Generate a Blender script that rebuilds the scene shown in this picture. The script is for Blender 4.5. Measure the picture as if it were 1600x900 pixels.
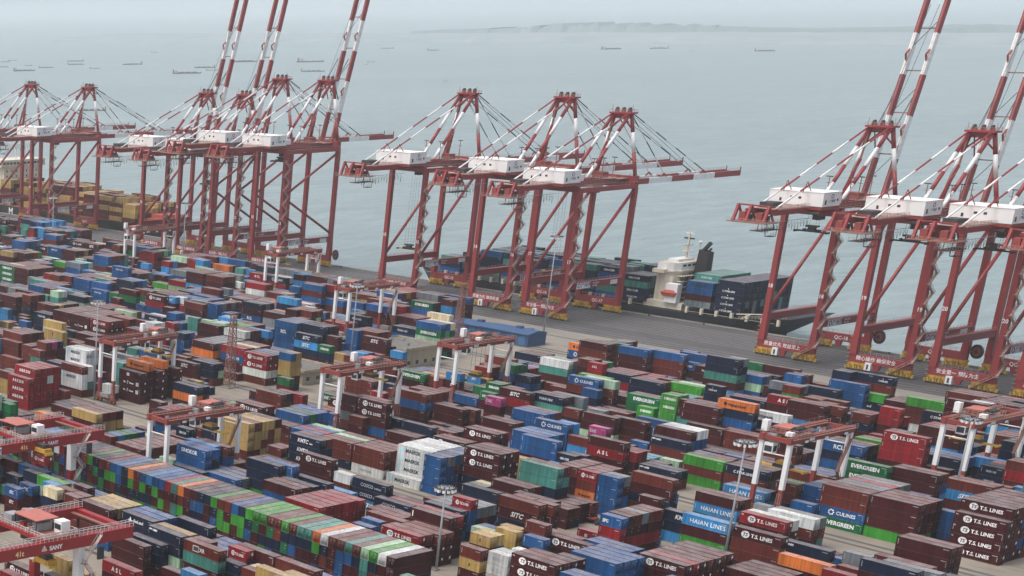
import bpy, math, random
import numpy as np
from mathutils import Matrix, Vector
random.seed(5)
for o in list(bpy.data.objects): bpy.data.objects.remove(o)
SC = bpy.context.scene
COL = SC.collection
# ---------------------------------------------------------------- camera, sky, sun, exposure
CAM = (0.0, 0.0, 126.95)
cam_d = bpy.data.cameras.new('camera'); cam = bpy.data.objects.new('camera', cam_d); COL.objects.link(cam)
RIGHT = Vector((0.49134296, 0.87087157, -0.01283779)); DOWN = Vector((0.30644561, -0.1866553, -0.93340821)); FWD = Vector((-0.81527491, 0.45468947, -0.35858653))
M = Matrix.Identity(4)
for i in range(3):
    M[i][0] = RIGHT[i]; M[i][1] = -DOWN[i]; M[i][2] = -FWD[i]; M[i][3] = CAM[i]
cam.matrix_world = M
cam_d.sensor_width = 36.0; cam_d.lens = 36.0*2618.694/1600.0
cam_d.shift_x = (800.0+250.372)/1600.0          # the photograph is a crop from the upper right of a wider frame
cam_d.shift_y = (1027.814-450.0)/1600.0
cam_d.clip_start = 1.0; cam_d.clip_end = 500000.0
SC.camera = cam
SUN_EL, SUN_AZ = 64.0, 205.0                     # high sun behind thick haze, from the camera's left
w = bpy.data.worlds.new('World'); SC.world = w; w.use_nodes = True
nt = w.node_tree; nt.nodes.clear()
wo = nt.nodes.new('ShaderNodeOutputWorld'); bg = nt.nodes.new('ShaderNodeBackground'); sky = nt.nodes.new('ShaderNodeTexSky')
sky.sky_type = 'NISHITA'; sky.sun_disc = False; sky.sun_elevation = math.radians(SUN_EL); sky.sun_rotation = math.radians(SUN_AZ)
sky.altitude = 0; sky.air_density = 1.0; sky.dust_density = 5.0; sky.ozone_density = 1.0
bg.inputs[1].default_value = 0.09
hsv = nt.nodes.new('ShaderNodeHueSaturation'); hsv.inputs['Saturation'].default_value = 0.6      # cloud veil greys the blue
nt.links.new(sky.outputs[0], hsv.inputs['Color']); nt.links.new(hsv.outputs[0], bg.inputs[0]); nt.links.new(bg.outputs[0], wo.inputs[0])
sd = bpy.data.lights.new('sun', 'SUN'); sun = bpy.data.objects.new('sun', sd); COL.objects.link(sun)
sd.energy = 0.6; sd.angle = math.radians(18.0); sd.color = (1.0, 0.96, 0.9)
az = math.radians(SUN_AZ); el = math.radians(SUN_EL)
sdir = Vector((math.sin(az)*math.cos(el), math.cos(az)*math.cos(el), math.sin(el)))
sun.rotation_euler = sdir.to_track_quat('Z', 'Y').to_euler()
SC.view_settings.view_transform = 'Standard'; SC.view_settings.look = 'None'; SC.view_settings.exposure = 1.24; SC.view_settings.gamma = 1.0
SC.view_settings.use_curve_mapping = False
SC.cycles.volume_bounces = 1; SC.cycles.max_bounces = 6; SC.cycles.diffuse_bounces = 2; SC.cycles.glossy_bounces = 2
HAZE_DENSITY = 0.000082; HAZE_COLOR = (0.86, 0.93, 0.95)

# ---------------------------------------------------------------- materials
MATS = {}
def nodes_of(name):
    m = bpy.data.materials.new(name); m.use_nodes = True
    return m, m.node_tree.nodes, m.node_tree.links, m.node_tree.nodes['Principled BSDF']
def paint(name, col, rough=0.5, var=0.18, scale=0.6, metal=0.0, streak=True, dirt=(0.10, 0.075, 0.055)):
    """Painted or bare surface with weather streaks, dust and slow tonal drift."""
    if name in MATS: return MATS[name]
    m, N, L, P = nodes_of(name)
    tc = N.new('ShaderNodeTexCoord'); mp = N.new('ShaderNodeMapping'); L.new(tc.outputs['Object'], mp.inputs[0])
    mp.inputs['Scale'].default_value = (1, 1, 0.18 if streak else 1)
    nz = N.new('ShaderNodeTexNoise'); nz.inputs['Scale'].default_value = scale; nz.inputs['Detail'].default_value = 6; L.new(mp.outputs[0], nz.inputs['Vector'])
    rp = N.new('ShaderNodeValToRGB'); rp.color_ramp.elements[0].position = 0.42; rp.color_ramp.elements[1].position = 0.78
    rp.color_ramp.elements[0].color = (0, 0, 0, 1); rp.color_ramp.elements[1].color = (var*2.2,)*3 + (1,)
    L.new(nz.outputs[0], rp.inputs[0])
    mx = N.new('ShaderNodeMixRGB'); mx.inputs[1].default_value = (*col, 1); mx.inputs[2].default_value = (*dirt, 1); L.new(rp.outputs[0], mx.inputs[0])
    L.new(mx.outputs[0], P.inputs['Base Color']); P.inputs['Roughness'].default_value = rough; P.inputs['Metallic'].default_value = metal
    MATS[name] = m; return m
RED = paint('red_crane_paint', (0.29, 0.028, 0.030), 0.5, 0.14)
DRED = paint('orange_red_gantry_paint', (0.27, 0.038, 0.028), 0.55, 0.2)
SRED = paint('signal_red_paint', (0.30, 0.010, 0.014), 0.45, 0.1)
WHITE = paint('white_paint', (0.80, 0.80, 0.79), 0.5, 0.14, 0.5, dirt=(0.45, 0.40, 0.34))
HOUSEW = paint('house_white_cladding', (0.80, 0.79, 0.77), 0.6, 0.10, 0.4, dirt=(0.5, 0.45, 0.4))
RAILP = paint('pale_pink_railing_paint', (0.46, 0.29, 0.245), 0.6, 0.2)
YEL = paint('yellow_bogie_paint', (0.58, 0.31, 0.03), 0.6, 0.25, 1.2)
YELS = paint('yellow_spreader_paint', (0.62, 0.40, 0.04), 0.5, 0.25, 1.0)
DARK = paint('dark_machinery', (0.028, 0.027, 0.03), 0.6, 0.2)
GREYM = paint('grey_steel', (0.30, 0.31, 0.32), 0.5, 0.2)
CABLE = paint('stay_grey_paint', (0.07, 0.075, 0.09), 0.5, 0.1)
PINKT = paint('faded_red_roof', (0.46, 0.14, 0.105), 0.6, 0.15)
GLASS = paint('dark_window_glass', (0.03, 0.04, 0.05), 0.12, 0.0)
RMGR = paint('dusty_white_railing', (0.60, 0.50, 0.47), 0.6, 0.2)
LETW = paint('white_lettering', (0.80, 0.80, 0.80), 0.5, 0.10, 0.8, dirt=(0.4, 0.35, 0.32))
LETB = paint('blue_lettering', (0.05, 0.09, 0.22), 0.5, 0.05)
LETK = paint('black_lettering', (0.02, 0.022, 0.03), 0.5, 0.05)
LETC = paint('cream_lettering', (0.80, 0.62, 0.30), 0.5, 0.05)
LATT = paint('weathered_lattice_paint', (0.27, 0.115, 0.085), 0.6, 0.25)
GALV = paint('galvanised_mast', (0.34, 0.36, 0.38), 0.45, 0.15)
RUBBER = paint('black_rubber', (0.02, 0.02, 0.022), 0.8, 0.2)
HULLK = paint('black_hull_paint', (0.006, 0.007, 0.010), 0.6, 0.2, 0.25, dirt=(0.07, 0.05, 0.045))
HULLN = paint('navy_hull_paint', (0.007, 0.009, 0.016), 0.6, 0.15, 0.25, dirt=(0.07, 0.055, 0.05))
CREAMP = paint('cream_ship_paint', (0.66, 0.61, 0.50), 0.55, 0.22, 0.5, dirt=(0.36, 0.22, 0.12))
DECKP = paint('ship_deck_paint', (0.18, 0.08, 0.06), 0.7, 0.3)
ORANGE = paint('lifeboat_orange', (0.42, 0.07, 0.045), 0.5, 0.1)
STONE = paint('tan_render_wall', (0.40, 0.34, 0.24), 0.85, 0.3, 0.5, dirt=(0.18, 0.15, 0.11))
ROOFG = paint('grey_flat_roof', (0.16, 0.155, 0.14), 0.9, 0.35, 0.4, streak=False)
BLUER = paint('blue_shed_cladding', (0.03, 0.085, 0.20), 0.6, 0.2)
BLUET = paint('pale_blue_shed_roof', (0.05, 0.14, 0.28), 0.6, 0.2)
TANB = paint('tan_ship_container', (0.46, 0.32, 0.13), 0.5, 0.2)
SHIPH = paint('grey_far_hull', (0.10, 0.12, 0.13), 0.6, 0.2)
SHIPR = paint('oxide_far_hull', (0.15, 0.13, 0.13), 0.6, 0.2)
FOAM = paint('foam_white', (0.6, 0.62, 0.62), 0.7, 0.1)

def ground_mat(name, c1, c2, c3, sc, bump=0.0, rough=0.9, lines=None):
    m, N, L, P = nodes_of(name)
    tc = N.new('ShaderNodeTexCoord')
    n1 = N.new('ShaderNodeTexNoise'); n1.inputs['Scale'].default_value = sc; n1.inputs['Detail'].default_value = 8; L.new(tc.outputs['Object'], n1.inputs['Vector'])
    n2 = N.new('ShaderNodeTexNoise'); n2.inputs['Scale'].default_value = sc*9; n2.inputs['Detail'].default_value = 5
    mp = N.new('ShaderNodeMapping'); mp.inputs['Scale'].default_value = (0.22, 1.6, 1); L.new(tc.outputs['Object'], mp.inputs[0]); L.new(mp.outputs[0], n2.inputs['Vector'])
    r1 = N.new('ShaderNodeValToRGB'); r1.color_ramp.elements[0].position = .35; r1.color_ramp.elements[1].position = .68
    r1.color_ramp.elements[0].color = (*c1, 1); r1.color_ramp.elements[1].color = (*c2, 1); L.new(n1.outputs[0], r1.inputs[0])
    r2 = N.new('ShaderNodeValToRGB'); r2.color_ramp.elements[0].position = .5; r2.color_ramp.elements[1].position = .75
    r2.color_ramp.elements[0].color = (0, 0, 0, 1); r2.color_ramp.elements[1].color = (.75, .75, .75, 1); L.new(n2.outputs[0], r2.inputs[0])
    mx = N.new('ShaderNodeMixRGB'); L.new(r2.outputs[0], mx.inputs[0]); L.new(r1.outputs[0], mx.inputs[1]); mx.inputs[2].default_value = (*c3, 1)
    L.new(mx.outputs[0], P.inputs['Base Color']); P.inputs['Roughness'].default_value = rough
    MATS[name] = m; return m
YARD = ground_mat('yard_concrete', (0.205, 0.178, 0.143), (0.275, 0.24, 0.195), (0.115, 0.10, 0.085), 0.05)
APRON = ground_mat('quay_apron_asphalt', (0.068, 0.066, 0.068), (0.092, 0.089, 0.09), (0.045, 0.045, 0.045), 0.06)
ROADM = ground_mat('apron_road_concrete', (0.205, 0.19, 0.165), (0.255, 0.235, 0.205), (0.135, 0.125, 0.11), 0.05)
LINEW = paint('worn_lane_paint', (0.42, 0.41, 0.38), 0.8, 0.3, 0.5, streak=False)
LINED = paint('dark_rail_groove', (0.05, 0.05, 0.05), 0.8, 0.2)
QWALL = paint('quay_wall_concrete', (0.26, 0.25, 0.23), 0.9, 0.3, 0.3)
SHOREM = ground_mat('far_shore_hazed', (0.20, 0.245, 0.255), (0.26, 0.30, 0.31), (0.31, 0.34, 0.345), 0.004)  # land tone paled toward grey-blue, distance haze put into the colour
HILLM = ground_mat('far_hill_hazed', (0.13, 0.175, 0.18), (0.18, 0.225, 0.23), (0.16, 0.20, 0.205), 0.003)  # hill tone greyed toward blue, haze painted in

# sea: deep grey-green, wind ripples of several sizes
SEA, N, L, P = nodes_of('sea_water')
tc = N.new('ShaderNodeTexCoord')
def ripple(scale, sx, rot):
    mp = N.new('ShaderNodeMapping'); mp.inputs['Rotation'].default_value = (0, 0, rot); mp.inputs['Scale'].default_value = (1, sx, 1); L.new(tc.outputs['Object'], mp.inputs[0])
    n = N.new('ShaderNodeTexNoise'); n.inputs['Scale'].default_value = scale; n.inputs['Detail'].default_value = 4; L.new(mp.outputs[0], n.inputs['Vector']); return n
n1 = ripple(0.16, 0.45, 0.7); n2 = ripple(0.035, 0.5, 0.5); n3 = ripple(0.0022, 0.35, 0.9)
ad = N.new('ShaderNodeMath'); ad.operation = 'ADD'; L.new(n1.outputs[0], ad.inputs[0]); L.new(n2.outputs[0], ad.inputs[1])
bp = N.new('ShaderNodeBump'); bp.inputs['Strength'].default_value = 0.8; bp.inputs['Distance'].default_value = 2.2; L.new(ad.outputs[0], bp.inputs['Height']); L.new(bp.outputs[0], P.inputs['Normal'])
rp = N.new('ShaderNodeValToRGB'); rp.color_ramp.elements[0].position = .38; rp.color_ramp.elements[1].position = .66
rp.color_ramp.elements[0].color = (0.205, 0.262, 0.260, 1); rp.color_ramp.elements[1].color = (0.235, 0.295, 0.290, 1); L.new(n3.outputs[0], rp.inputs[0])
n5 = ripple(0.085, 0.30, 0.95); r5 = N.new('ShaderNodeMapRange'); r5.inputs[1].default_value = .3; r5.inputs[2].default_value = .7; r5.inputs[3].default_value = .84; r5.inputs[4].default_value = 1.13; L.new(n5.outputs[0], r5.inputs[0])
hv = N.new('ShaderNodeHueSaturation'); L.new(rp.outputs[0], hv.inputs['Color']); L.new(r5.outputs[0], hv.inputs['Value'])
L.new(hv.outputs[0], P.inputs['Base Color']); P.inputs['Roughness'].default_value = 0.28; P.inputs['IOR'].default_value = 1.33

# shipping container paint: colour held per face corner, fade and grime, corrugated relief along the length
BOXM, N, L, P = nodes_of('container_paint')
at = N.new('ShaderNodeAttribute'); at.attribute_name = 'paint'
uv = N.new('ShaderNodeUVMap'); uv.uv_map = 'metres'
geo = N.new('ShaderNodeNewGeometry')
tc = N.new('ShaderNodeTexCoord')
mp = N.new('ShaderNodeMapping'); mp.inputs['Scale'].default_value = (1.1, 1.1, 0.16); L.new(geo.outputs['Position'], mp.inputs[0])
nz = N.new('ShaderNodeTexNoise'); nz.inputs['Scale'].default_value = 1.0; nz.inputs['Detail'].default_value = 7; nz.inputs['Roughness'].default_value = .7; L.new(mp.outputs[0], nz.inputs['Vector'])
r1 = N.new('ShaderNodeValToRGB'); r1.color_ramp.elements[0].position = .47; r1.color_ramp.elements[1].position = .76
r1.color_ramp.elements[0].color = (0, 0, 0, 1); r1.color_ramp.elements[1].color = (.42, .42, .42, 1); L.new(nz.outputs[0], r1.inputs[0])
mx = N.new('ShaderNodeMixRGB'); L.new(r1.outputs[0], mx.inputs[0]); L.new(at.outputs['Color'], mx.inputs[1]); mx.inputs[2].default_value = (0.045, 0.030, 0.024, 1)
nb = N.new('ShaderNodeTexNoise'); nb.inputs['Scale'].default_value = 0.09; nb.inputs['Detail'].default_value = 2; L.new(geo.outputs['Position'], nb.inputs['Vector'])
hs = N.new('ShaderNodeHueSaturation'); L.new(mx.outputs[0], hs.inputs['Color']); hs.inputs['Saturation'].default_value = .97
mr = N.new('ShaderNodeMapRange'); mr.inputs[1].default_value = .3; mr.inputs[2].default_value = .7; mr.inputs[3].default_value = .74; mr.inputs[4].default_value = 1.25; L.new(nb.outputs[0], mr.inputs[0]); L.new(mr.outputs[0], hs.inputs['Value'])
# upward faces paled: dust, with sky reflection painted into the same tone
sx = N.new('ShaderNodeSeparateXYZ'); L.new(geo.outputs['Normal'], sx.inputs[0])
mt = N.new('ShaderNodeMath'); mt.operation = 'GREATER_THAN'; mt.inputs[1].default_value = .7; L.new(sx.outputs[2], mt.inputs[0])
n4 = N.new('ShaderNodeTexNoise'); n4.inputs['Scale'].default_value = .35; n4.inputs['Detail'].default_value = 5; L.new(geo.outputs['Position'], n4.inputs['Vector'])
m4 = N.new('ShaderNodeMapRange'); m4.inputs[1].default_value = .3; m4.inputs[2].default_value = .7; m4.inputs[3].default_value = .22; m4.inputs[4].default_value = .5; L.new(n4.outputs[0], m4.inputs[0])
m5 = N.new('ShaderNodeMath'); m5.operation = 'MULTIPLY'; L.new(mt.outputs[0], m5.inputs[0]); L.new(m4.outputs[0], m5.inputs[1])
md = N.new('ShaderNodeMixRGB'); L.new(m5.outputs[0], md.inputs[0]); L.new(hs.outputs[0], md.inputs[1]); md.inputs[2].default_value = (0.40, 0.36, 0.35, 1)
n6 = N.new('ShaderNodeTexNoise'); n6.inputs['Scale'].default_value = 1.0; n6.inputs['Detail'].default_value = 3; mp6 = N.new('ShaderNodeMapping'); mp6.inputs['Scale'].default_value = (1.6, 1.6, .05); L.new(geo.outputs['Position'], mp6.inputs[0]); L.new(mp6.outputs[0], n6.inputs['Vector'])
m6 = N.new('ShaderNodeMapRange'); m6.inputs[1].default_value = .32; m6.inputs[2].default_value = .68; m6.inputs[3].default_value = .78; m6.inputs[4].default_value = 1.24; L.new(n6.outputs[0], m6.inputs[0])
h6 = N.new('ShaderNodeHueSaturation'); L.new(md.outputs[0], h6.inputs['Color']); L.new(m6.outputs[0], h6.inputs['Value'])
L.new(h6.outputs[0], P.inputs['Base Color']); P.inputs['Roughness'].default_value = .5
wv = N.new('ShaderNodeTexWave'); wv.wave_type = 'BANDS'; wv.bands_direction = 'X'; wv.inputs['Scale'].default_value = 0.55; L.new(uv.outputs[0], wv.inputs['Vector'])
bp = N.new('ShaderNodeBump'); bp.inputs['Strength'].default_value = .35; bp.inputs['Distance'].default_value = .04; L.new(wv.outputs['Fac'], bp.inputs['Height']); L.new(bp.outputs[0], P.inputs['Normal'])
P.inputs['Specular IOR Level'].default_value = .12

# ---------------------------------------------------------------- mesh builder
class MB:
    def __init__(s): s.v = []; s.f = []; s.mi = []; s.mats = []; s.sm = []
    def m(s, mat):
        if mat not in s.mats: s.mats.append(mat)
        return s.mats.index(mat)
    def hexa(s, p, mat):
        b = len(s.v); s.v += [tuple(q) for q in p]; k = s.m(mat)
        for f in ((0,3,2,1),(4,5,6,7),(0,1,5,4),(1,2,6,5),(2,3,7,6),(3,0,4,7)): s.f.append(tuple(b+i for i in f)); s.mi.append(k); s.sm.append(False)
        return s
    def box(s, x0, x1, y0, y1, z0, z1, mat):
        return s.hexa([(x0,y0,z0),(x1,y0,z0),(x1,y1,z0),(x0,y1,z0),(x0,y0,z1),(x1,y0,z1),(x1,y1,z1),(x0,y1,z1)], mat)
    def beam(s, p, q, w, h, mat, up=(0,0,1), w2=None, h2=None):
        p = Vector(p); q = Vector(q); d = (q-p).normalized(); u = Vector(up)
        if abs(d.dot(u)) > .98: u = Vector((0,1,0))
        r = d.cross(u).normalized(); n = r.cross(d)
        w2 = w if w2 is None else w2; h2 = h if h2 is None else h2
        P4 = []
        for c, a, b in ((p,w,h),(q,w2,h2)):
            P4.append([c-r*a/2-n*b/2, c+r*a/2-n*b/2, c+r*a/2+n*b/2, c-r*a/2+n*b/2])
        return s.hexa(P4[0]+P4[1], mat)
    def tube(s, p, q, r, mat, n=6, r2=None):
        p = Vector(p); q = Vector(q); d = (q-p).normalized(); u = Vector((0,0,1)) if abs(d.z) < .95 else Vector((1,0,0))
        a = d.cross(u).normalized(); c = a.cross(d); r2 = r if r2 is None else r2
        b = len(s.v); k = s.m(mat)
        for i in range(n):
            t = 2*math.pi*i/n; o = a*math.cos(t)+c*math.sin(t)
            s.v.append(tuple(p+o*r)); s.v.append(tuple(q+o*r2))
        for i in range(n):
            j = (i+1) % n
            s.f.append((b+2*i, b+2*j, b+2*j+1, b+2*i+1)); s.mi.append(k); s.sm.append(n > 5)
        s.f.append(tuple(b+2*i for i in range(n))[::-1]); s.f.append(tuple(b+2*i+1 for i in range(n))); s.mi += [k, k]; s.sm += [False, False]
        return s
    def banded(s, p, q, r, bands, n=6, box=None):
        p = Vector(p); q = Vector(q); t0 = 0.
        for t1, mat in bands:
            a = p.lerp(q, t0); b = p.lerp(q, t1)
            if box: s.beam(a, b, box[0], box[1], mat)
            else: s.tube(a, b, r, mat, n)
            t0 = t1
        return s
    def rail(s, p, q, h=1.1, step=2.0, mat=None, t=.09):
        p = Vector(p); q = Vector(q); L = (q-p).length; n = max(1, int(L/step)); up = Vector((0,0,h))
        for i in range(n+1):
            a = p.lerp(q, i/n); s.beam(a, a+up, t, t, mat)
        s.beam(p+up, q+up, t, t, mat); s.beam(p+up*.55, q+up*.55, t*.7, t*.7, mat)
        return s
    def stair(s, p, q, w, mat, side=(1,0,0)):
        p = Vector(p); q = Vector(q); o = Vector(side)*w/2
        s.beam(p, q, w, .18, mat)
        for e in (-1, 1):
            s.beam(p+o*e+Vector((0,0,1.05)), q+o*e+Vector((0,0,1.05)), .09, .09, mat)
            for t in (0, .33, .66, 1): a = p.lerp(q, t)+o*e; s.beam(a, a+Vector((0,0,1.05)), .08, .08, mat)
        return s
    def poly(s, pts, mat, smooth=False):
        b = len(s.v); s.v += [tuple(p) for p in pts]; s.f.append(tuple(range(b, b+len(pts)))); s.mi.append(s.m(mat)); s.sm.append(smooth); return s
    def disc(s, c, ax, r, th, mat, n=14):
        a = Vector(ax).normalized()*th/2; return s.tube(Vector(c)-a, Vector(c)+a, r, mat, n)
    def mesh(s, name):
        me = bpy.data.meshes.new(name); me.from_pydata(s.v, [], s.f)
        for m in s.mats: me.materials.append(m)
        me.polygons.foreach_set('material_index', s.mi); me.polygons.foreach_set('use_smooth', s.sm); me.update(); return me
    def build(s, name, parent=None, loc=None, rz=0.0):
        return link(name, s.mesh(name), parent, loc, rz)
def link(name, me, parent=None, loc=None, rz=0.0):
    o = bpy.data.objects.new(name, me); COL.objects.link(o)
    if parent: o.parent = parent
    if loc: o.location = loc
    if rz: o.rotation_euler.z = rz
    return o
def tag(o, label=None, cat=None, group=None, kind=None):
    if label: o['label'] = label
    if cat: o['category'] = cat
    if group: o['group'] = group
    if kind: o['kind'] = kind
    return o
def empty(name, loc, label=None, cat=None, group=None, rz=0.0):
    o = bpy.data.objects.new(name, None); COL.objects.link(o); o.location = loc; o.rotation_euler.z = rz; o.empty_display_size = 1
    return tag(o, label, cat, group)
_text = {}
def text_mesh(txt, size=1.0, bold=0.0, shear=0.0, mat=None, spacing=1.0):
    """Raised flat lettering in the xz plane facing -y, starting at the origin."""
    k = (txt, size, bold, shear, mat.name if mat else '', spacing)
    if k in _text: return _text[k]
    c = bpy.data.curves.new('lettering', 'FONT'); c.body = txt; c.size = size; c.offset = bold; c.extrude = .012; c.shear = shear; c.resolution_u = 2; c.space_character = spacing
    o = bpy.data.objects.new('lettering', c); COL.objects.link(o)
    dg = bpy.context.evaluated_depsgraph_get(); me = bpy.data.meshes.new_from_object(o.evaluated_get(dg))
    bpy.data.objects.remove(o)
    me.transform(Matrix.Rotation(math.pi/2, 4, 'X'))
    me.materials.clear(); me.materials.append(mat or LETW); me.name = 'lettering'
    _text[k] = me; return me
def text_w(me): 
    xs = [v.co.x for v in me.vertices]; return (max(xs) - min(xs)) if xs else 0
_cache = {}
def cached(key, fn):
    if key not in _cache: _cache[key] = fn()
    return _cache[key]

# ---------------------------------------------------------------- sea, land and quay
YL, YW, EDGE, SEAZ = 624.6, 659.8, 665.5, -5.0
sea = MB().poly([(-250000,-120000,SEAZ),(120000,-120000,SEAZ),(120000,250000,SEAZ),(-250000,250000,SEAZ)], SEA).build('sea'); tag(sea, 'calm grey-green sea under haze', kind='structure')
b = MB(); b.box(-2600, 700, -500, EDGE, -9, 0.0, YARD)
tag(b.build('yard_ground'), 'pale concrete container yard', kind='structure')
b = MB(); b.box(-2600, 700, EDGE, EDGE+1.2, -9, .35, QWALL)
for i in range(150):
    x = -1100+i*7.0; b.box(x, x+1.1, EDGE+1.2, EDGE+2.0, -4.4, -.6, RUBBER)
tag(b.build('quay_wall'), 'concrete quay wall with black fenders', kind='structure')
tag(MB().box(-2600, 700, 606.0, EDGE-.004, .002, .012, APRON).build('quay_apron'), 'dark asphalt quay apron', kind='structure')
tag(MB().box(-2600, 700, 578.0, 605.9, .002, .010, ROADM).build('apron_road'), 'pale road along the quay', kind='structure')
b = MB()
for k in range(9):
    y = 629+k*3.25
    b.box(-1100, 120, y, y+.22, .014, .020, LINEW)
for y in (YL, YW): 
    for e in (-.55, .35): b.box(-1100, 120, y+e, y+e+.22, .014, .022, LINED)
for y in (608.5, 612.5, 616.5, 588.0): b.box(-1100, 120, y, y+.2, .014, .020, LINEW)
for k in range(17): y = 607.4+k*3.3; b.box(-1100, 120, y, y+.35, .013, .017, LINED)
for i in range(90):
    x = -1050+i*12.5; b.box(x, x+5.5, 597.0, 597.25, .014, .020, LINEW)
tag(b.build('lane_markings'), 'worn lane lines and crane rail grooves along the quay', kind='structure')
b = MB()
for f in (255.0,305.0,334.5,364.0,393.4,422.8,452.2,481.6,511.0,540.4,569.8):
    for off, ww in ((-4.2,1.4),(21.6,1.4)):
        b.box(-1000, 0, f+off, f+off+ww, .004, .012, APRON)
tag(b.build('gantry_runways'), 'darker wheel runways between the container blocks', kind='structure')
# far shore and hills behind the haze
def land(name, pts, h0, mat, label, seed, depth, hv):
    rnd = random.Random(seed); bb = MB(); fr = []; bk = []; n = 90
    for i in range(n+1):
        t = i/n; p = Vector(pts[0]).lerp(Vector(pts[1]), t)
        hh = h0 + hv*(.5+.5*math.sin(t*9+seed))*(.4+.6*rnd.random())*math.sin(math.pi*t)**.5
        fr.append((p.x+rnd.uniform(-25,25), p.y+rnd.uniform(-25,25), hh))
    dx = Vector((-.55, .83, 0))*depth
    for i in range(n):
        a, c = fr[i], fr[i+1]
        A0 = (a[0],a[1],-7); C0 = (c[0],c[1],-7); A1 = (a[0]+dx.x*.12,a[1]+dx.y*.12,a[2]); C1 = (c[0]+dx.x*.12,c[1]+dx.y*.12,c[2])
        A2 = (a[0]+dx.x,a[1]+dx.y,a[2]*.9-2); C2 = (c[0]+dx.x,c[1]+dx.y,c[2]*.9-2)
        bb.poly([A0,C0,C1,A1], mat, True); bb.poly([A1,C1,C2,A2], mat, True)
    return tag(bb.build(name), label, kind='structure')
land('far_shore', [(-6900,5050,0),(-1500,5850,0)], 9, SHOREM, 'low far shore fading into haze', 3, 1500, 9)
land('far_hills', [(-5900,6300,0),(-3300,7000,0)], 16, HILLM, 'low wooded hills on the far shore', 5, 1200, 40)
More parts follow.
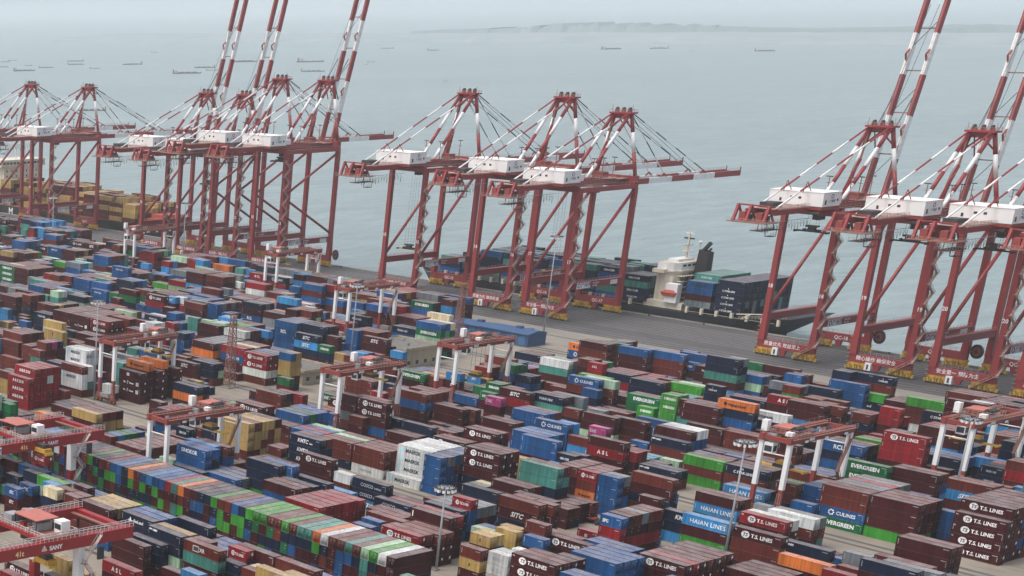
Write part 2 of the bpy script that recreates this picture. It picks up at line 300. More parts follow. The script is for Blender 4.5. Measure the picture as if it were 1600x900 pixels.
# ---------------------------------------------------------------- ship-to-shore quay cranes
G = YW-YL
LX = 10.1
def quay_crane(X, label, dz=0.0, ap=83.6, kbrace=False, up=False, num='', slogan='', trol=None, spr=None, reel=False, lead=True):
    zb = 53.4+dz; zt = 57.3+dz
    T = empty('quay_crane', (X, YL, 0), label, 'quay crane', 'ship-to-shore cranes along the quay')
    key = (dz, ap)
    def add(name, k, fn, parent=T, loc=None):
        def mk():
            b = MB(); fn(b); return b.mesh(name)
        return link(name, cached((name, k), mk), parent, loc)
    # bogies: equaliser beams and wheels
    def bogie(b):
        b.beam((-4.0,0,2.7),(4.0,0,2.7),1.5,.9,YEL)
        for e in (-1,1):
            b.beam((e*2.0-1.8,0,1.85),(e*2.0+1.8,0,1.85),1.3,.9,YEL); b.box(e*2.0-.5,e*2.0+.5,-.8,.8,1.9,3.0,YELS)
            for g in (-1,1):
                cx = e*2.0+g*.98
                b.box(cx-.8,cx+.8,-.75,.75,.5,1.6,YEL); b.disc((cx-.4,-.78,.40),(0,1,0),.40,.1,DARK,10); b.disc((cx+.4,-.78,.40),(0,1,0),.40,.1,DARK,10)
                b.box(cx-.3,cx+.3,-1.15,-.75,.9,1.8,YELS); b.disc((cx,-1.1,2.2),(0,1,0),.28,.5,YEL,8)
        b.box(-4.7,-4.0,-.5,.5,.5,1.5,YELS); b.box(4.0,4.7,-.5,.5,.5,1.5,YELS)
    for y in (0, G):
        for x in (-7.7, 7.7): add('bogie', 0, bogie, loc=(x, y, 0))
    def sill(b):
        b.box(-11.3,11.3,-.75,.75,3.0,5.9,RED); 
        for x in (-7.7,7.7): b.box(x-.7,x+.7,-.7,.7,2.5,3.0,RED)
        b.hexa([(-1.6,-.6,.9),(-.2,-.6,.9),(-.2,.6,.9),(-1.6,.6,.9),(-2.2,-.6,3.0),(.4,-.6,3.0),(.4,.6,3.0),(-2.2,.6,3.0)], RED)
        b.rail((-11,.6,5.9),(11,.6,5.9),1.1,2.2,RAILP)
    s1 = add('sill_beam', 0, sill, loc=(0,0,0)); s2 = add('sill_beam', 0, sill, loc=(0,G,0))
    if slogan:
        me = text_mesh(slogan, 1.75, .02, 0, LETW); o = link('lettering', me, s1, (-8.6,-.78,4.15))
    if num:
        me = text_mesh('QC-'+num, 1.9, .04, 0, LETW); o = link('lettering', me, s2, (-2.6,-.78,3.7))
    def cabinet(b):
        b.box(-4.6,-2.4,-1.5,.2,.9,3.6,WHITE); b.box(-3.9,-3.2,-1.53,-1.5,1.2,3.0,DARK)
    add('electrical_cabinet', 0, cabinet)
    # legs
    def leg(b):
        b.beam((0,0,5.9),(0,0,15.0),2.5,2.3,RED,(0,1,0),2.0,1.9); b.beam((0,0,15.0),(0,0,zb-.4),1.95,1.85,RED,(0,1,0))
    for x in (-LX, LX):
        for y in (0, G):
            l = add('leg', key, leg, loc=(x,y,0))
            if num and y == 0 and (x < 0 or x > 0): link('lettering', text_mesh(num, 2.0, .05, 0, LETW), l, (-1.0 if len(num) > 1 else -.5, -.96, 25.5 if x < 0 else 24.0))
    def ladder(b):
        b.rail((-LX-1.5,-1.0,.9),(-LX-1.5,-1.0,1.0),12.0,.5,RAILP); 
        for k in range(9): b.box(-LX-1.9,-LX-1.0,-1.3,-.7,1.6+k*1.5,1.75+k*1.5,RAILP)
    add('ladder', 0, ladder)
    def portal(b):
        b.box(-.8,.8,1.0,G-1.0,13.0,15.7,RED); b.rail((.7,1.5,15.7),(.7,G-1.5,15.7),1.1,2.2,RAILP); b.box(.7,1.5,1.5,G-1.5,15.62,15.7,DRED) 
    pbs = [add('portal_beam', 0, portal, loc=(x,0,0)) for x in (-LX, LX)]
    def sign(b):
        b.box(.84,.95,5.2,13.8,12.9,15.5,WHITE)
    sg = add('sign_board', 0, sign, pbs[1]); add('sign_board', 'small', lambda b: b.box(.82,.90,27.0,31.5,13.3,15.2,WHITE), pbs[1])
    me = text_mesh('广州港', 2.1, .03, 0, LETB); o = link('lettering', me, sg, (.98, 8.0, 13.35), math.pi/2)
    def ring(b):
        for k in range(10):
            a = 2*math.pi*k/10; c = 2*math.pi*(k+1)/10; b.beam((.99,6.6+.8*math.cos(a),14.2+.8*math.sin(a)),(.99,6.6+.8*math.cos(c),14.2+.8*math.sin(c)),.06,.32,LETB)
    add('emblem', 0, ring, sg)
    for z, y, t in ((14.45,15.5,'NANSHA'),(13.4,15.5,'41t 65t')): link('lettering', text_mesh(t, 1.0, .02, 0, LETW), pbs[1], (.83, y, z), math.pi/2)
    # braces
    for x in (-LX, LX):
        if kbrace:
            add('brace', 'k1', lambda b: b.tube((0,0.6,38),(0,G-.8,zb-1.5),.62,RED,8), loc=(x,0,0)); add('brace', 'k2', lambda b: b.tube((0,0.6,37),(0,G-.8,17.5),.62,RED,8), loc=(x,0,0))
        else:
            add('brace', ('s',dz), lambda b: b.tube((0,.7,17.0),(0,G-.8,zb-1.2),.66,RED,8), loc=(x,0,0))
    # upper frame
    def tie(b):
        b.box(-.7,.7,-1.0,G+1.0,zb-.4,zb+1.5,RED); b.rail((.6,1,zb+1.5),(.6,G,zb+1.5),1.1,2.4,RAILP)
    for x in (-LX, LX): add('upper_tie_beam', key, tie, loc=(x,0,0))
    def cross(b): b.box(-LX+.72,LX-.72,-.9,.9,zb-.2,zb+2.4,RED)
    for y in (0, G): add('cross_beam', key, cross, loc=(0,y,0))
    def seahead(b):
        b.box(-LX-.4,LX+.4,G-1.2,G+1.2,zb+1.6,zb+4.6,RED); b.rail((-LX,G-1.1,zb+4.6),(LX,G-1.1,zb+4.6),1.1,2.4,RAILP)
        b.box(-7,7,G-6.5,G-1.25,zb+3.4,zb+3.7,RAILP); b.rail((7,G-6.4,zb+3.7),(7,G-1.3,zb+3.7),1.1,1.6,RAILP)
    add('sea_side_portal', key, seahead)
    def girder(b):
        b.box(-.75,.75,-29.0,40.5,zb+1.55,zt-.15,RED); b.hexa([(-.75,-33.5,zb+2.8),(.75,-33.5,zb+2.8),(.75,-29,zb+1.55),(-.75,-29,zb+1.55),(-.75,-33.5,zt-.15),(.75,-33.5,zt-.15),(.75,-29,zt-.15),(-.75,-29,zt-.15)], RED)
        b.rail((.7,-33,zt-.15),(.7,-12.2,zt-.15),1.1,2.0,RAILP); b.rail((.7,0,zt-.15),(.7,G-6.6,zt-.15),1.1,2.0,RAILP)
    for x in (-3.7, 3.7): add('girder', key, girder, loc=(x,0,0))
    # boom with painted bands
    BL = 115.4-36.8
    def boom(b):
        rel = [(679-YL-36.8)/BL, (691.9-YL-36.8)/BL, (706.7-YL-36.8)/BL, (721.5-YL-36.8)/BL, 1.0]
        rel[0] = (676.4-YL-36.8)/BL
        bands = list(zip(rel, (RED,WHITE,RED,WHITE,RED)))
        for x in (-3.7,3.7):
            b.banded((x,0,0),(x,BL,0),0,bands,box=(1.2,2.3))
            b.rail((x+.5,1,1.15),(x+.5,BL-1,1.15),1.0,2.6,RAILP,.07)
        for i in range(6): y = 1.5+i*(BL-3)/5; b.beam((-3.1,y,-.5),(3.1,y,-.5),.35,.5,LATT)
        for i in range(3): y = 8+i*24; b.beam((-3.1,y,0),(3.1,y+9,0),.16,.16,DARK)
        b.box(-3.6,3.6,BL-.2,BL+1.0,-.9,.6,RED); b.beam((3.4,BL+.8,.4),(3.4,BL+.8,2.6),.3,.3,DARK); b.beam((-3.4,BL+.8,.4),(-3.4,BL+.8,2.6),.3,.3,DARK)
        for y in ((62-36.8),(89-36.8)):
            b.beam((-3.7,y-2,1.2),(-3.7,y,2.6),.5,.5,RED); b.beam((3.7,y-2,1.2),(3.7,y,2.6),.5,.5,RED); b.beam((-3.7,y+2,1.2),(-3.7,y,2.6),.5,.5,RED); b.beam((3.7,y+2,1.2),(3.7,y,2.6),.5,.5,RED)
    bo = add('boom', 0, boom, loc=(0,36.8,zb+ (3.2 if up else 1.3)))
    if up: bo.rotation_euler.x = math.radians(77.0)
    # A-frame
    RB = [(.30,RED),(.62,WHITE),(1,RED)]
    for e in (-1,1):
        add('mast_leg', ('f',key,e), lambda b: b.banded((e*4.0,34,ap-.4),(e*9.6,34.6,zb+4.7),.78,RB,8))
        add('mast_leg', ('b',key,e), lambda b: b.banded((e*3.9,33,ap-.6),(e*3.7,10.4,zt),.72,[(.27,RED),(.52,WHITE),(.76,RED),(.97,WHITE),(1,RED)],8))
        add('backstay', (key,e), lambda b: b.banded((e*3.9,32.4,ap-.3),(e*3.7,-28.0,zt+.2),.34,[(.19,RED),(.34,WHITE),(.48,RED),(.63,WHITE),(.80,RED),(1,WHITE)],6))
        add('stay_prop', (key,e), lambda b: (b.beam((e*3.7,-9,zt+4.9),(e*3.8,-12.2,zt+8.6),.22,.22,RED), b.beam((e*3.7,-14,zt+4.9),(e*3.8,-12.2,zt+8.6),.22,.22,RED)))
    CB = [(.16,CABLE),(.32,LETW),(.46,CABLE),(.60,LETW),(.74,CABLE),(.86,LETW),(1,CABLE)]
    if not up:
        for e in (-1,1):
            add('forestay', ('o',key,e), lambda b: b.banded((e*3.9,34.8,ap-.3),(e*3.7,89.0,zb+3.8),.25,CB,5))
            add('forestay', ('i',key,e), lambda b: b.banded((e*3.5,34.8,ap-.8),(e*3.7,62.0,zb+3.8),.23,[(.2,CABLE),(.45,LETW),(.7,CABLE),(1,LETW)],5))
        for x in (-1.6,1.6): add('hoist_rope', (key,x), lambda b: b.tube((x,34.8,ap+.4),(x,87.0,zb+3.2),.09,CABLE,4))
    else:
        def fold(b):
            for e in (-1,1):
                b.beam((e*3.4,34.8,ap-.4),(e*3.5,38.6,ap-9.5),.35,.35,CABLE); b.beam((e*3.5,38.6,ap-9.5),(e*3.6,42.2,ap-3.0),.35,.35,LETW)
                b.tube((e*1.6,34.8,ap+.4),(e*1.6,52.0,ap+42.0),.10,CABLE,4)
                b.beam((e*3.5,36,ap-1),(e*3.7,43.2,ap+10),.30,.30,CABLE)
        add('folded_forestay', key, fold)
    def apex(b):
        b.box(-5.2,5.2,31.6,36.4,ap-.5,ap+.15,RED); b.box(-4.2,4.2,33.2,34.8,ap-2.0,ap-.5,RED)
        b.rail((-5.1,31.7,ap+.15),(5.1,31.7,ap+.15),1.1,1.6,RAILP); b.rail((5.1,31.7,ap+.15),(5.1,36.3,ap+.15),1.1,1.6,RAILP); b.rail((-5.1,36.3,ap+.15),(5.1,36.3,ap+.15),1.1,1.6,RAILP)
        for x in (-3.4,-.2,2.8):
            b.disc((x,34.2,ap+1.2),(1,0,0),.9,.7,DARK,10); b.box(x-.7,x+.7,33.6,34.8,ap+.15,ap+.9,RED)
        for x in (-4.9,4.9): b.beam((x,33,ap+.2),(x,33,ap+3.0),.16,.16,RAILP)
        b.beam((-4.0,34,ap-2),(4.0,34,ap-2),.8,.8,RED); b.beam((-4.6,34,ap-6),(0,34,ap-2),.5,.5,RED); b.beam((4.6,34,ap-6),(0,34,ap-2),.5,.5,RED)
    add('apex_platform', key, apex)
    # back access mast (dark tubular ladder mast on the left)
    add('access_mast', key, lambda b: (b.beam((-8.4,30.5,zb+4),(-5.2,33,ap-12),1.0,1.0,RED), b.beam((-5.2,33,ap-12),(-4.2,33.4,ap-1),.5,.5,LATT), b.rail((-7,31.4,zb+12),(-5.0,31.8,zb+14),1.1,1.0,RAILP)))
    # machine house
    def house(b):
        b.box(-10.3,10.3,-11.5,-1.0,zt+.1,zt+4.9,HOUSEW); b.box(-10.45,10.45,-11.65,-.85,zt+4.9,zt+5.12,HOUSEW); b.box(-10.2,10.2,-11.4,-1.1,zt-1.1,zt+.09,DRED)
    hs = add('machine_house', key, house)
    for x in (-2.2,.9): add('window', 'sq', lambda b: b.box(0,1.1,-.06,.02,0,.8,GLASS), hs, (x,-11.5,zt+2.4))
    add('window', 'tall', lambda b: b.box(0,.8,-.06,.02,0,1.2,GLASS), hs, (-6.2,-11.5,zt+1.2))
    add('door', 'side', lambda b: b.box(-.02,.06,0,.8,0,1.6,GLASS), hs, (10.3,-10.2,zt+.8)); add('window', 'side', lambda b: b.box(-.02,.06,0,.8,0,.8,GLASS), hs, (10.3,-3.2,zt+1.8))
    link('lettering', text_mesh('广州港', 1.15, .02, 0, LETB), hs, (10.34, -7.6, zt+1.5), math.pi/2)
    def emb(b):
        for k in range(10):
            a = 2*math.pi*k/10; c = 2*math.pi*(k+1)/10; b.beam((10.34,-6.1+.7*math.cos(a),zt+3.6+.7*math.sin(a)),(10.34,-6.1+.7*math.cos(c),zt+3.6+.7*math.sin(c)),.05,.25,LETB)
    add('emblem', ('h',key), emb, hs)
    # rear winch platform with cable chain loops
    def rear(b):
        b.box(-7.5,7.5,-39.0,-30.0,zb-.6,zb-.35,LATT); b.rail((-7.4,-38.9,zb-.35),(7.4,-38.9,zb-.35),1.1,1.5,RAILP); b.rail((7.4,-38.9,zb-.35),(7.4,-30.1,zb-.35),1.1,1.5,RAILP)
        for x in (-5,1.5): b.box(x,x+2.4,-36,-33,zb-.3,zb+2.8,DRED); b.box(x+.3,x+2.1,-33,-30.5,zb-.3,zb+1.6,DARK)
        for x in (-6.6,-1.6,5.2): b.beam((x,-36.5,zb-.3),(x,-34.5,zb+5.4),.9,.9,RED); b.beam((x,-31,zb-.3),(x,-34.5,zb+5.2),.6,.6,RED)
        b.beam((-6.6,-34.5,zb+5.2),(5.2,-34.5,zb+5.2),.5,.5,RED)
        b.box(-6,4.5,-30,-12.3,zt-.1,zt+.05,RAILP); b.rail((6,-30,zt),(6,-12.3,zt),1.1,1.6,RAILP); b.beam((6,-30,zt),(6,-12.3,zt),.3,.4,RAILP)
        b.box(-3.0,2.0,-28,-22,zt+.05,zt+2.0,DARK)
        b.box(3.0,7.2,-40.5,-29,zb-3.0,zb-2.8,DARK); b.rail((7.1,-40.4,zb-2.8),(7.1,-29.1,zb-2.8),1.1,1.5,RAILP); b.rail((3,-40.4,zb-2.8),(7.1,-40.4,zb-2.8),1.1,1.4,RAILP)
        for y in (-39,-34,-30): b.beam((5,y,zb-2.8),(5,y,zb-.5),.2,.2,DARK)
        b.box(4.2,6.6,-33.0,-30.0,zb-5.4,zb-5.2,DARK); b.rail((6.5,-33,zb-5.2),(6.5,-30,zb-5.2),1.1,1.4,GREYM); b.beam((4.4,-33,zb-5.2),(4.4,-33,zb-2.9),.15,.15,DARK); b.beam((6.5,-30,zb-5.2),(6.5,-30,zb-2.9),.15,.15,DARK)
    add('rear_platform', key, rear)
    def loops(b):
        for i in range(16):
            y = -38+i*1.75; d = 3.2 + .8*math.sin(i*1.3)
            b.tube((5.6,y,zb-.4),(5.6,y+.6,zb-.4-d),.07,DARK,3); b.tube((5.6,y+.6,zb-.4-d),(5.6,y+1.15,zb-.4-d*.2),.07,DARK,3)
        b.beam((5.6,-39,zb-.35),(5.6,-9,zb-.35),.16,.16,GREYM)
    add('cable_loops', key, loops)
    # zig-zag access stair on the right land leg
    def stair(b):
        z = 6.2; s = 1; n = int((zb-8)/3.45)
        for i in range(n):
            b.stair((LX+1.75,-1.7*s,z),(LX+1.75,1.7*s,z+3.45),.8,RAILP); b.box(LX+1.0,LX+2.3,1.7*s-.55,1.7*s+.55,z+3.4,z+3.5,RAILP); b.rail((LX+2.25,1.7*s-.5,z+3.5),(LX+2.25,1.7*s+.5,z+3.5),1.1,.9,RAILP)
            z += 3.45; s = -s
    add('access_stair', key, stair)
    add('access_stair', 'low', lambda b: (b.stair((LX+1.2,-1.3,5.9),(LX-6.0,-1.3,1.0),.9,RAILP,(0,1,0)), b.box(LX+.6,LX+2.2,-2.2,-.9,5.75,5.95,RAILP)))
    add('leg_gusset', 0, lambda b: b.hexa([(LX-1.6,-.7,3.0),(LX+1.0,-.7,3.4),(LX+1.0,.7,3.4),(LX-1.6,.7,3.0),(LX-1.6,-.78,5.6),(LX+1.3,-.78,6.6),(LX+1.3,.78,6.6),(LX-1.6,.78,5.6)], RED))
    add('electrical_house', key, lambda b: b.box(4.6,7.2,2.0,5.0,zt+.2,zt+2.7,HOUSEW))
    def lamp_pole(b):
        b.beam((0,0,zt-.2),(0,0,zt+8.5),.22,.22,LATT); b.beam((-1.3,0,zt+8.5),(1.3,0,zt+8.5),.2,.35,DARK); b.beam((-1.0,0,zt+6.2),(1.0,0,zt+6.2),.15,.15,LATT)
    for x,y in ((4.2,14),(4.2,20),(-4.2,14),(4.2,27)): add('floodlight_pole', key, lamp_pole, loc=(x,y,0))
    def deckhouse(b): b.box(-6,6,22,27,zt-.1,zt+.1,RAILP); b.box(-2.5,2.5,23,26.5,zt+.1,zt+2.4,DRED); b.rail((6,22,zt+.1),(6,27,zt+.1),1.1,1.2,RAILP); b.rail((-6,22,zt+.1),(6,22,zt+.1),1.1,1.5,RAILP)
    add('hoist_deck', key, deckhouse)
    def wrail(b):
        b.box(4.4,5.3,-1,36,zt-1.9,zt-1.8,RAILP); b.rail((5.25,-1,zt-1.8),(5.25,36,zt-1.8),1.1,1.5,RAILP); b.beam((4.4,0,zt-1.9),(4.4,35,zt-1.9),.2,.2,RAILP)
    add('walkway', key, wrail)
    # trolley, cab and spreader
    y0 = trol if trol is not None else 8.0
    def trolley(b):
        b.box(-3.2,3.2,-3,3,zb+.2,zb+1.5,GREYM); b.box(-2.6,-.6,3.2,5.4,zb-2.6,zb+.1,HOUSEW); b.box(-2.5,-.7,5.4,5.46,zb-2.2,zb-.9,GLASS); b.box(-.57,-.52,3.5,5.2,zb-2.2,zb-.8,GLASS)
        b.box(.5,3.0,-2.0,2.0,zb-2.0,zb+.2,DARK)
    add('trolley', key, trolley, loc=(0,y0,0))
    if spr is not None:
        def spreader(b):
            b.box(-6.1,6.1,-.35,.35,-.3,.25,YELS if spr < 30 else DARK); b.box(-1.9,1.9,-1.2,1.2,-.1,.7,DARK); b.box(-1.2,1.2,-.9,.9,.7,1.6,DARK)
            for e in (-1,1): b.box(e*6.1-.25,e*6.1+.25,-1.22,1.22,-.5,.2,DARK); b.box(e*3-.2,e*3+.2,-.8,.8,-.25,.8,DARK)
            b.box(-2.2,2.2,-1.0,1.0,1.6,2.2,DARK)
        s = add('spreader', spr < 30, spreader, loc=(0,y0,spr))
        def ropes(b):
            for x in (-1.8,1.8):
                for y in (-.9,.9): b.tube((x,y0+y,spr+2.2),(x*.8,y0+y,zb+.3),.05,DARK,3)
        add('hoist_rope', ('h',X), ropes)
    if reel:
        def rl(b):
            b.disc((0,0,0),(.25,.97,0),2.6,.7,RUBBER,20); b.disc((0,0,0),(.25,.97,0),1.7,.78,DRED,16); b.disc((0,0,0),(.25,.97,0),.8,.9,RUBBER,12)
            b.beam((-5.5,.4,-.6),(-.5,.4,-.1),.5,.5,RAILP)
        add('cable_reel', 0, rl, loc=(LX+3.2,G+1.5,6.4))
    return T
SL = ['安全第一 预防为主','质量优先 效益至上','精心操作 确保安全','质量为先 确保畅通']
S = 'red quay crane'
quay_crane(-920.0, S+' at the far left edge, boom lowered, behind the nearer left cranes', num='8', slogan=SL[0])
quay_crane(-860.3, S+' second from left, boom lowered, above the tan containers ship', num='9', slogan=SL[1])
quay_crane(-753.2, S+' with raised boom, leftmost of the three raised left booms', up=True, num='10', slogan=SL[2], trol=10)
quay_crane(-722.3, S+' with raised boom, middle one of the three raised left booms', up=True, num='11', slogan=SL[3], trol=12, spr=38)
quay_crane(-696.0, 'tall '+S+' with lowered boom and crossed braces in the left group', dz=5.2, ap=92.3, kbrace=True, num='12', slogan=SL[0])
quay_crane(-662.8, 'tall '+S+' with raised boom, rightmost crane of the left group', dz=5.2, ap=92.4, kbrace=True, up=True, num='13', slogan=SL[1], trol=6, spr=54, reel=True)
quay_crane(-572.2, S+' numbered 15, leftmost of the three middle cranes, spreader hanging low', dz=2.5, ap=88.9, num='15', slogan=SL[2], trol=5, spr=20)
quay_crane(-518.4, S+' numbered 16, middle one of the three middle cranes', dz=2.5, ap=88.9, num='16', slogan=SL[3], trol=40, spr=13)
quay_crane(-489.0, S+' numbered 17, rightmost of the three middle cranes, boom lowered', num='17', slogan=SL[0], trol=20)
quay_crane(-378.5, S+' numbered 18 with raised boom, beside the ship stern', ap=83.1, up=True, num='18', slogan=SL[1], trol=2, spr=47, reel=True)
quay_crane(-342.7, S+' numbered 19 with raised boom, between cranes 18 and 20', ap=83.1, up=True, num='19', slogan=SL[2], trol=2, spr=47, reel=True)
quay_crane(-314.1, S+' numbered 20 with raised boom, next to the right edge', ap=83.1, up=True, num='20', slogan=SL[0], trol=2, spr=47, reel=True)
quay_crane(-285.3, S+' cut off by the right edge, only its left leg in view', ap=83.1, num='21', slogan=SL[3], up=True)
# ---------------------------------------------------------------- rubber-tyred yard gantries
def yard_gantry(x, y, label, trol=16.0, spr=14.0, held=None, h=20.0, span=26.0):
    """x,y: near left leg; legs 7.5 m apart along the quay, 26 m across."""
    T = empty('yard_gantry', (x, y, 0), label, 'yard gantry', 'rubber-tyred gantries in the yard')
    WB = 7.5
    def add(name, k, fn, loc=None, parent=T):
        def mk():
            b = MB(); fn(b); return b.mesh(name)
        return link(name, cached(('rtg',name,k), mk), parent, loc)
    def leg(b):
        b.beam((0,0,1.9),(0,0,8.2),1.0,.95,DRED,(0,1,0)); b.beam((0,0,8.2),(0,0,h),1.15,1.0,WHITE,(0,1,0))
    for a in (0,WB):
        for c in (0,span): add('leg', h, leg, (a,c,0))
    def sill(b):
        b.box(-1.5,WB+1.5,-.5,.5,1.1,1.9,DRED); b.rail((-1,-.5,1.9),(WB+1,-.5,1.9),1.1,1.2,RAILP)
        b.box(1.5,WB-1.5,-1.0,1.0,2.0,3.4,GREYM)
    for c in (0,span): add('sill_beam', 0, sill, (0,c,0))
    def wheel(b): b.disc((0,0,.75),(0,1,0),.75,.6,RUBBER,14); b.disc((0,0,.75),(0,1,0),.35,.64,YEL,8)
    for c in (0,span):
        for a in (-.9,.9,WB-.9,WB+.9): add('wheel', 0, wheel, (a,c,0))
    add('leg_tie', h, lambda b: b.tube((.5,0,h-3.2),(WB-.5,0,h-3.2),.17,WHITE,6)); add('leg_tie', h, lambda b: b.tube((.5,0,h-3.2),(WB-.5,0,h-3.2),.17,WHITE,6), (0,span,0))
    def girder(b):
        b.box(-.6,.6,-.9,span+.9,h,h+1.75,DRED)
        b.box(.6,1.35,-.6,span+.6,h+1.3,h+1.38,LATT); b.rail((1.3,-.6,h+1.38),(1.3,span+.6,h+1.38),1.1,1.3,RAILP,.08); b.rail((-.55,-.6,h+1.75),(-.55,span+.6,h+1.75),1.0,2.0,LATT,.07)
        for k in range(3): y = 4+k*8.5; b.box(1.36,1.42,y,y+1.4,h+.2,h+.8,LETW)
    for a in (0,WB): add('girder', (h,span), girder, (a,0,0))
    add('end_tie', h, lambda b: b.box(.6,WB-.6,-.7,.2,h+.3,h+1.4,DRED)); add('end_tie', h, lambda b: b.box(.6,WB-.6,-.7,.2,h+.3,h+1.4,DRED), (0,span+.5,0))
    def board(b): b.box(.62,.68,7.0,9.2,h+.25,h+1.1,LETW)
    add('sign_board', h, board, (WB,0,0))
    def stairs(b):
        b.stair((WB+.9,span,3.0),(WB+.9,span-4.2,10.5),.8,LATT); b.stair((WB+.9,span-4.2,10.5),(WB+.9,span-.6,h-1.5),.8,LATT); b.box(WB+.5,WB+1.4,span-4.8,span-3.8,10.4,10.5,LATT)
        b.rail((WB+.9,span-.5,1.9),(WB+.9,span+.5,1.9),6,.9,RAILP)
        b.rail((WB-.6,-.7,1.6),(WB+.6,-.7,1.6),5.5,.6,RAILP)
    add('access_stair', h, stairs)
    def trolley(b):
        b.box(-.6,WB+.6,-3.2,3.2,h+1.8,h+2.15,LATT); b.box(.6,WB-2.2,-2.8,2.6,h+3.3,h+3.5,PINKT); b.box(.9,WB-2.5,-2.4,2.2,h+2.15,h+3.3,DRED)
        b.disc((WB-1.6,0,h+3.0),(0,1,0),.9,3.4,DARK,10); b.rail((-.6,-3.2,h+2.15),(WB+.6,-3.2,h+2.15),1.1,1.1,RAILP,.09); b.rail((WB+.6,-3.2,h+2.15),(WB+.6,3.2,h+2.15),1.1,1.1,RAILP,.09); b.rail((-.6,3.2,h+2.15),(WB+.6,3.2,h+2.15),1.1,1.1,RAILP,.09)
        b.box(-1.4,.2,-4.4,-2.9,h+2.1,h+4.9,WHITE); b.box(WB-2.0,WB-.2,-4.6,-3.3,h+1.9,h+2.9,HOUSEW)
    tr = add('trolley', h, trolley, (0,trol,0))
    def cab(b):
        b.box(1.0,3.4,-5.6,-3.6,h-3.2,h-.4,WHITE); b.box(1.2,3.2,-5.66,-5.6,h-2.7,h-1.2,GLASS); b.box(3.4,3.46,-5.3,-3.9,h-2.7,h-1.2,GLASS); b.box(1.0,3.4,-4.8,-4.2,h-.4,h+1.9,GREYM)
    add('cab', h, cab, (0,trol,0))
    def spreader(b):
        b.box(-6.0,6.0,-.35,.35,-.1,.35,YELS)
        for e in (-1,1): b.box(e*6-.22,e*6+.22,-1.2,1.2,-.15,.4,YELS)
        b.box(-2.2,2.2,-1.3,1.3,.35,1.1,DARK); b.box(-1.5,1.5,-1.0,1.0,1.1,2.0,YEL)
        for x in (-1.8,1.8):
            for y in (-.9,.9): b.tube((x,y,1.0),(x,y,h+2-spr),.05,DARK,3)
    add('spreader', (h,spr), spreader, (WB/2,trol,spr))
    return T
yg = 'red and white yard gantry '
yard_gantry(-382.3, 388.6, yg+'in the middle, in front of the tan offices', trol=17, spr=17.0, h=19.8)
yard_gantry(-393.0, 452.3, yg+'spanning the lane below the blue sheds', trol=15, spr=8.5, h=19.8)
yard_gantry(-361.0, 302.2, yg+'left of the SINOKOR containers, holding a navy container', trol=19, spr=15.0, h=19.6)
yard_gantry(-459.5, 361.2, yg+'over the orange-topped maroon stack on the left', trol=22, spr=14.5, h=20.0)
yard_gantry(-256.0, 419.8, yg+'behind the HAIAN LINES containers, cab at its near end', trol=5, spr=12.5, h=20.2)
yard_gantry(-242.3, 478.3, yg+'at the right edge below crane 20', trol=10, spr=14, h=19.8)
yard_gantry(-501.5, 513.0, yg+'in the upper middle, left of the lattice tower', trol=6, spr=16, h=19.8)
yard_gantry(-699.0, 562.0, yg+'at the upper left, under the leftmost raised booms', trol=4, spr=16, h=19.8)
yard_gantry(-595.0, 562.0, yg+'at the foot of the rightmost crane of the left group', trol=5, spr=16, h=19.8)

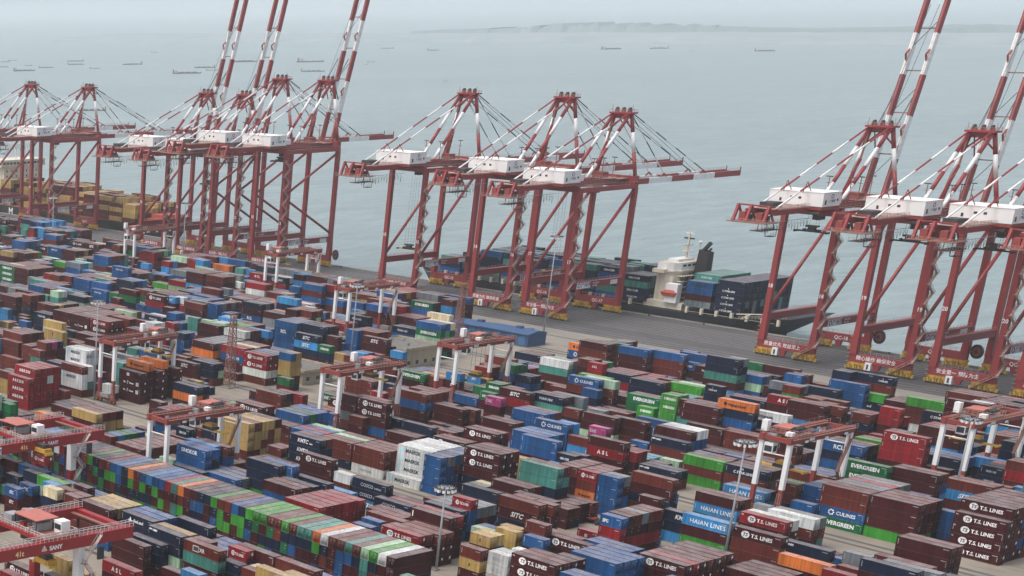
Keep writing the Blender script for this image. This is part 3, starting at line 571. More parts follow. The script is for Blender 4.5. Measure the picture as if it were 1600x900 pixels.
# ---------------------------------------------------------------- large rail-mounted gantries at lower left
def rail_gantry(xf, yleg, yend, label, trol):
    T = empty('rail_gantry', (xf, yleg, 0), label, 'rail gantry crane', 'red 41t rail gantries at lower left')
    B = 18.8; E = yend-yleg
    def add(name, k, fn, loc=None, parent=T):
        def mk():
            b = MB(); fn(b); return b.mesh(name)
        return link(name, cached(('rmg',name,k,E), mk), parent, loc)
    def girder(b):
        b.box(-.8,.8,-62,E,16.4,19.0,SRED)
        b.rail((.7,-62,19.0),(.7,E,19.0),1.3,1.15,RMGR,.13); b.rail((-.7,-62,19.0),(-.7,E,19.0),1.2,1.15,RMGR,.12)
    gf = add('girder', 0, girder); gb = add('girder', 0, girder, (-B,0,0))
    for nm, sz, mat, y, z in (('SANY',1.35,LETW,-9.6,17.15),('41t',1.65,LETC,-18.6,17.0)):
        link('lettering', text_mesh(nm, sz, .05, 0, mat), gf, (.83, y, z), math.pi/2)
    def emblem(b):
        for k in range(3):
            a = math.radians(90+120*k); c = Vector((.84,-11.0,17.65)); b.beam(c, c+Vector((0,math.cos(a)*.75,math.sin(a)*.75)), .05,.26,LETW)
        for k in range(3):
            a = math.radians(90+120*k); c = math.radians(90+120*(k+1)); o = Vector((.84,-11.0,17.65)); b.beam(o+Vector((0,math.cos(a)*.8,math.sin(a)*.8)), o+Vector((0,math.cos(c)*.8,math.sin(c)*.8)), .05,.12,LETW)
    add('emblem', 0, emblem, None, gf)
    pl = add('sign_board', 0, lambda b: b.box(.82,.9,-29.2,-24.9,16.6,18.6,WHITE), None, gf)
    link('lettering', text_mesh('广州港', 1.35, .03, 0, LETB), pl, (.92,-28.9,17.0), math.pi/2)
    def leg(b):
        b.beam((0,0,1.6),(0,0,8.6),2.0,1.7,SRED,(0,1,0)); b.beam((0,0,8.6),(0,0,16.38),2.05,1.75,WHITE,(0,1,0))
    for x in (-1.2,-B+1.2):
        add('leg', 0, leg, (x,0,0)); add('leg', 0, leg, (x,-52,0))
    for y in (0,-52): add('sill_beam', 0, lambda b: (b.box(-B-2,2,-.7,.7,.9,2.1,SRED), [b.disc((x,0,.5),(0,1,0),.5,.4,DARK,10) for x in (-B-1,-B+1.5,-1.5,1)]), (0,y,0))
    def tie(b):
        b.box(-B+.8,-.8,E-1.6,E-.1,17.2,18.7,SRED); b.box(-B+.8,-.8,E-3.4,E-2.6,18.0,18.3,LATT)
    add('end_tie', 0, tie)
    def stair(b):
        z = 3.0; s = 1
        for i in range(4):
            b.stair((1.0,1.2*s+1.0,z),(1.0,-1.2*s+1.0,z+3.2),.8,RMGR); b.box(.4,1.7,-1.2*s+.5,-1.2*s+1.5,z+3.1,z+3.22,LATT); b.rail((1.6,-1.2*s+.5,z+3.2),(1.6,-1.2*s+1.5,z+3.2),1.1,.9,RMGR); z += 3.2; s = -s
        b.stair((1.4,1.6,15.6),(1.4,4.0,18.6),.8,RMGR)
        b.box(1.9,2.4,2.6,4.2,13.4,16.2,DARK)
    add('access_stair', 0, stair)
    def trolley(b):
        b.box(-B,0,-4.5,4.5,19.0,19.35,LATT)
        for y in (-4.5,4.5): b.rail((-B,y,19.35),(0,y,19.35),1.2,1.2,RMGR,.12); b.beam((-B,y,19.1),(0,y,19.1),.6,.8,SRED)
        b.rail((-.2,-4.5,19.35),(-.2,4.5,19.35),1.2,1.2,RMGR,.12); b.rail((-B+.2,-4.5,19.35),(-B+.2,4.5,19.35),1.2,1.2,RMGR,.12)
        b.box(-B+5.2,-5.2,-3.0,3.2,22.0,22.2,PINKT)
        for x in (-B+5.4,-5.4):
            for y in (-2.8,3.0): b.beam((x,y,19.4),(x,y,22),.2,.2,DARK)
        for x in (-13,-9.5): b.disc((x,0,20.6),(0,1,0),1.0,3.6,DARK,12)
        b.box(-8.0,-6.0,-2,2,19.4,21.2,GREYM); b.box(-B+2.0,-B+5.0,-3.6,-.8,19.4,21.6,GREYM); b.box(-4.2,-1.6,1.2,3.6,19.4,22.2,HOUSEW); b.box(-4.0,-1.8,1.14,1.2,20.3,21.5,GLASS)
        b.box(-B+3,-B+6,.6,3.6,19.4,20.8,PINKT); b.disc((-B+1.8,2.4,20.6),(0,0,1),.8,1.6,PINKT,10)
        b.box(-12.4,-10.6,-2.4,2.4,19.4,20.4,SRED); b.box(-8.4,-8.0,-3,3,19.4,20.9,LATT); b.disc((-6.2,2.6,20.1),(0,1,0),.7,1.0,DARK,10); b.disc((-14.6,-2.4,20.1),(0,1,0),.7,1.0,DARK,10); b.box(-16.5,-14.5,1.5,3.8,19.4,21.6,GREYM)
        for x in (-12,-7): b.rail((x,-4.5,19.35),(x,4.5,19.35),1.1,1.5,WHITE,.1)
        b.box(-13,-7,-1.6,1.6,16.2,19.0,DARK); b.box(-15.5,-4.5,-2.6,-2.2,17.6,18.9,SRED); b.box(-15.5,-4.5,2.2,2.6,17.6,18.9,SRED)
    add('trolley', 0, trolley, (0,trol,0))
    return T
rail_gantry(-361.0, 276.0, 285.5, 'large red 41t gantry crane at left, farther one, beside the long crosswise row', -12.8)
rail_gantry(-283.5, 220.0, 233.5, 'large red 41t gantry crane in the lower left corner, nearer one', -6.0)
def big_spreader(x, y, z, top, label):
    b = MB(); b.box(x-3.05,x+3.05,y-.5,y+.5,z,z+.5,YELS)
    for e in (-1,1): b.box(x+e*2.9-.3,x+e*2.9+.3,y-1.22,y+1.22,z,z+.6,YELS)
    b.box(x-2.6,x+2.6,y-1.2,y+1.2,z+.5,z+1.6,YEL); b.box(x-1.6,x+1.6,y-.9,y+.9,z+1.6,z+2.6,DARK)
    for dx in (-2,2):
        for dy in (-1,1): b.tube((x+dx,y+dy*.8,z+1.5),(x+dx,y+dy*.8,top),.06,DARK,3)
    return tag(b.build('spreader'), label, 'spreader', 'spreaders hanging from the 41t gantries')
big_spreader(-358.2, 263.2, 15.75, 19.2, 'yellow spreader gripping the red container under the farther 41t gantry')
big_spreader(-289.0, 214.0, 11.6, 19.2, 'yellow spreader hanging over tan containers under the nearer 41t gantry')

# ---------------------------------------------------------------- light masts and lattice towers
def light_mast(x, y, h, label):
    T = empty('light_mast', (x,y,0), label, 'light mast', 'high light masts in the yard')
    b = MB(); b.tube((0,0,0),(0,0,h),.34,GALV,10,.16); b.box(-.6,.6,-.6,.6,0,.5,QWALL); b.build('pole', T)
    b = MB(); R = 1.9
    for k in range(16):
        a = 2*math.pi*k/16; c = 2*math.pi*(k+1)/16; b.beam((R*math.cos(a),R*math.sin(a),h),(R*math.cos(c),R*math.sin(c),h),.14,.14,GALV)
    for k in range(4): a = math.pi*k/2; b.beam((0,0,h+.2),(R*math.cos(a),R*math.sin(a),h),.12,.12,GALV)
    b.build('lamp_ring', T)
    me = cached('lamp', lambda: MB().box(-.35,.35,-.25,.25,-.85,-.1,LETW).box(-.4,.4,-.3,.3,-.1,.12,DARK).mesh('floodlight'))
    for k in range(12):
        a = 2*math.pi*k/12; link('floodlight', me, T, ((R+.25)*math.cos(a),(R+.25)*math.sin(a),h-.05), a)
    return T
lm = 'tall grey light mast with a ring of floodlights, '
light_mast(-265.0, 312.5, 20.6, lm+'at the bottom centre')
light_mast(-227.3, 366.4, 32.4, lm+'in front of the HAIAN LINES stack')
light_mast(-463.8, 594.5, 39.0, lm+'before crane 17')
light_mast(-462.1, 361.0, 34.0, lm+'left of the orange-topped stack')
light_mast(-465.6, 487.0, 28.6, lm+'between the two tan offices')
light_mast(-231.5, 470.0, 24.0, lm+'at the right edge')
light_mast(-695.8, 598.3, 32.7, lm+'among the left group of quay cranes')
light_mast(-800.0, 590.0, 28.0, lm+'at the far left edge')
def lattice_tower(x, y, h, label):
    T = empty('lattice_tower', (x,y,0), label, 'lattice tower', 'rusty lattice towers in the yard')
    b = MB(); w0, w1 = 1.5, .75
    for sx in (-1,1):
        for sy in (-1,1): b.beam((sx*w0,sy*w0,.4),(sx*w1,sy*w1,h),.22,.22,LATT)
    b.build('frame', T); b = MB(); n = 10
    for k in range(n):
        z0 = .4+(h-.4)*k/n; z1 = .4+(h-.4)*(k+1)/n; a = w0+(w1-w0)*k/n; c = w0+(w1-w0)*(k+1)/n
        for s in (-1,1):
            b.beam((-a,s*a,z0),(c,s*c,z1),.14,.14,LATT); b.beam((a,s*a,z0),(-c,s*c,z1),.14,.14,LATT); b.beam((s*a,-a,z0),(s*c,c,z1),.14,.14,LATT); b.beam((s*a,a,z0),(s*c,-c,z1),.14,.14,LATT)
            b.beam((-c,s*c,z1),(c,s*c,z1),.14,.14,LATT); b.beam((s*c,-c,z1),(s*c,c,z1),.14,.14,LATT)
    b.build('bracing', T)
    b = MB(); b.box(-2.4,2.4,-2.4,2.4,0,.4,QWALL); b.build('footing', T)
    b = MB(); b.box(-1.1,1.1,-1.1,1.1,h,h+.15,LATT); b.rail((-1,-1,h+.15),(1,-1,h+.15),1.0,1,LATT); b.rail((1,-1,h+.15),(1,1,h+.15),1.0,1,LATT); b.build('top_platform', T)
lattice_tower(-451.8, 413.5, 25.4, 'rust-red lattice tower standing on open ground left of the middle gantry')
lattice_tower(-471.0, 551.5, 22.5, 'rust-red lattice tower between the EVERGREEN stack and the blue sheds')

# ---------------------------------------------------------------- small buildings in the yard
def office(x0, x1, y0, y1, h, label):
    T = empty('yard_office', ((x0+x1)/2,(y0+y1)/2,0), label, 'building'); X = (x1-x0)/2; Y = (y1-y0)/2
    MB().box(-X,X,-Y,Y,0,h,STONE).build('wall', T)
    b = MB(); b.box(-X-.9,X+.9,-Y-.9,Y+.9,h,h+.35,STONE)
    for a in ((-X-.9,X+.9,-Y-.9,-Y-.6),(-X-.9,X+.9,Y+.6,Y+.9),(-X-.9,-X-.6,-Y-.6,Y+.6),(X+.6,X+.9,-Y-.6,Y+.6)): b.box(*a,h+.35,h+.95,STONE)
    b.box(-X-.6,X+.6,-Y-.6,Y+.6,h+.35,h+.45,ROOFG); rf = b.build('roof', T)
    b = MB()
    for x,y in ((-X*.6,0),(-X*.3,Y*.4),(X*.5,-Y*.3)): b.box(x-.5,x+.5,y-.4,y+.4,h+.45,h+1.6,GREYM)
    b.build('roof_unit', rf)
    me = MB().box(-.7,.7,-.05,.05,0,1.5,GLASS).box(-.85,.85,-.07,-.02,-.12,0,HOUSEW).mesh('window')
    n = max(2,int(2*X/4.2))
    for i in range(n): link('window', me, T, (-X+(i+.5)*2*X/n, -Y-.02, 1.3))
    n = max(2,int(2*Y/4.2))
    for i in range(n): link('window', me, T, (X+.02, -Y+(i+.5)*2*Y/n, 1.3), math.pi/2)
    MB().box(-.55,.55,-.06,.04,0,2.2,DARK).build('door', T, (-X*.2,-Y-.04,0))
office(-461.0,-441.0,489.5,507.0,7.0,'tan rendered office block with flat grey roof beside the lattice tower')
office(-468.0,-440.0,437.5,452.0,4.6,'low tan office with flat roof and small white vents, left of the middle gantry')
def shed(x0, x1, y0, y1, h, label, step):
    T = empty('blue_shed', ((x0+x1)/2,(y0+y1)/2,0), label, 'shed', 'blue metal sheds by the apron road'); X = (x1-x0)/2; Y = (y1-y0)/2
    MB().box(-X,X,-Y,Y,0,h,BLUER).build('wall', T)
    b = MB(); b.hexa([(-X-.4,-Y-.5,h),(X+.4,-Y-.5,h),(X+.4,Y+.5,h),(-X-.4,Y+.5,h),(-X-.4,-.2,h+.9),(X+.4,-.2,h+.9),(X+.4,.2,h+.9),(-X-.4,.2,h+.9)], BLUER)
    b.box(-X-.5,X+.5,-Y-.75,-Y-.5,h-.3,h+.2,BLUET); b.build('roof', T)
    me = MB().box(-1.6,1.6,-.06,.02,0,h*.75,BLUET).mesh('wall_panel')
    n = max(2,int(2*X/step))
    for i in range(n): link('wall_panel', me, T, (-X+(i+.5)*2*X/n, -Y-.03, .3))
    MB().box(-1.2,1.2,-1,1,h+.6,h+1.7,BLUER).build('roof_vent', T, (X*.25,0,0))
shed(-487,-470,566,576,4.2,'short blue metal shed right of the lattice tower',4)
shed(-469.5,-446,563,573.5,5.0,'long blue metal shed with panelled front beside the apron road',5)
shed(-480.5,-468,552,558,3.2,'small blue metal shed in front of the short one',3)
shed(-462,-455,576.2,580,2.6,'tiny blue hut behind the long blue shed',3)

# guard rails beside the truck lanes
def guard(x0, x1, y, label):
    b = MB()
    for z in (.5,.95): b.beam((x0,y,z),(x1,y,z),.12,.24,GALV)
    b.beam((x0,y+1.5,.95),(x1,y+1.5,.95),.12,.24,GALV)
    n = int((x1-x0)/3)
    for i in range(n+1): x = x0+(x1-x0)*i/n; b.box(x-.08,x+.08,y-.08,y+.08,0,1.1,GALV); b.box(x-.08,x+.08,y+1.42,y+1.58,0,1.1,GALV)
    tag(b.build('guard_rail'), label, 'guard rail')
guard(-303,-232,387.2,'long grey double guard rail by the truck lane below the HAIAN LINES stack')
guard(-352,-318,329.0,'grey double guard rail by the lane behind the long crosswise row')

# terminal tractors
def tractor(x, y, rz, label, cabmat, load=None):
    T = empty('terminal_tractor', (x,y,0), label, 'truck', 'trucks in the yard lanes', rz)
    b = MB(); b.box(-2.4,2.6,-1.1,1.1,.8,1.2,DARK); b.box(-8.5,-2.3,-1.2,1.2,1.25,1.5,DRED); b.box(-14.5,-8.5,-1.2,1.2,1.25,1.5,DRED); b.build('chassis', T)
    b = MB(); b.box(.5,2.5,-1.15,1.15,1.2,3.1,cabmat); b.box(.9,2.2,-1.0,1.0,3.1,3.25,cabmat); b.box(-.3,.5,-.4,.4,1.2,2.6,DARK); cb = b.build('cab', T)
    MB().box(2.5,2.55,-1,1,2.1,2.95,GLASS).box(1.0,2.2,-1.2,-1.15,2.1,2.9,GLASS).box(1.0,2.2,1.15,1.2,2.1,2.9,GLASS).build('window', cb)
    me = cached('tyre', lambda: MB().disc((0,0,.52),(0,1,0),.52,.5,RUBBER,12).mesh('wheel'))
    for wx in (1.6,-1.5,-11.2,-12.6):
        for wy in (-.95,.95): link('wheel', me, T, (wx,wy,0))
tractor(-268.5, 378.0, math.radians(5), 'orange-red truck with empty trailer in the lane beside the green stack', ORANGE)
tractor(-281.0, 349.5, math.radians(170), 'dark red truck cab on the open ground left of the SIPG stack', SRED)
tractor(-262.5, 348.8, math.radians(183), 'red truck with trailer parked at the foot of the SIPG stack', SRED)
tractor(-792.0, 612.0, math.radians(4), 'dark red truck on the quay apron below the second crane from left', DRED)
tractor(-735.0, 616.0, math.radians(2), 'dark trailer truck on the apron before the left group', DARK)
tractor(-385.0, 583.0, math.radians(181), 'white truck on the apron road left of crane 18', HOUSEW)

for i in range(16):
    x = -700+i*26.0
    tag(MB().tube((x,664.4,0),(x,664.4,.55),.32,DARK,8).tube((x,664.4,.55),(x,664.4,.75),.5,DARK,8).build('bollard'), 'black mooring bollard on the quay edge', 'bollard', 'bollards along the quay edge')
# ---------------------------------------------------------------- ships
CARGO = []                                   # extra container stacks carried by ships: x, y, z, length, colours
def hull(secs, mat, deck, name, parent):
    """secs: x, y0, y1 at deck, y0, y1 at waterline, deck z."""
    b = MB()
    for a, c in zip(secs, secs[1:]):
        def pts(s): x, d0, d1, w0, w1, z, xw = s; return [(x,d0,z),(xw,w0,-3.0),(xw,w0,-7.0),(xw,w1,-7.0),(xw,w1,-3.0),(x,d1,z)]
        A, C = pts(a), pts(c)
        for i in range(5): b.poly([A[i],A[i+1],C[i+1],C[i]], mat)
        b.poly([A[5],A[0],C[0],C[5]], deck)
    for s in (secs[0], secs[-1]):
        x, d0, d1, w0, w1, z, xw = s; b.poly([(x,d0,z),(xw,w0,-3.0),(xw,w0,-7.0),(xw,w1,-7.0),(xw,w1,-3.0),(x,d1,z)], mat)
    return b.build(name, parent)
rs = random.Random(21)
T = empty('container_ship', (0,0,0), 'dark-hulled container ship at the quay with cream bridge and black funnel', 'ship', 'container ships at the quay')
hull([(-612,683,686,684,685,5.2,-606),(-604,677,692,680,689,4.6,-600),(-588,670.5,698.5,673,696,3.8,-586),(-560,668.3,700.7,668.6,700.4,3.3,-560),(-450,668.3,700.7,668.6,700.4,3.0,-450),(-428,668.3,700.7,670,699,3.6,-430),(-416,668.6,700.4,673,696,5.2,-424),(-406,669.0,700.0,679,690,6.4,-419)], HULLN, HULLK, 'hull', T)
b = MB()
for i in range(27):
    x = -590+i*6.9
    if -474 < x < -455: continue
    link('lashing_post', cached('lash', lambda: MB().box(-.55,.55,-.55,.55,0,2.5,CREAMP).mesh('lashing_post')), T, (x,669.1,3.1))
b = MB(); b.box(-606,-412,668.5,668.62,3.9,4.0,CREAMP); b.rail((-428,669.0,3.7),(-408,669.6,6.2),1.1,1.4,CREAMP); b.beam((-429,668.8,5.6),(-408,669.5,8.0),.4,.4,CREAMP); b.beam((-427,669,3.8),(-423,669,6.2),.35,.35,CREAMP); b.beam((-419,669.3,4.6),(-416,669.5,7.0),.35,.35,CREAMP); b.build('deck_rail', T)
b = MB(); b.box(-474.5,-456,671,698,3.2,6.0,CREAMP)
ring = [(-471,672.5),(-466.5,671.4),(-463.6,673.0),(-462.3,676),(-462.3,689),(-463.6,692),(-466.5,693.6),(-471,692.5)]
for z0, z1, g in ((6.0,18.4,0.0),(18.4,19.0,.9),(19.0,22.2,.25)):
    P0 = [(x+(g if x > -465 else -g)*(1 if abs(x+465) > 2 else 0), y+(g if y > 685 else -g), z0) for x, y in ring]; P1 = [(x, y, z1) for x, y, _ in P0]
    n = len(ring)
    for k in range(n): b.poly([P0[k],P0[(k+1)%n],P1[(k+1)%n],P1[k]], CREAMP if z1 < 19.5 else WHITE)
    b.poly(P1, CREAMP); b.poly(P0[::-1], CREAMP)
b.box(-471.3,-465.5,669.2,671.4,18.0,19.6,CREAMP); b.box(-471.3,-465.5,693.6,699.5,18.0,19.6,CREAMP)
for k in range(5): b.box(-462.3,-459.6,674,682,7.5+k*2.3,7.7+k*2.3,CREAMP); b.rail((-459.7,674,7.7+k*2.3),(-459.7,682,7.7+k*2.3),1.0,1.4,DARK); b.stair((-460.8,674.5+k*.8,7.7+k*2.3-2.3),(-460.8,677.5+k*.8,7.7+k*2.3),.7,DARK)
b.box(-464,-458.2,669.6,672.6,6.0,14.0,WHITE); b.rail((-470.5,672.3,22.2),(-464,672.3,22.2),1.0,1.5,CREAMP); b.rail((-462.6,676,22.2),(-462.6,689,22.2),1.0,1.6,CREAMP)
b.box(-470,-465,677,688,22.2,23.3,WHITE)
sp = b.build('superstructure', T)
wm = MB().box(0,1.4,-.1,.06,0,.9,GLASS).mesh('window'); wq = MB().box(0,.7,-.06,.02,0,.8,GLASS).mesh('window'); ws = MB().box(-.12,.16,0,2.2,0,.9,GLASS).mesh('window')
for k in range(2): link('window', wm, sp, (-470.2+k*2.1,672.3-k*.35,20.4))
for k in range(2): link('window', wq, sp, (-469.6,672.45,14.0-k*6))
for k in range(4): link('window', ws, sp, (-462.2,676.6+k*3.1,20.5))
b = MB(); b.hexa([(-461.9,682.5,6),(-455.6,682.5,6),(-455.6,687.5,6),(-461.9,687.5,6),(-460.2,683,27.6),(-455.8,683,26.6),(-455.8,687,26.6),(-460.2,687,27.6)], HULLK)
b.beam((-459.4,685,26.9),(-456.6,685,30.6),1.4,1.3,HULLK); b.beam((-457.0,684,26.4),(-455.2,684,28.4),.7,.7,HULLK)
b.build('funnel', T)
b = MB(); b.beam((-467,685,22),(-467,685,34),.6,.6,CREAMP); b.beam((-467,681.5,28.5),(-467,688.5,28.5),.3,.4,CREAMP); b.beam((-469.4,685,31.5),(-464.6,685,31.5),.5,.6,DARK); b.beam((-468.8,685,33.6),(-465,685,33.6),.4,.5,WHITE); b.box(-469,-465,683.5,686.5,26.0,26.2,CREAMP); b.rail((-469,683.5,26.2),(-465,683.5,26.2),1,1,CREAMP)
b.beam((-463.5,688,22),(-463.5,688,29.5),.25,.25,CREAMP); b.disc((-463.5,688,30),(0,0,1),.7,1.0,WHITE,8); b.build('mast', T)
b = MB(); b.hexa([(-464.6,669.0,8.7),(-459.2,669.0,8.7),(-459.2,670.6,8.7),(-464.6,670.6,8.7),(-465.6,668.7,10.2),(-458.2,668.7,10.2),(-458.2,670.9,10.2),(-465.6,670.9,10.2)], ORANGE); b.hexa([(-465.6,668.7,10.2),(-458.2,668.7,10.2),(-458.2,670.9,10.2),(-465.6,670.9,10.2),(-463.8,669.3,11.3),(-460,669.3,11.3),(-460,670.4,11.3),(-463.8,670.4,11.3)], ORANGE); b.build('lifeboat', T)
b = MB(); b.beam((-500,668.2,3.2),(-485,667.6,.9),.8,.25,GREYM); b.rail((-500,667.9,3.2),(-485,667.3,.9),1.0,2.0,GREYM); b.build('gangway', T)
def bay(x, L, rows, y0, z0, front, tops, hvar=0, text=None, pal='nnBtns'):
    for r in range(rows):
        h = len(front) - (rs.choice([0,0,1]) if hvar and r > 0 else 0)
        cols = ''.join(rs.choice(pal) for _ in range(h))
        if r == 0: cols = front[::-1]
        else: cols = cols[:-1] + tops[min(r, len(tops)-1) if len(tops) > 1 else 0]
        CARGO.append((x, y0+r*2.52, z0, L, cols, text if r == 0 else None))
bay(-454.6,'4',12,670.2,5.6,'BBms','s', 0, {3:'HL',0:'SINO'})
for r in range(8): CARGO.append((-454.6,674.6+r*2.52,16.33,'4','t',{0:'wan'} if r == 0 else None))
bay(-440.2,'4',13,669.6,5.0,'nnnnn'[:4]+'','n',0,{0:'CSTAR',1:'CSTAR',2:'CSTAR',3:'CSTAR'})
for r in range(13): CARGO.append((-440.2,669.6+r*2.52,15.72,'4','n',None))
bay(-485.2,'4',12,669.6,5.0,'ntnn','s',1,{3:'cma',1:'cma',0:'wan'})
for r in range(3): CARGO.append((-485.2,683+r*2.52,15.72,'4','n',None))
X = -498.2; fr = ['nBntB','tnnBn','BtnnB','nnBtn','ntnBs','Bnnts','nsBn','tnB']
for i in range(8): bay(X-i*13.1,'4',12 if i < 6 else 10-i+6,669.6 if i < 6 else 672.5,4.2,fr[i],('nsBtsn' if i%2 else 'sBnsst'),1,{len(fr[i])-1:'cma'} if i%3 == 0 else None)

T = empty('container_ship', (0,0,0), 'large black-hulled container ship at far left piled with tan containers', 'ship', 'container ships at the quay')
hull([(-1150,668.8,705,669,704,5,-1150),(-860,668.8,705,669,704,5.0,-860),(-830,670,704,673,700,5.4,-834),(-812,677,697,681,693,6.2,-818),(-795,686,688,686.5,687.5,7.5,-804)], HULLK, DECKP, 'hull', T)
link('lettering', text_mesh('M', 6.6, .12, 0, LETW), T, (-957,668.7,-.6))
b = MB(); b.box(-985,-968,672,702,5,29,CREAMP); b.box(-986,-967,669,705,29,33.5,CREAMP); b.beam((-976,687,33),(-976,687,42),.6,.6,CREAMP); sp = b.build('superstructure', T)
wa = MB().box(-.05,.05,0,.9,0,1.2,GLASS).mesh('window'); wb = MB().box(-.05,.05,0,2.0,0,1.4,GLASS).mesh('window')
for k in range(6):
    for j in range(7): link('window', wa, sp, (-968,674+j*4,9+k*3.3))
for j in range(12): link('window', wb, sp, (-967,670.5+j*2.8,30.6))
b = MB(); b.box(-822,-806,677,695,5.4,8.6,ORANGE); b.box(-820,-808,679,693,8.6,11,ORANGE); b.build('forecastle', T)
b = MB(); b.beam((-806,686,7),(-806,686,24),.8,.8,CREAMP); b.beam((-806,683,19),(-806,689,19),.4,.4,CREAMP); b.beam((-806,686,20),(-800,686.5,9),.3,.3,CREAMP); b.build('mast', T)
tp = 'yyybbmy'
for i in range(11):
    x = -838-i*13.2
    if i in (9,): continue
    n = (4,5,5,5,5,6,6,6,6,0,6)[i]
    for r in range(13):
        h = n - rs.choice([0,0,0,1,1,2])
        CARGO.append((x, 670.6+r*2.52, 5.4, '4', ''.join(rs.choice('yybbbmyyb') for _ in range(max(1,h)-1))+rs.choice('yyyybb'), {0:'logo'} if rs.random() < .3 else None))
# anchored freighters out on the water
def freighter(u_label, x, y, L, kind, rz):
    T = empty('cargo_ship', (x,y,SEAZ), u_label, 'ship', 'freighters anchored out on the hazy sea', rz)
    m = SHIPH if kind % 2 == 0 else SHIPR
    def mk():
        W2 = .085; b = MB(); h = .038
        b.hexa([(-.48,-W2,-.02),(.44,-W2,-.02),(.44,W2,-.02),(-.48,W2,-.02),(-.5,-W2,h),(.46,-W2,h),(.46,W2,h),(-.5,W2,h)], m)
        b.hexa([(.44,-W2,-.02),(.485,-.01,-.02),(.485,.01,-.02),(.44,W2,-.02),(.46,-W2,h),(.53,-.012,h*1.45),(.53,.012,h*1.45),(.46,W2,h*1.0)], m)
        return b.mesh('hull')
    def mk2():
        b = MB(); h = .038; b.box(-.46,-.33,-.075,.075,h,h+.06,CREAMP); b.box(-.44,-.35,-.085,.085,h+.06,h+.085,CREAMP); b.beam((-.39,0,h+.085),(-.39,0,h+.14),.012,.012,CREAMP); b.box(-.5,-.47,-.03,.03,h,h+.11,SHIPR); return b.mesh('superstructure')
    def mk3():
        b = MB(); h = .038
        if kind < 2:
            for x0 in (-.26,-.04,.18): b.box(x0,x0+.16,-.06,.06,h,h+.022,SHIPR)
            b.beam((.40,0,h),(.40,0,h+.09),.014,.014,CREAMP)
        else:
            for x0 in (-.2,.05,.3): b.beam((x0,0,h),(x0,0,h+.1),.018,.018,CREAMP); b.beam((x0,0,h+.03),(x0+.1,0,h+.09),.012,.012,CREAMP)
        return b.mesh('deck_gear')
    for nm, f in (('hull',mk),('superstructure',mk2),('deck_gear',mk3)):
        o = link(nm, cached(('ship',nm,kind), f), T); 
    L *= .6; T.scale = (L,L,L); return T
FS = [(-4115.9,2852.7,45,0,'grey freighter at the far left edge of the anchorage'),(-3738,2583,52,1,'low freighter cut by the left edge, nearer one'),(-4204,2941,42,2,'small pale freighter near the left edge, upper one'),(-3770,2686,36,1,'tiny white-bridged freighter right of the left-edge ships'),
(-3450,2447,88,0,'long dark freighter lowest of the left anchorage'),(-3603,2621,62,1,'dark freighter second from left in the lower anchorage row'),(-3993,3005,74,0,'freighter behind another in the pair above the second left crane'),(-3754,2826,72,1,'freighter in front of another in the pair above the second left crane'),(-3463,2665,42,2,'small freighter just right of the overlapping pair'),(-3628,2913,86,0,'long grey freighter alone between the two pairs of left ships'),
(-4607,3790,40,0,'very faint small ship high on the left, near the horizon'),(-3016.6,2574.5,104,1,'dark freighter just left of the first raised boom'),(-3282,2855,82,0,'thin freighter partly behind the first raised boom'),(-3130,2746,50,2,'short freighter touching the first raised boom'),(-3557,3225,120,0,'long faint freighter between the first two raised booms'),(-1987.7,1529,62,1,'nearest dark coaster, seen behind the second left crane'),
(-3411,3322,128,2,'freighter with upright masts between second and third raised booms'),(-2891,2824,82,0,'low barge-like ship below the freighter with upright masts'),(-3147,3248,22,1,'tiny tug ahead of a larger white ship right of the booms'),(-3284,3406,34,2,'white-bridged ship right of the third raised boom'),(-2326,2611,16,1,'tiny launch alone in the open water right of the raised booms'),
(-4299,4528,70,0,'faint ship near the far shore, leftmost of the shore row'),(-3980.6,4395.5,66,1,'faint ship near the far shore, second of the shore row'),(-3611.7,4761.3,110,0,'faint long ship below the far hills, left one'),(-3538,4888,90,1,'faint ship by the far shore right of the long one'),(-3270.7,4669.3,28,2,'tiny faint ship right of the shore row'),(-3105,4754.5,95,1,'faint ship at the right end of the far shore row')]
HD = math.atan2(0.87087157, 0.49134296)
for i,(x,y,L,k,lb) in enumerate(FS):
    freighter(lb, x, y, L, k, HD + (math.pi if i % 3 == 0 else 0) + rs.uniform(-.35,.35))
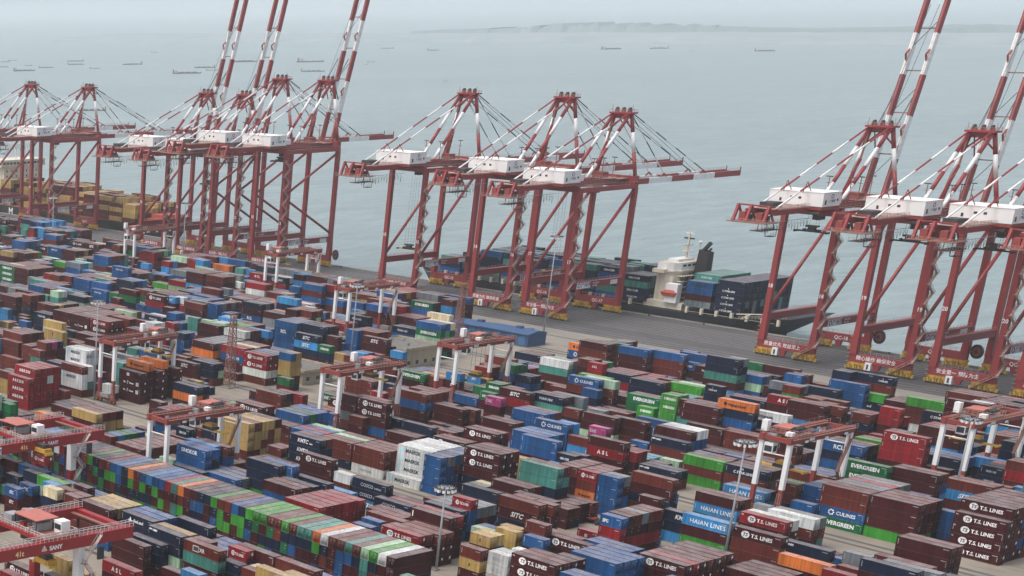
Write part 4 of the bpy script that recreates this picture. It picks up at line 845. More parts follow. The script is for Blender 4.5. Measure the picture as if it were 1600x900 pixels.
# ---------------------------------------------------------------- yard plan: x, y, length in feet (minus = crosswise), tiers, colour numbers from the ground up, then tier*100 + lettering number
STACKS = """
-255.8 285 -40 4 8 3 0 0
-258.4 285 -40 4 0 7 0 9
-261 285 -40 4 0 1 3 7
-263.6 285 -40 4 0 6 6 13
-266.2 285 -40 4 0 0 3 1
-268.7 285 -40 4 3 0 4 6
-271.3 285 -40 4 4 4 4 1
-273.9 285 -40 4 1 0 0 1
-276.5 285 -40 4 3 1 3 9
-279.1 285 -40 4 4 0 7 11
-281.6 285 -40 4 0 0 3 6
-284.2 285 -40 4 3 0 3 6
-286.8 285 -40 4 1 4 3 1
-289.4 285 -40 4 3 8 3 7
-292 285 -40 4 3 3 1 1
-294.5 285 -40 4 4 3 8 1
-297.1 285 -40 4 7 3 0 7
-299.7 285 -40 4 0 0 8 7
-302.3 285 -40 4 0 4 3 7
-304.9 285 -40 4 0 7 7 3
-307.4 285 -40 4 0 0 7 4
-310 285 -40 4 1 7 0 1
-312.6 285 -40 4 0 7 7 1
-315.2 285 -40 4 0 4 3 7
-317.8 285 -40 4 7 0 0 3
-320.3 285 -40 4 0 3 4 3
-322.9 285 -40 4 7 3 4 0
-325.5 285 -40 4 7 0 0 1
-328.1 285 -40 4 3 7 1 11
-330.7 285 -40 4 6 6 0 6
-333.2 285 -40 4 0 1 0 2
-335.8 285 -40 4 1 7 0 4
-338.4 285 -40 4 7 0 7 4
-341 285 -40 4 4 3 0 5
-343.6 285 -40 4 7 3 7 4
-346.1 285 -40 4 7 3 1 1
-348.7 285 -40 4 0 3 7 11
-351.3 285 -40 4 4 0 3 3
-353.9 285 -40 4 8 3 4 4
-356.5 285 -40 4 0 1 7 4
-359 285 -40 4 3 0 7 1
-361.6 285 -40 4 8 8 3 1
-364.2 285 -40 4 4 0 8 3
-366.8 285 -40 4 8 1 0 7
-369.4 285 -40 4 8 3 3 1
-371.9 285 -40 4 8 6 0 3
-374.5 285 -40 4 4 0 1 3
-377.1 285 -40 4 4 4 1 3
-379.7 285 -40 4 0 0 4 2
-382.3 285 -40 4 4 8 0 9
-384.8 285 -40 4 3 0 6 3
-387.4 285 -40 4 4 1 0 4
-390 285 -40 4 3 0 0 4
-392.6 285 -40 4 7 0 0 0
-395.2 285 -40 4 3 1 4 5
-397.7 285 -40 4 3 0 1 4
-400.3 285 -40 4 8 0 0 4
-402.9 285 -40 4 7 3 0 5
-405.5 285 -40 4 4 7 0 9
-408.1 285 -40 4 7 8 3 3
-304.7 300.3 40 4 2 2 2 2
-280.5 309.2 40 3 0 0 2 200
-281.2 320 40 4 0 0 0 0 328
-248.6 318.1 40 3 0 0 0 200 100
-242.3 330.6 40 3 4 4 4
-254.7 337.1 40 3 0 0 0 200
-233.2 342.4 40 3 0 0 0 200
-221.3 357.7 40 2 0 0
-205.3 383.1 40 2 0 0 100
-317.3 364 20 4 4 4 4 4 328 228 128 28
-330 364 40 1 9 2
-329.5 366.6 40 4 9 9 9 9 302 202 102
-571.4 422.8 40 4 3 13 0 0
-558.7 422.8 40 4 2 0 0 0 217
-546 422.8 40 4 1 2 0 2 300 200 100
-567.3 452.2 20 2 1 3
-543.7 430.7 20 3 1 0 1
-537 393.4 40 4 0 5 10 10 326
-541.3 396 40 5 3 1 1 13 10
-584.9 422.8 40 3 3 3 3 224
-597.1 425.4 20 5 2 8 3 0 1
-617.7 428 40 4 4 3 0 0
-613.7 425.4 20 2 5 5
-530.2 369.2 40 5 0 5 1 1 1
-586.2 406.5 20 2 0 10
-528.5 366.6 40 4 1 1 1 1
-504.7 366.6 20 5 0 0 2 1 1
-504.9 364 20 4 3 1 6 1
-490.3 369.2 40 5 1 2 3 9 9 402 302
-478.1 358.4 40 4 1 9 9 1 202
-460 372.8 40 5 0 0 0 0 11 422
-460.7 379.7 40 5 0 0 0 0 11
-458.5 368.6 40 4 0 0 0 0 217 117 327
-471.6 330.8 40 4 2 2 2 2 316 216 116
-473 334.5 40 5 2 2 2 2 2 416
-524.5 364 40 2 1 1
-489.3 339.7 40 3 10 10 1
-449.3 312.9 20 3 0 8 8
-446.4 310.2 20 3 4 8 8
-407.8 310.2 40 5 0 1 0 0 10
-454.8 337.1 40 1 0
-471.4 403.9 40 3 1 0 0 203
-467.9 409.1 40 3 1 3 3
-430.3 369.2 40 4 1 0 11 3
-486.8 425.4 40 4 5 8 11 0
-473.2 428 40 4 0 0 4 2 204
-458.3 425.4 40 4 1 9 2 2 300 200
-521 452.2 20 2 4 2 105
-503.1 430.7 20 4 1 4 4 3
-511.7 457.4 20 4 1 3 9 9 302
-499.2 452.2 40 4 0 13 1 9
-514.4 452.2 40 4 6 1 0 0
-540.1 457.4 20 4 4 0 3 4
-534.6 452.2 20 3 1 3 2
-553.8 457.4 40 3 5 7 3 224
-514.8 425.4 20 5 1 14 1 9 9
-548.4 486.8 20 4 0 4 4 4
-557.6 481.6 40 4 0 0 0 1
-569.8 516.2 40 3 0 0 0 200
-556.6 513.6 40 3 4 0 3 20
-582.7 481.6 40 4 3 4 2 0 300
-572.3 484.2 20 4 6 3 0 5 303
-600.6 484.2 40 2 0 9
-589.4 481.6 20 2 14 4
-580 484.2 20 2 13 9
-613.4 452.2 20 4 0 4 6 13
-621.1 452.2 20 3 5 1 6
-600.9 452.2 40 4 1 13 13 3
-622.6 481.6 40 3 1 4 4 224
-601.9 481.6 40 4 1 3 8 0
-586.4 484.2 20 3 1 4 2
-563.6 484.2 40 3 3 4 2
-521.6 422.8 20 1 6
-481.6 396 40 4 1 14 0 4
-523.8 398.6 40 4 0 1 3 0
-510.8 393.4 40 4 1 2 0 0
-396.9 366.6 40 4 4 13 0 0 300
-425.3 398.6 40 2 4 0
-471.6 366.6 20 3 0 4 0 104
-461.6 364 20 2 0 9
-403.5 339.7 40 4 4 4 3 3
-373.8 339.7 40 5 2 1 10 10 10
-382.9 307.6 40 3 4 1 1
-353.7 305 40 3 4 3 3
-343 307.6 40 3 3 4 4
-355.5 307.6 40 5 1 1 5 4 4 413
-332.7 312.9 40 5 5 7 3 3 3
-330.4 255 40 4 4 1 0 0
-316.9 257.6 40 4 5 3 3 3 321
-303.4 255 40 4 3 13 3 3 323
-290.2 255 40 4 0 0 6 1 312
-307.3 252.4 40 3 0 3 3
-308.7 248.4 40 3 0 0 0
-300.9 239.6 40 2 0 2 105
-305.6 265.5 40 4 0 4 3 3
-279.8 257.6 20 3 0 3 3
-273.1 257.6 40 3 14 0 1
-273.1 239.6 20 4 4 13 4 5
-282.7 242.2 40 3 1 3 0
-360.4 252.6 20 3 0 0 4 203 103
-360.8 257.6 20 3 0 0 4 203
-346.3 255 20 4 4 2 3 15
-369.8 257.6 20 2 0 6
-312.4 219.5 40 2 0 0 100
-299.6 221.7 40 2 0 0
-303 226.5 20 3 10 10 10
-299.5 229.1 20 2 10 10
-306.7 214.2 40 2 0 2
-371 260.2 20 3 0 3 3
-347.7 342.4 40 5 1 1 3 3 3 406 306 206
-356.4 364 40 3 3 1 1
-343.6 364 40 3 9 1 1 18
-337.4 337.1 40 4 6 0 0 0 300
-324.2 337.1 20 3 0 1 9
-317.3 337.1 40 3 5 3 3 209 109 3
-323.7 331 40 2 5 5 103
-306.7 334.5 40 2 3 3 109
-320.5 307.6 40 4 5 1 4 0
-320 318.1 40 4 6 2 3 3
-316.9 315.5 40 3 3 2 3
-290.1 334.5 40 3 4 3 3
-283.4 337.1 20 4 3 4 4 2 300
-291.1 307.6 20 2 1 2
-285.9 305 20 3 1 4 4
-287.9 310.2 20 3 1 6 4
-291.4 315.5 40 3 0 1 1
-338.9 391.3 40 3 1 0 0 200
-310.6 371.9 40 5 0 3 0 0 0 400 300
-316.8 391.2 40 3 10 10 10
-296 366.6 40 3 3 0 0
-303.6 364 40 2 3 3
-271.5 339.7 40 5 1 3 3 0 1 303
-265.1 323.1 20 3 10 1 10 226
-258.8 312.7 20 3 0 10 1 126
-258.1 321.6 20 2 9 9 125 25
-264.6 331.5 20 3 1 10 10
-265.8 255 40 4 13 1 1 10
-258.9 252.4 40 4 0 0 1 1
-238.9 270.7 40 5 1 4 5 5 6
-311.7 396 40 5 1 2 0 4 4
-317.2 398.6 40 5 1 4 5 4 4
-299.4 396 20 4 5 0 3 3 325
-298 398.6 20 4 1 1 0 3 324
-310 422.8 20 2 14 9 111
-307.8 420.1 40 4 0 0 2 0 205
-292.1 371.9 40 5 11 1 3 6 6
-300.8 393.4 20 3 0 0 5 203 103
-290.8 386.4 20 4 0 0 0 1
-290.3 377.1 20 3 13 0 3 225
-284.2 385.8 20 4 0 11 1 2 300 122
-277.9 385.9 20 4 4 4 4 4
-277.2 398.6 20 3 1 2 11 222
-275.3 396 40 4 1 3 0 1
-279.2 401.3 20 2 0 2 100
-259.5 377.1 20 4 1 4 0 0
-272.1 401.3 20 2 3 5 103
-292.5 422.8 40 2 1 3 123
-286.2 433.3 40 3 7 1 7
-273.4 433.3 40 3 0 1 3 210
-266.5 422.8 40 2 5 5 107 7
-259.9 401.3 40 3 8 5 0 107
-243.2 371.9 40 4 3 7 0 5 307
-253.7 379.7 40 3 5 3 3 206
-242.1 393.4 40 3 3 0 2 200
-229.9 371.9 40 4 0 1 1 0 300
-239.3 374.5 40 2 0 6 114
-253.1 354.4 20 4 0 2 2 4 315
-253.5 357.6 20 4 0 2 0 0
-259.3 355.1 20 2 0 2 127
-259 334.5 20 4 3 2 0 1
-283.5 366.6 40 2 0 0
-269.9 342.4 20 5 8 0 3 0 1
-233.2 315.5 40 3 1 4 4
-264.2 337.1 20 2 0 10
-256.9 331.9 20 3 1 0 4
-256.5 328 40 2 9 9
-312 454.8 40 2 1 3 123
-306.2 481.6 40 2 7 1 112
-272.9 492.1 40 3 0 1 7 212
-279.4 511 40 2 0 2
-260.8 484.2 40 5 2 0 2 2 2 400
-254 454.8 40 4 3 4 8 8 301 201
-276 481.6 40 3 4 3 4 220
-241.5 425.4 40 4 8 4 1 1 104 1
-228.9 425.4 40 4 7 0 0 0
-249.7 430.7 20 3 4 4 4
-247.2 422.8 20 2 4 4
-242.3 457.4 40 4 0 0 0 0
-254.5 486.8 40 2 0 0
-233.7 467.9 40 3 1 5 1 103
-210.4 430.7 40 5 0 0 0 0 0 400
-209.9 428 40 4 0 0 0 0 300 200 100 0
-205.2 396 40 4 4 0 0 0
-240 401.3 40 3 0 1 9
-222.9 379.7 40 3 0 14 3 223
-216.3 369.2 40 3 1 0 11
-204.9 374.5 20 4 1 3 0 14
-195.2 364 40 5 3 1 1 0 3
-204.3 366.6 40 3 1 0 2
-253.9 489.5 40 3 13 3 3
-265.5 518.9 40 2 3 4
-236.3 489.5 20 3 0 3 3 224 124
-224.7 484.2 20 2 0 5
-317.3 550.9 40 4 4 4 4 4
-312.2 553.5 40 3 4 3 7 121
-297.3 548.3 40 3 1 0 0
-289.1 545.6 40 4 9 1 1 7
-274.8 540.4 40 5 4 0 1 0 0
-324.4 548.3 40 3 5 7 3
-327.7 543 20 3 1 7 1
-334.2 545.6 40 3 4 3 14
-330.2 550.9 20 4 1 0 3 1
-306 511 40 4 0 5 0 0
-314.3 513.6 40 4 1 3 0 2 305
-315 516.2 40 2 3 9 111
-299 518.9 40 3 0 1 3
-285.9 511 20 4 2 0 3 1
-279 513.6 20 5 0 4 0 2 2
-282.1 543 40 3 0 3 3 210
-291.5 516.2 40 2 3 3 124
-265.7 511 40 4 1 5 0 0
-269 543 20 5 4 10 2 1 9
-416.1 548.3 40 3 0 4 11 222 104
-407.5 543 40 4 1 1 1 0
-392.8 545.6 40 4 3 0 0 4
-391.2 550.9 40 3 1 0 4
-376.5 550.9 40 3 14 0 4 219
-363.6 548.3 40 3 4 0 0 217
-350.6 548.3 40 3 4 13 4
-356.4 543 40 5 5 0 6 3 3
-363.3 545.6 40 1 3
-380.3 548.3 40 4 1 1 1 4
-373.8 553.5 40 4 1 4 0 4
-433.3 540.4 40 1 3
-402.6 516.2 40 3 0 6 9
-385 513.6 20 4 7 0 0 1
-379 511 20 4 0 2 2 2 305
-368 486.8 40 4 5 0 1 4 304
-375.7 513.6 40 3 1 2 3 105
-362 511 40 3 1 3 3
-350.9 516.2 40 3 14 1 7
-346.7 489.5 40 3 0 8 8 201
-332.7 486.8 20 4 4 7 7 7 301 201
-340.4 486.8 20 2 7 7 101
-334.2 511 20 4 0 0 3 3 310
-338.4 516.2 20 2 1 1
-321.3 481.6 40 4 14 6 0 0
-311.7 484.2 40 5 5 1 4 3 11 422
-304.2 489.5 40 4 0 4 3 9 311
-326.8 513.6 40 3 1 13 3
-386.3 484.2 20 3 2 4 3
-365.5 460.1 40 3 5 3 4
-356.2 454.8 40 4 1 1 6 3 324
-359.8 484.2 20 3 3 3 4
-376.6 489.5 40 2 1 1
-343.7 430.7 40 4 0 4 4 4
-331.1 425.4 40 4 3 4 4 4 304
-338.3 457.4 20 2 3 8 101
-330.7 460.1 20 2 8 12 108
-315.9 430.7 20 4 0 1 8 12 308
-336.7 454.8 40 3 13 0 0
-353.5 486.8 40 1 0
-328 457.4 40 3 1 0 0
-338.3 484.2 40 1 4
-312.7 457.4 40 3 1 4 0
-317.1 479 40 2 0 0
-304.4 479 40 2 1 1
-581.1 572.4 40 1 3
-543.4 548.3 40 3 1 1 4
-534.6 550.9 40 3 0 4 4
-510.8 540.4 40 4 5 1 0 4
-518.2 575 40 3 4 4 8 201
-504 569.8 40 2 4 15
-458.9 513.6 40 5 3 0 13 8 4 301
-494.9 540.4 40 3 3 3 0
-478.3 521.5 40 3 0 4 3 224
-502.3 481.6 40 4 4 4 4 4 220
-490.3 484.2 40 4 3 0 3 3
-466.1 457.4 40 5 1 0 3 5 3 403 303
-453.6 457.4 20 4 5 0 3 8 301
-513.1 518.9 40 2 2 2
-470.3 492.1 40 4 2 1 1 1
-457.8 484.2 40 4 2 1 0 0 303
-471.5 489.5 20 4 4 4 4 4
-441.2 481.6 20 3 3 0 5
-436.9 457.4 20 4 0 1 1 5
-440.4 425.4 20 5 3 0 10 10 4
-482.4 457.4 40 2 1 4
-437.5 422.8 20 2 1 8
-415.7 433.3 40 3 0 1 1
-414.6 457.4 40 3 4 0 8 201
-378.1 393.4 20 5 3 1 14 0 0
-371.4 393.4 40 5 1 4 0 0 0 400 300
-382.6 422.8 40 4 0 0 4 1
-387.3 452.2 40 2 3 4
-369.6 425.4 40 3 0 0 0
-360.9 428 20 3 5 1 1
-393.5 457.4 20 4 1 4 0 5 303 203
-405.1 481.6 20 2 5 5 103
-374.4 454.8 20 4 4 0 0 8 301
-374.4 452.2 20 3 0 0 8 201
-366.6 452.2 40 4 0 0 2 0 303
-352 428 20 5 0 2 1 0 12 408
-372 460.1 20 2 3 3 124
-404.2 484.2 20 3 0 0 2
-393.5 484.2 20 4 4 3 4 8
-381.6 369.2 40 4 1 4 4 4
-386.6 396 40 2 4 4 106
-370.3 398.6 40 3 3 3 3
-389.2 425.4 40 1 9
-357.5 398.6 40 3 0 3 3
-369.2 364 40 3 5 4 4
-416.7 393.4 40 3 5 1 1
-381.9 364 40 3 1 1 0
-359.1 393.4 40 2 0 0
-334.1 398.6 40 4 10 0 0 0 300
-372 390.8 20 3 1 0 1
-348.2 422.8 40 3 5 2 0
-695.6 481.6 40 4 5 8 8 8 301 201 101
-683.3 481.6 40 4 0 0 0 0
-706.1 521.5 40 3 1 0 7
-684.8 513.6 40 4 3 2 4 14
-697.1 540.4 40 4 1 1 4 4
-644.7 511 40 5 3 0 14 4 4 424
-715.1 572.4 40 2 3 3 124
-692.4 575 20 4 6 8 8 8
-697 569.8 40 4 3 1 2 2
-778.3 577.7 20 3 13 4 5
-781.3 569.8 40 4 14 2 1 4
-766.4 577.7 40 3 13 3 0 200
-753.4 577.7 40 3 1 0 0 203
-736.4 540.4 40 4 14 1 4 4 324
-763.2 550.9 40 3 4 1 0 200
-799.6 577.7 20 2 13 4
-769.5 540.4 40 4 0 5 4 4
-723.6 540.4 40 4 2 0 0 0
-649.3 550.9 40 3 3 4 14
-625.3 540.4 40 4 1 5 0 0
-611.6 540.4 40 4 0 8 0 1
-652 580.3 40 3 6 4 11
-635.6 580.3 20 3 5 13 6
-637.9 540.4 40 2 13 2
-650.6 540.4 40 1 7
-602 548.3 20 3 4 1 9
-639 484.2 40 4 14 3 4 4
-625.8 484.2 40 4 0 4 4 4
-610.3 486.8 40 5 14 1 1 3 3
-738.3 511 40 4 3 3 0 10
-731.2 513.6 40 4 0 14 0 0
-827.4 572.4 40 2 1 0
-844.4 599.2 20 2 6 6
-866.3 599.2 20 2 8 6
-866.2 604.4 20 2 1 0
-645.4 513.6 40 4 2 5 1 0
-619.6 575 40 3 0 2 2 205
-606.9 575 40 3 1 2 3 204
-554 545.6 40 5 0 0 4 1 4
-583.9 540.4 40 4 0 4 9 2
-548.7 550.9 40 5 0 1 2 0 2
-304.7 302.9 40 4 0 1 6 2
-304.7 305.5 40 4 2 2 2 2
-304.7 308.2 40 4 2 1 2 2
-304.7 310.8 40 4 2 2 2 2
-304.2 313.4 40 4 2 2 1 2
-280.5 311.8 40 3 0 0 1 29 129
-278.9 314.4 40 3 0 0 1 29 129
-278.9 317.1 40 3 0 0 1 29 129
-281.2 322.6 40 4 0 0 0 2
-248.6 320.7 40 3 0 4 1 29
-248.6 323.3 40 3 0 0 0 29 129 229
-242.4 326 20 3 0 0 0 29 129 229
-242.3 333.2 40 3 1 4 4
-242.3 335.8 40 3 1 4 4
-242.3 338.5 40 3 4 4 4
-246.5 341.1 40 3 4 4 4
-246.5 343.7 40 3 1 4 4
-258.9 339.7 40 3 0 7 1 29
-233.2 345 40 3 0 0 2 29 129 229
-233.2 347.6 40 3 0 0 0 29 129 229
-233.2 350.2 40 3 3 0 1 129
-233.2 352.8 40 3 0 1 0 29 229
-233.7 355.5 40 3 0 0 1 29 129
-233.7 358.1 40 3 0 0 0 29 129 229
-221.3 360.3 40 2 3 0
-221.3 362.9 40 2 0 0
-221.3 365.6 40 2 0 0
-215.1 373.4 20 2 0 0
-205.3 385.7 40 2 0 1 29
-205.3 388.3 40 2 0 2 29 129
-205.3 391 40 2 0 0 29 129
-316.8 366.6 20 4 4 4 4 14
-317.3 369.2 20 4 1 4 1 4
-317.3 371.9 20 4 4 3 4 14
-317.3 374.5 20 4 4 4 4 4
-317.3 377.1 20 4 4 4 0 14
-330 369.2 40 4 14 9 9 9
-330 371.9 40 4 9 9 9 9
-330 374.5 40 4 9 9 9 9
-330 377.1 40 4 9 13 9 9
-571.4 425.4 40 4 0 13 0 1
-571.4 428 40 4 3 13 0 0
-571.4 430.7 40 4 3 13 1 1
-571.4 433.3 40 4 3 13 0 1
-571.4 435.9 40 4 3 13 0 0
-571.4 438.5 40 4 3 13 0 1
-558.7 425.4 40 4 2 0 3 1 29 129
-558.7 428 40 4 2 0 0 14 29 129 229
-558.7 430.7 40 4 2 0 0 1 29 129 229
-558.7 433.3 40 4 2 0 0 0 29 129 229 329
-558.7 435.9 40 4 2 3 0 1 29 229
-558.7 438.5 40 4 2 1 0 1 29 229
-546 425.4 40 4 1 2 0 1 129 229
-546 428 40 4 6 2 0 1 129 229
-546 433.3 40 4 1 2 1 1 129
-546 435.9 40 4 1 2 0 2 129 229 329
-537 398.6 40 4 0 5 10 3
-584.9 425.4 40 3 3 3 3
-597.1 428 20 5 0 8 3 0 1
-597.1 430.7 20 5 2 8 3 0 0
-617.7 430.7 40 4 1 1 8 0
-617.7 433.3 40 4 4 3 0 1
-617.7 435.9 40 4 4 3 4 1
-530.2 371.9 40 5 0 5 1 1 1
-530.2 374.5 40 5 0 4 4 1 0
-530.2 377.1 40 5 14 5 1 14 1
-586.2 409.1 20 2 0 2
-504.7 369.2 20 5 0 0 2 1 12
-504.7 371.9 20 5 0 0 1 1 3
-490.3 371.9 40 5 3 2 3 9 9
-490.3 374.5 40 5 1 2 3 2 1
-478.1 361 40 4 1 6 9 9
-458.5 376.5 40 4 0 0 0 0 29 129 229 329
-458.5 384.3 40 4 0 0 0 0 29 129 229 329
-473 337.1 40 5 2 2 2 2 2
-473 339.7 40 5 2 2 2 9 2
-473 342.4 40 5 2 2 2 2 2
-489.3 342.4 40 3 10 10 1
-407.8 312.9 40 5 0 10 6 10 1
-407.8 315.5 40 5 10 0 10 10 1
-407.8 318.1 40 5 6 0 1 10 0
-467.9 411.7 40 3 1 13 3
-430.3 371.9 40 4 1 9 1 3
-486.8 428 40 4 5 8 11 14
-486.8 430.7 40 4 5 8 11 14
-486.8 433.3 40 4 3 8 1 14
-486.8 435.9 40 4 0 8 11 14
-486.8 438.5 40 4 5 8 11 14
-473.2 430.7 40 4 0 0 4 1
-473.2 433.3 40 4 13 1 4 15
-473.2 435.9 40 4 0 0 1 1
-473.2 438.5 40 4 0 13 4 1
-458.3 428 40 4 0 9 2 1 29 229
-458.3 430.7 40 4 1 9 2 4 229
-458.3 433.3 40 4 1 9 1 14
-521 454.8 20 2 3 4
-503.1 433.3 20 4 1 4 4 4
-511.7 460.1 20 4 1 3 9 9
-499.2 454.8 40 4 2 13 3 1
-499.2 457.4 40 4 0 13 1 1
-514.4 454.8 40 4 1 1 0 7
-518.6 457.4 20 4 1 1 0 13
-540.1 460.1 20 4 4 0 0 4
-553.8 460.1 40 3 5 7 9
-514.8 428 20 5 1 14 3 9 9
-548.4 489.5 20 4 0 4 4 14
-548.4 492.1 20 4 0 4 4 1
-548.4 494.7 20 4 0 1 4 14
-548.4 497.3 20 4 0 4 4 1
-560.8 486.8 40 4 1 0 0 14
-569.8 518.9 40 3 0 0 14 29 129
-569.8 521.5 40 3 2 0 1 29 129
-556.6 516.2 40 3 3 0 14
-556.6 518.9 40 3 4 0 3
-556.6 521.5 40 3 4 0 14
-582.7 486.8 40 4 3 4 2 0 229 329
-569.9 486.8 20 4 6 3 0 9
-613.4 454.8 20 4 0 4 6 9
-600.9 454.8 40 4 1 13 13 14
-597.7 486.8 40 4 1 3 8 1
-521.6 425.4 20 1 13
-481.6 398.6 40 4 1 14 0 14
-523.8 401.3 40 4 0 1 6 1
-510.8 396 40 4 1 2 0 1
-396.9 369.2 40 4 4 13 0 1 229
-403.5 342.4 40 4 13 4 3 2
-403.5 345 40 4 4 4 3 1
-403.5 347.6 40 4 4 0 1 14
-373.8 342.4 40 5 1 1 10 10 1
-373.8 345 40 5 10 10 1 10 10
-373.8 347.6 40 5 10 10 1 1 10
-373.8 350.2 40 5 0 1 10 10 0
-382.9 310.2 40 3 4 1 1
-382.9 312.9 40 3 4 1 1
-382.9 315.5 40 3 4 1 1
-382.9 318.1 40 3 4 0 1
-382.9 320.7 40 3 4 1 1
-382.9 323.3 40 3 4 1 1
-343 310.2 40 3 8 4 14
-345.4 312.9 40 3 4 4 4
-343 315.5 40 3 3 4 1
-355.5 310.2 40 5 1 1 5 3 4
-358.1 312.9 40 5 0 1 0 4 5
-355.5 315.5 40 5 1 1 5 4 1
-330.3 315.5 40 5 7 7 3 0 4
-330.4 257.6 40 4 4 1 0 10
-330.4 260.2 40 4 4 1 0 10
-330.4 262.9 40 4 4 1 0 10
-316.9 260.2 40 4 5 3 3 4
-316.9 262.9 40 4 5 3 3 4
-303.4 257.6 40 4 3 13 3 10
-290.2 257.6 20 4 1 0 6 1
-273.1 260.2 40 3 14 0 15
-347.7 345 40 5 1 5 1 3 1
-356.4 366.6 40 3 3 1 1
-356.4 369.2 40 3 3 1 13
-356.4 371.9 40 3 3 1 1
-343.6 366.6 40 3 1 1 1
-343.6 369.2 40 3 9 1 1
-343.6 371.9 40 3 0 1 1
-304.3 337.1 40 2 3 2
-306.7 339.7 40 2 3 0
-320.5 310.2 40 4 5 1 4 1
-320 312.9 40 4 5 1 0 3
-290.1 337.1 20 3 4 3 14
-290.1 339.7 40 3 4 3 14
-290.1 342.4 40 3 4 2 14
-290.1 345 40 3 4 3 14
-293.8 318.1 40 3 0 1 1
-293.8 320.7 40 3 0 1 1
-338.9 393.9 40 3 1 0 1 129
-310.6 374.5 40 5 0 3 0 0 0 29 229 329 429
-310.6 377.1 40 5 0 3 0 0 1 29 229 329
-296 369.2 40 3 4 0 1
-303.6 366.6 20 2 3 14
-303.6 369.2 20 2 3 15
-271.5 345 40 5 1 3 4 0 0
-265.1 325.7 20 3 10 4 10
-258.1 324.2 20 2 9 9
-265.6 334.1 20 3 1 10 10
-259.6 257.6 20 4 13 1 3 10
-317.2 401.3 40 5 1 4 5 0 5
-317.2 403.9 40 5 1 8 5 4 4
-292.1 374.5 40 5 1 1 3 6 1
-290.8 389 20 4 0 0 0 1
-290.8 391.6 20 4 0 0 1 1
-290.8 394.3 20 4 0 0 0 1
-284.2 388.4 20 4 0 11 1 1 29
-284.2 391 20 4 0 11 1 1 29
-284.2 393.7 20 4 4 11 1 1
-277.9 388.5 20 4 4 4 0 14
-292.5 425.4 40 2 1 3
-286.2 435.9 40 3 4 1 1
-273.4 435.9 40 3 0 14 0
-273.4 438.5 40 3 0 1 0
-266.5 425.4 40 2 5 3
-259.9 403.9 40 3 8 4 1
-242.1 396 40 3 1 0 9 129
-239.3 377.1 40 2 0 1
-253.5 360.2 20 4 0 2 0 1
-253.5 362.8 20 4 0 2 0 14
-253.5 365.5 20 4 0 2 0 1
-253.5 368.1 20 4 0 2 0 1
-283.5 369.2 40 2 3 1
-278.9 371.9 20 2 0 0
-278.9 374.5 20 2 0 0
-284.1 377.1 40 2 0 1
-263.5 342.4 20 5 8 0 3 0 1
-233.2 318.1 40 3 1 4 4
-306.2 486.8 40 2 7 0
-272.9 494.7 40 3 8 1 1
-260.8 486.8 20 5 2 0 2 2 0 29 129 229 329 429
-276 484.2 40 3 4 3 3
-276 486.8 40 3 4 3 1
-241.5 428 40 4 8 4 1 1
-241.5 430.7 40 4 8 4 0 14
-241.5 433.3 40 4 8 4 1 14
-241.5 435.9 40 4 8 4 1 2
-241.5 438.5 40 4 8 4 1 14
-241.5 441.1 40 4 8 4 1 14
-228.9 428 40 4 7 0 0 1
-228.9 430.7 40 4 7 1 0 1
-228.9 433.3 40 4 3 0 0 0
-249.7 433.3 20 3 4 4 4
-249.7 435.9 20 3 2 4 14
-249.7 438.5 20 3 4 4 1
-242.3 460.1 40 4 0 5 4 1
-233.7 470.5 40 3 1 3 1
-210.4 433.3 40 5 0 0 0 0 1 29 129 229 329
-210.4 435.9 40 5 0 4 0 4 0 29 229 429
-210.4 438.5 40 5 1 0 8 8 0 129 429
-210.4 441.1 40 5 0 0 0 0 1 29 129 229 329
-210.4 443.8 40 5 0 0 0 0 0 29 129 229 329 429
-210.4 446.4 40 5 0 0 0 0 0 29 129 229 329 429
-205.2 398.6 40 4 4 0 0 1
-240 403.9 40 3 6 1 14
-192 366.6 40 5 4 1 1 0 14
-195.2 369.2 40 5 3 1 8 0 1
-204.3 371.9 40 3 1 0 1
-253.9 492.1 40 3 5 3 4
-253.9 494.7 40 3 13 3 4
-265.5 521.5 40 2 3 3
-265.5 524.1 40 2 3 1
-297.3 550.9 40 3 1 0 1
-297.3 553.5 40 3 1 0 0
-297.3 556.1 40 3 1 0 1
-331.1 548.3 20 4 1 0 3 4
-301.8 513.6 40 4 0 5 0 1
-299.8 516.2 20 4 0 1 0 0
-306 518.9 20 4 3 5 0 1
-306 521.5 40 4 5 5 0 1
-292.8 521.5 20 3 0 1 3
-285.9 513.6 20 4 2 0 3 2
-278.5 516.2 20 4 6 0 3 2
-281.7 518.9 20 4 2 0 3 1
-275.9 545.6 20 3 0 3 14
-282.1 548.3 40 3 0 3 1
-265.7 513.6 40 4 3 5 0 2
-265.7 516.2 40 4 4 5 0 1
-416.1 550.9 40 3 0 4 1
-416.1 553.5 40 3 0 4 0
-416.1 556.1 40 3 0 13 1
-407.5 545.6 40 4 1 1 1 1
-403.3 548.3 40 4 1 1 1 8
-386.6 548.3 20 4 3 1 0 4
-391.2 553.5 40 3 1 1 5
-391.2 556.1 40 3 1 0 4
-391.2 558.7 40 3 1 0 14
-363.6 550.9 40 3 4 6 1
-361.2 553.5 40 3 4 0 1 129
-363.6 556.1 40 3 0 0 1 29 129
-350.6 550.9 40 3 4 13 14
-348.2 553.5 40 3 4 3 3
-350.2 545.6 20 5 5 0 6 3 14
-433.3 543 40 1 1
-433.3 545.6 40 1 0
-402.6 518.9 40 3 0 5 14
-385 516.2 20 4 7 0 0 1
-363.8 489.5 40 4 5 0 1 13
-368 492.1 40 4 5 0 1 7
-375.7 516.2 40 3 1 2 1
-375.7 518.9 40 3 1 2 1
-375.7 521.5 40 3 1 2 1
-362 513.6 40 3 1 3 1
-362 516.2 20 3 8 3 2
-362 518.9 40 3 1 3 1
-349.3 518.9 40 3 14 1 13
-346.7 492.1 40 3 0 8 1
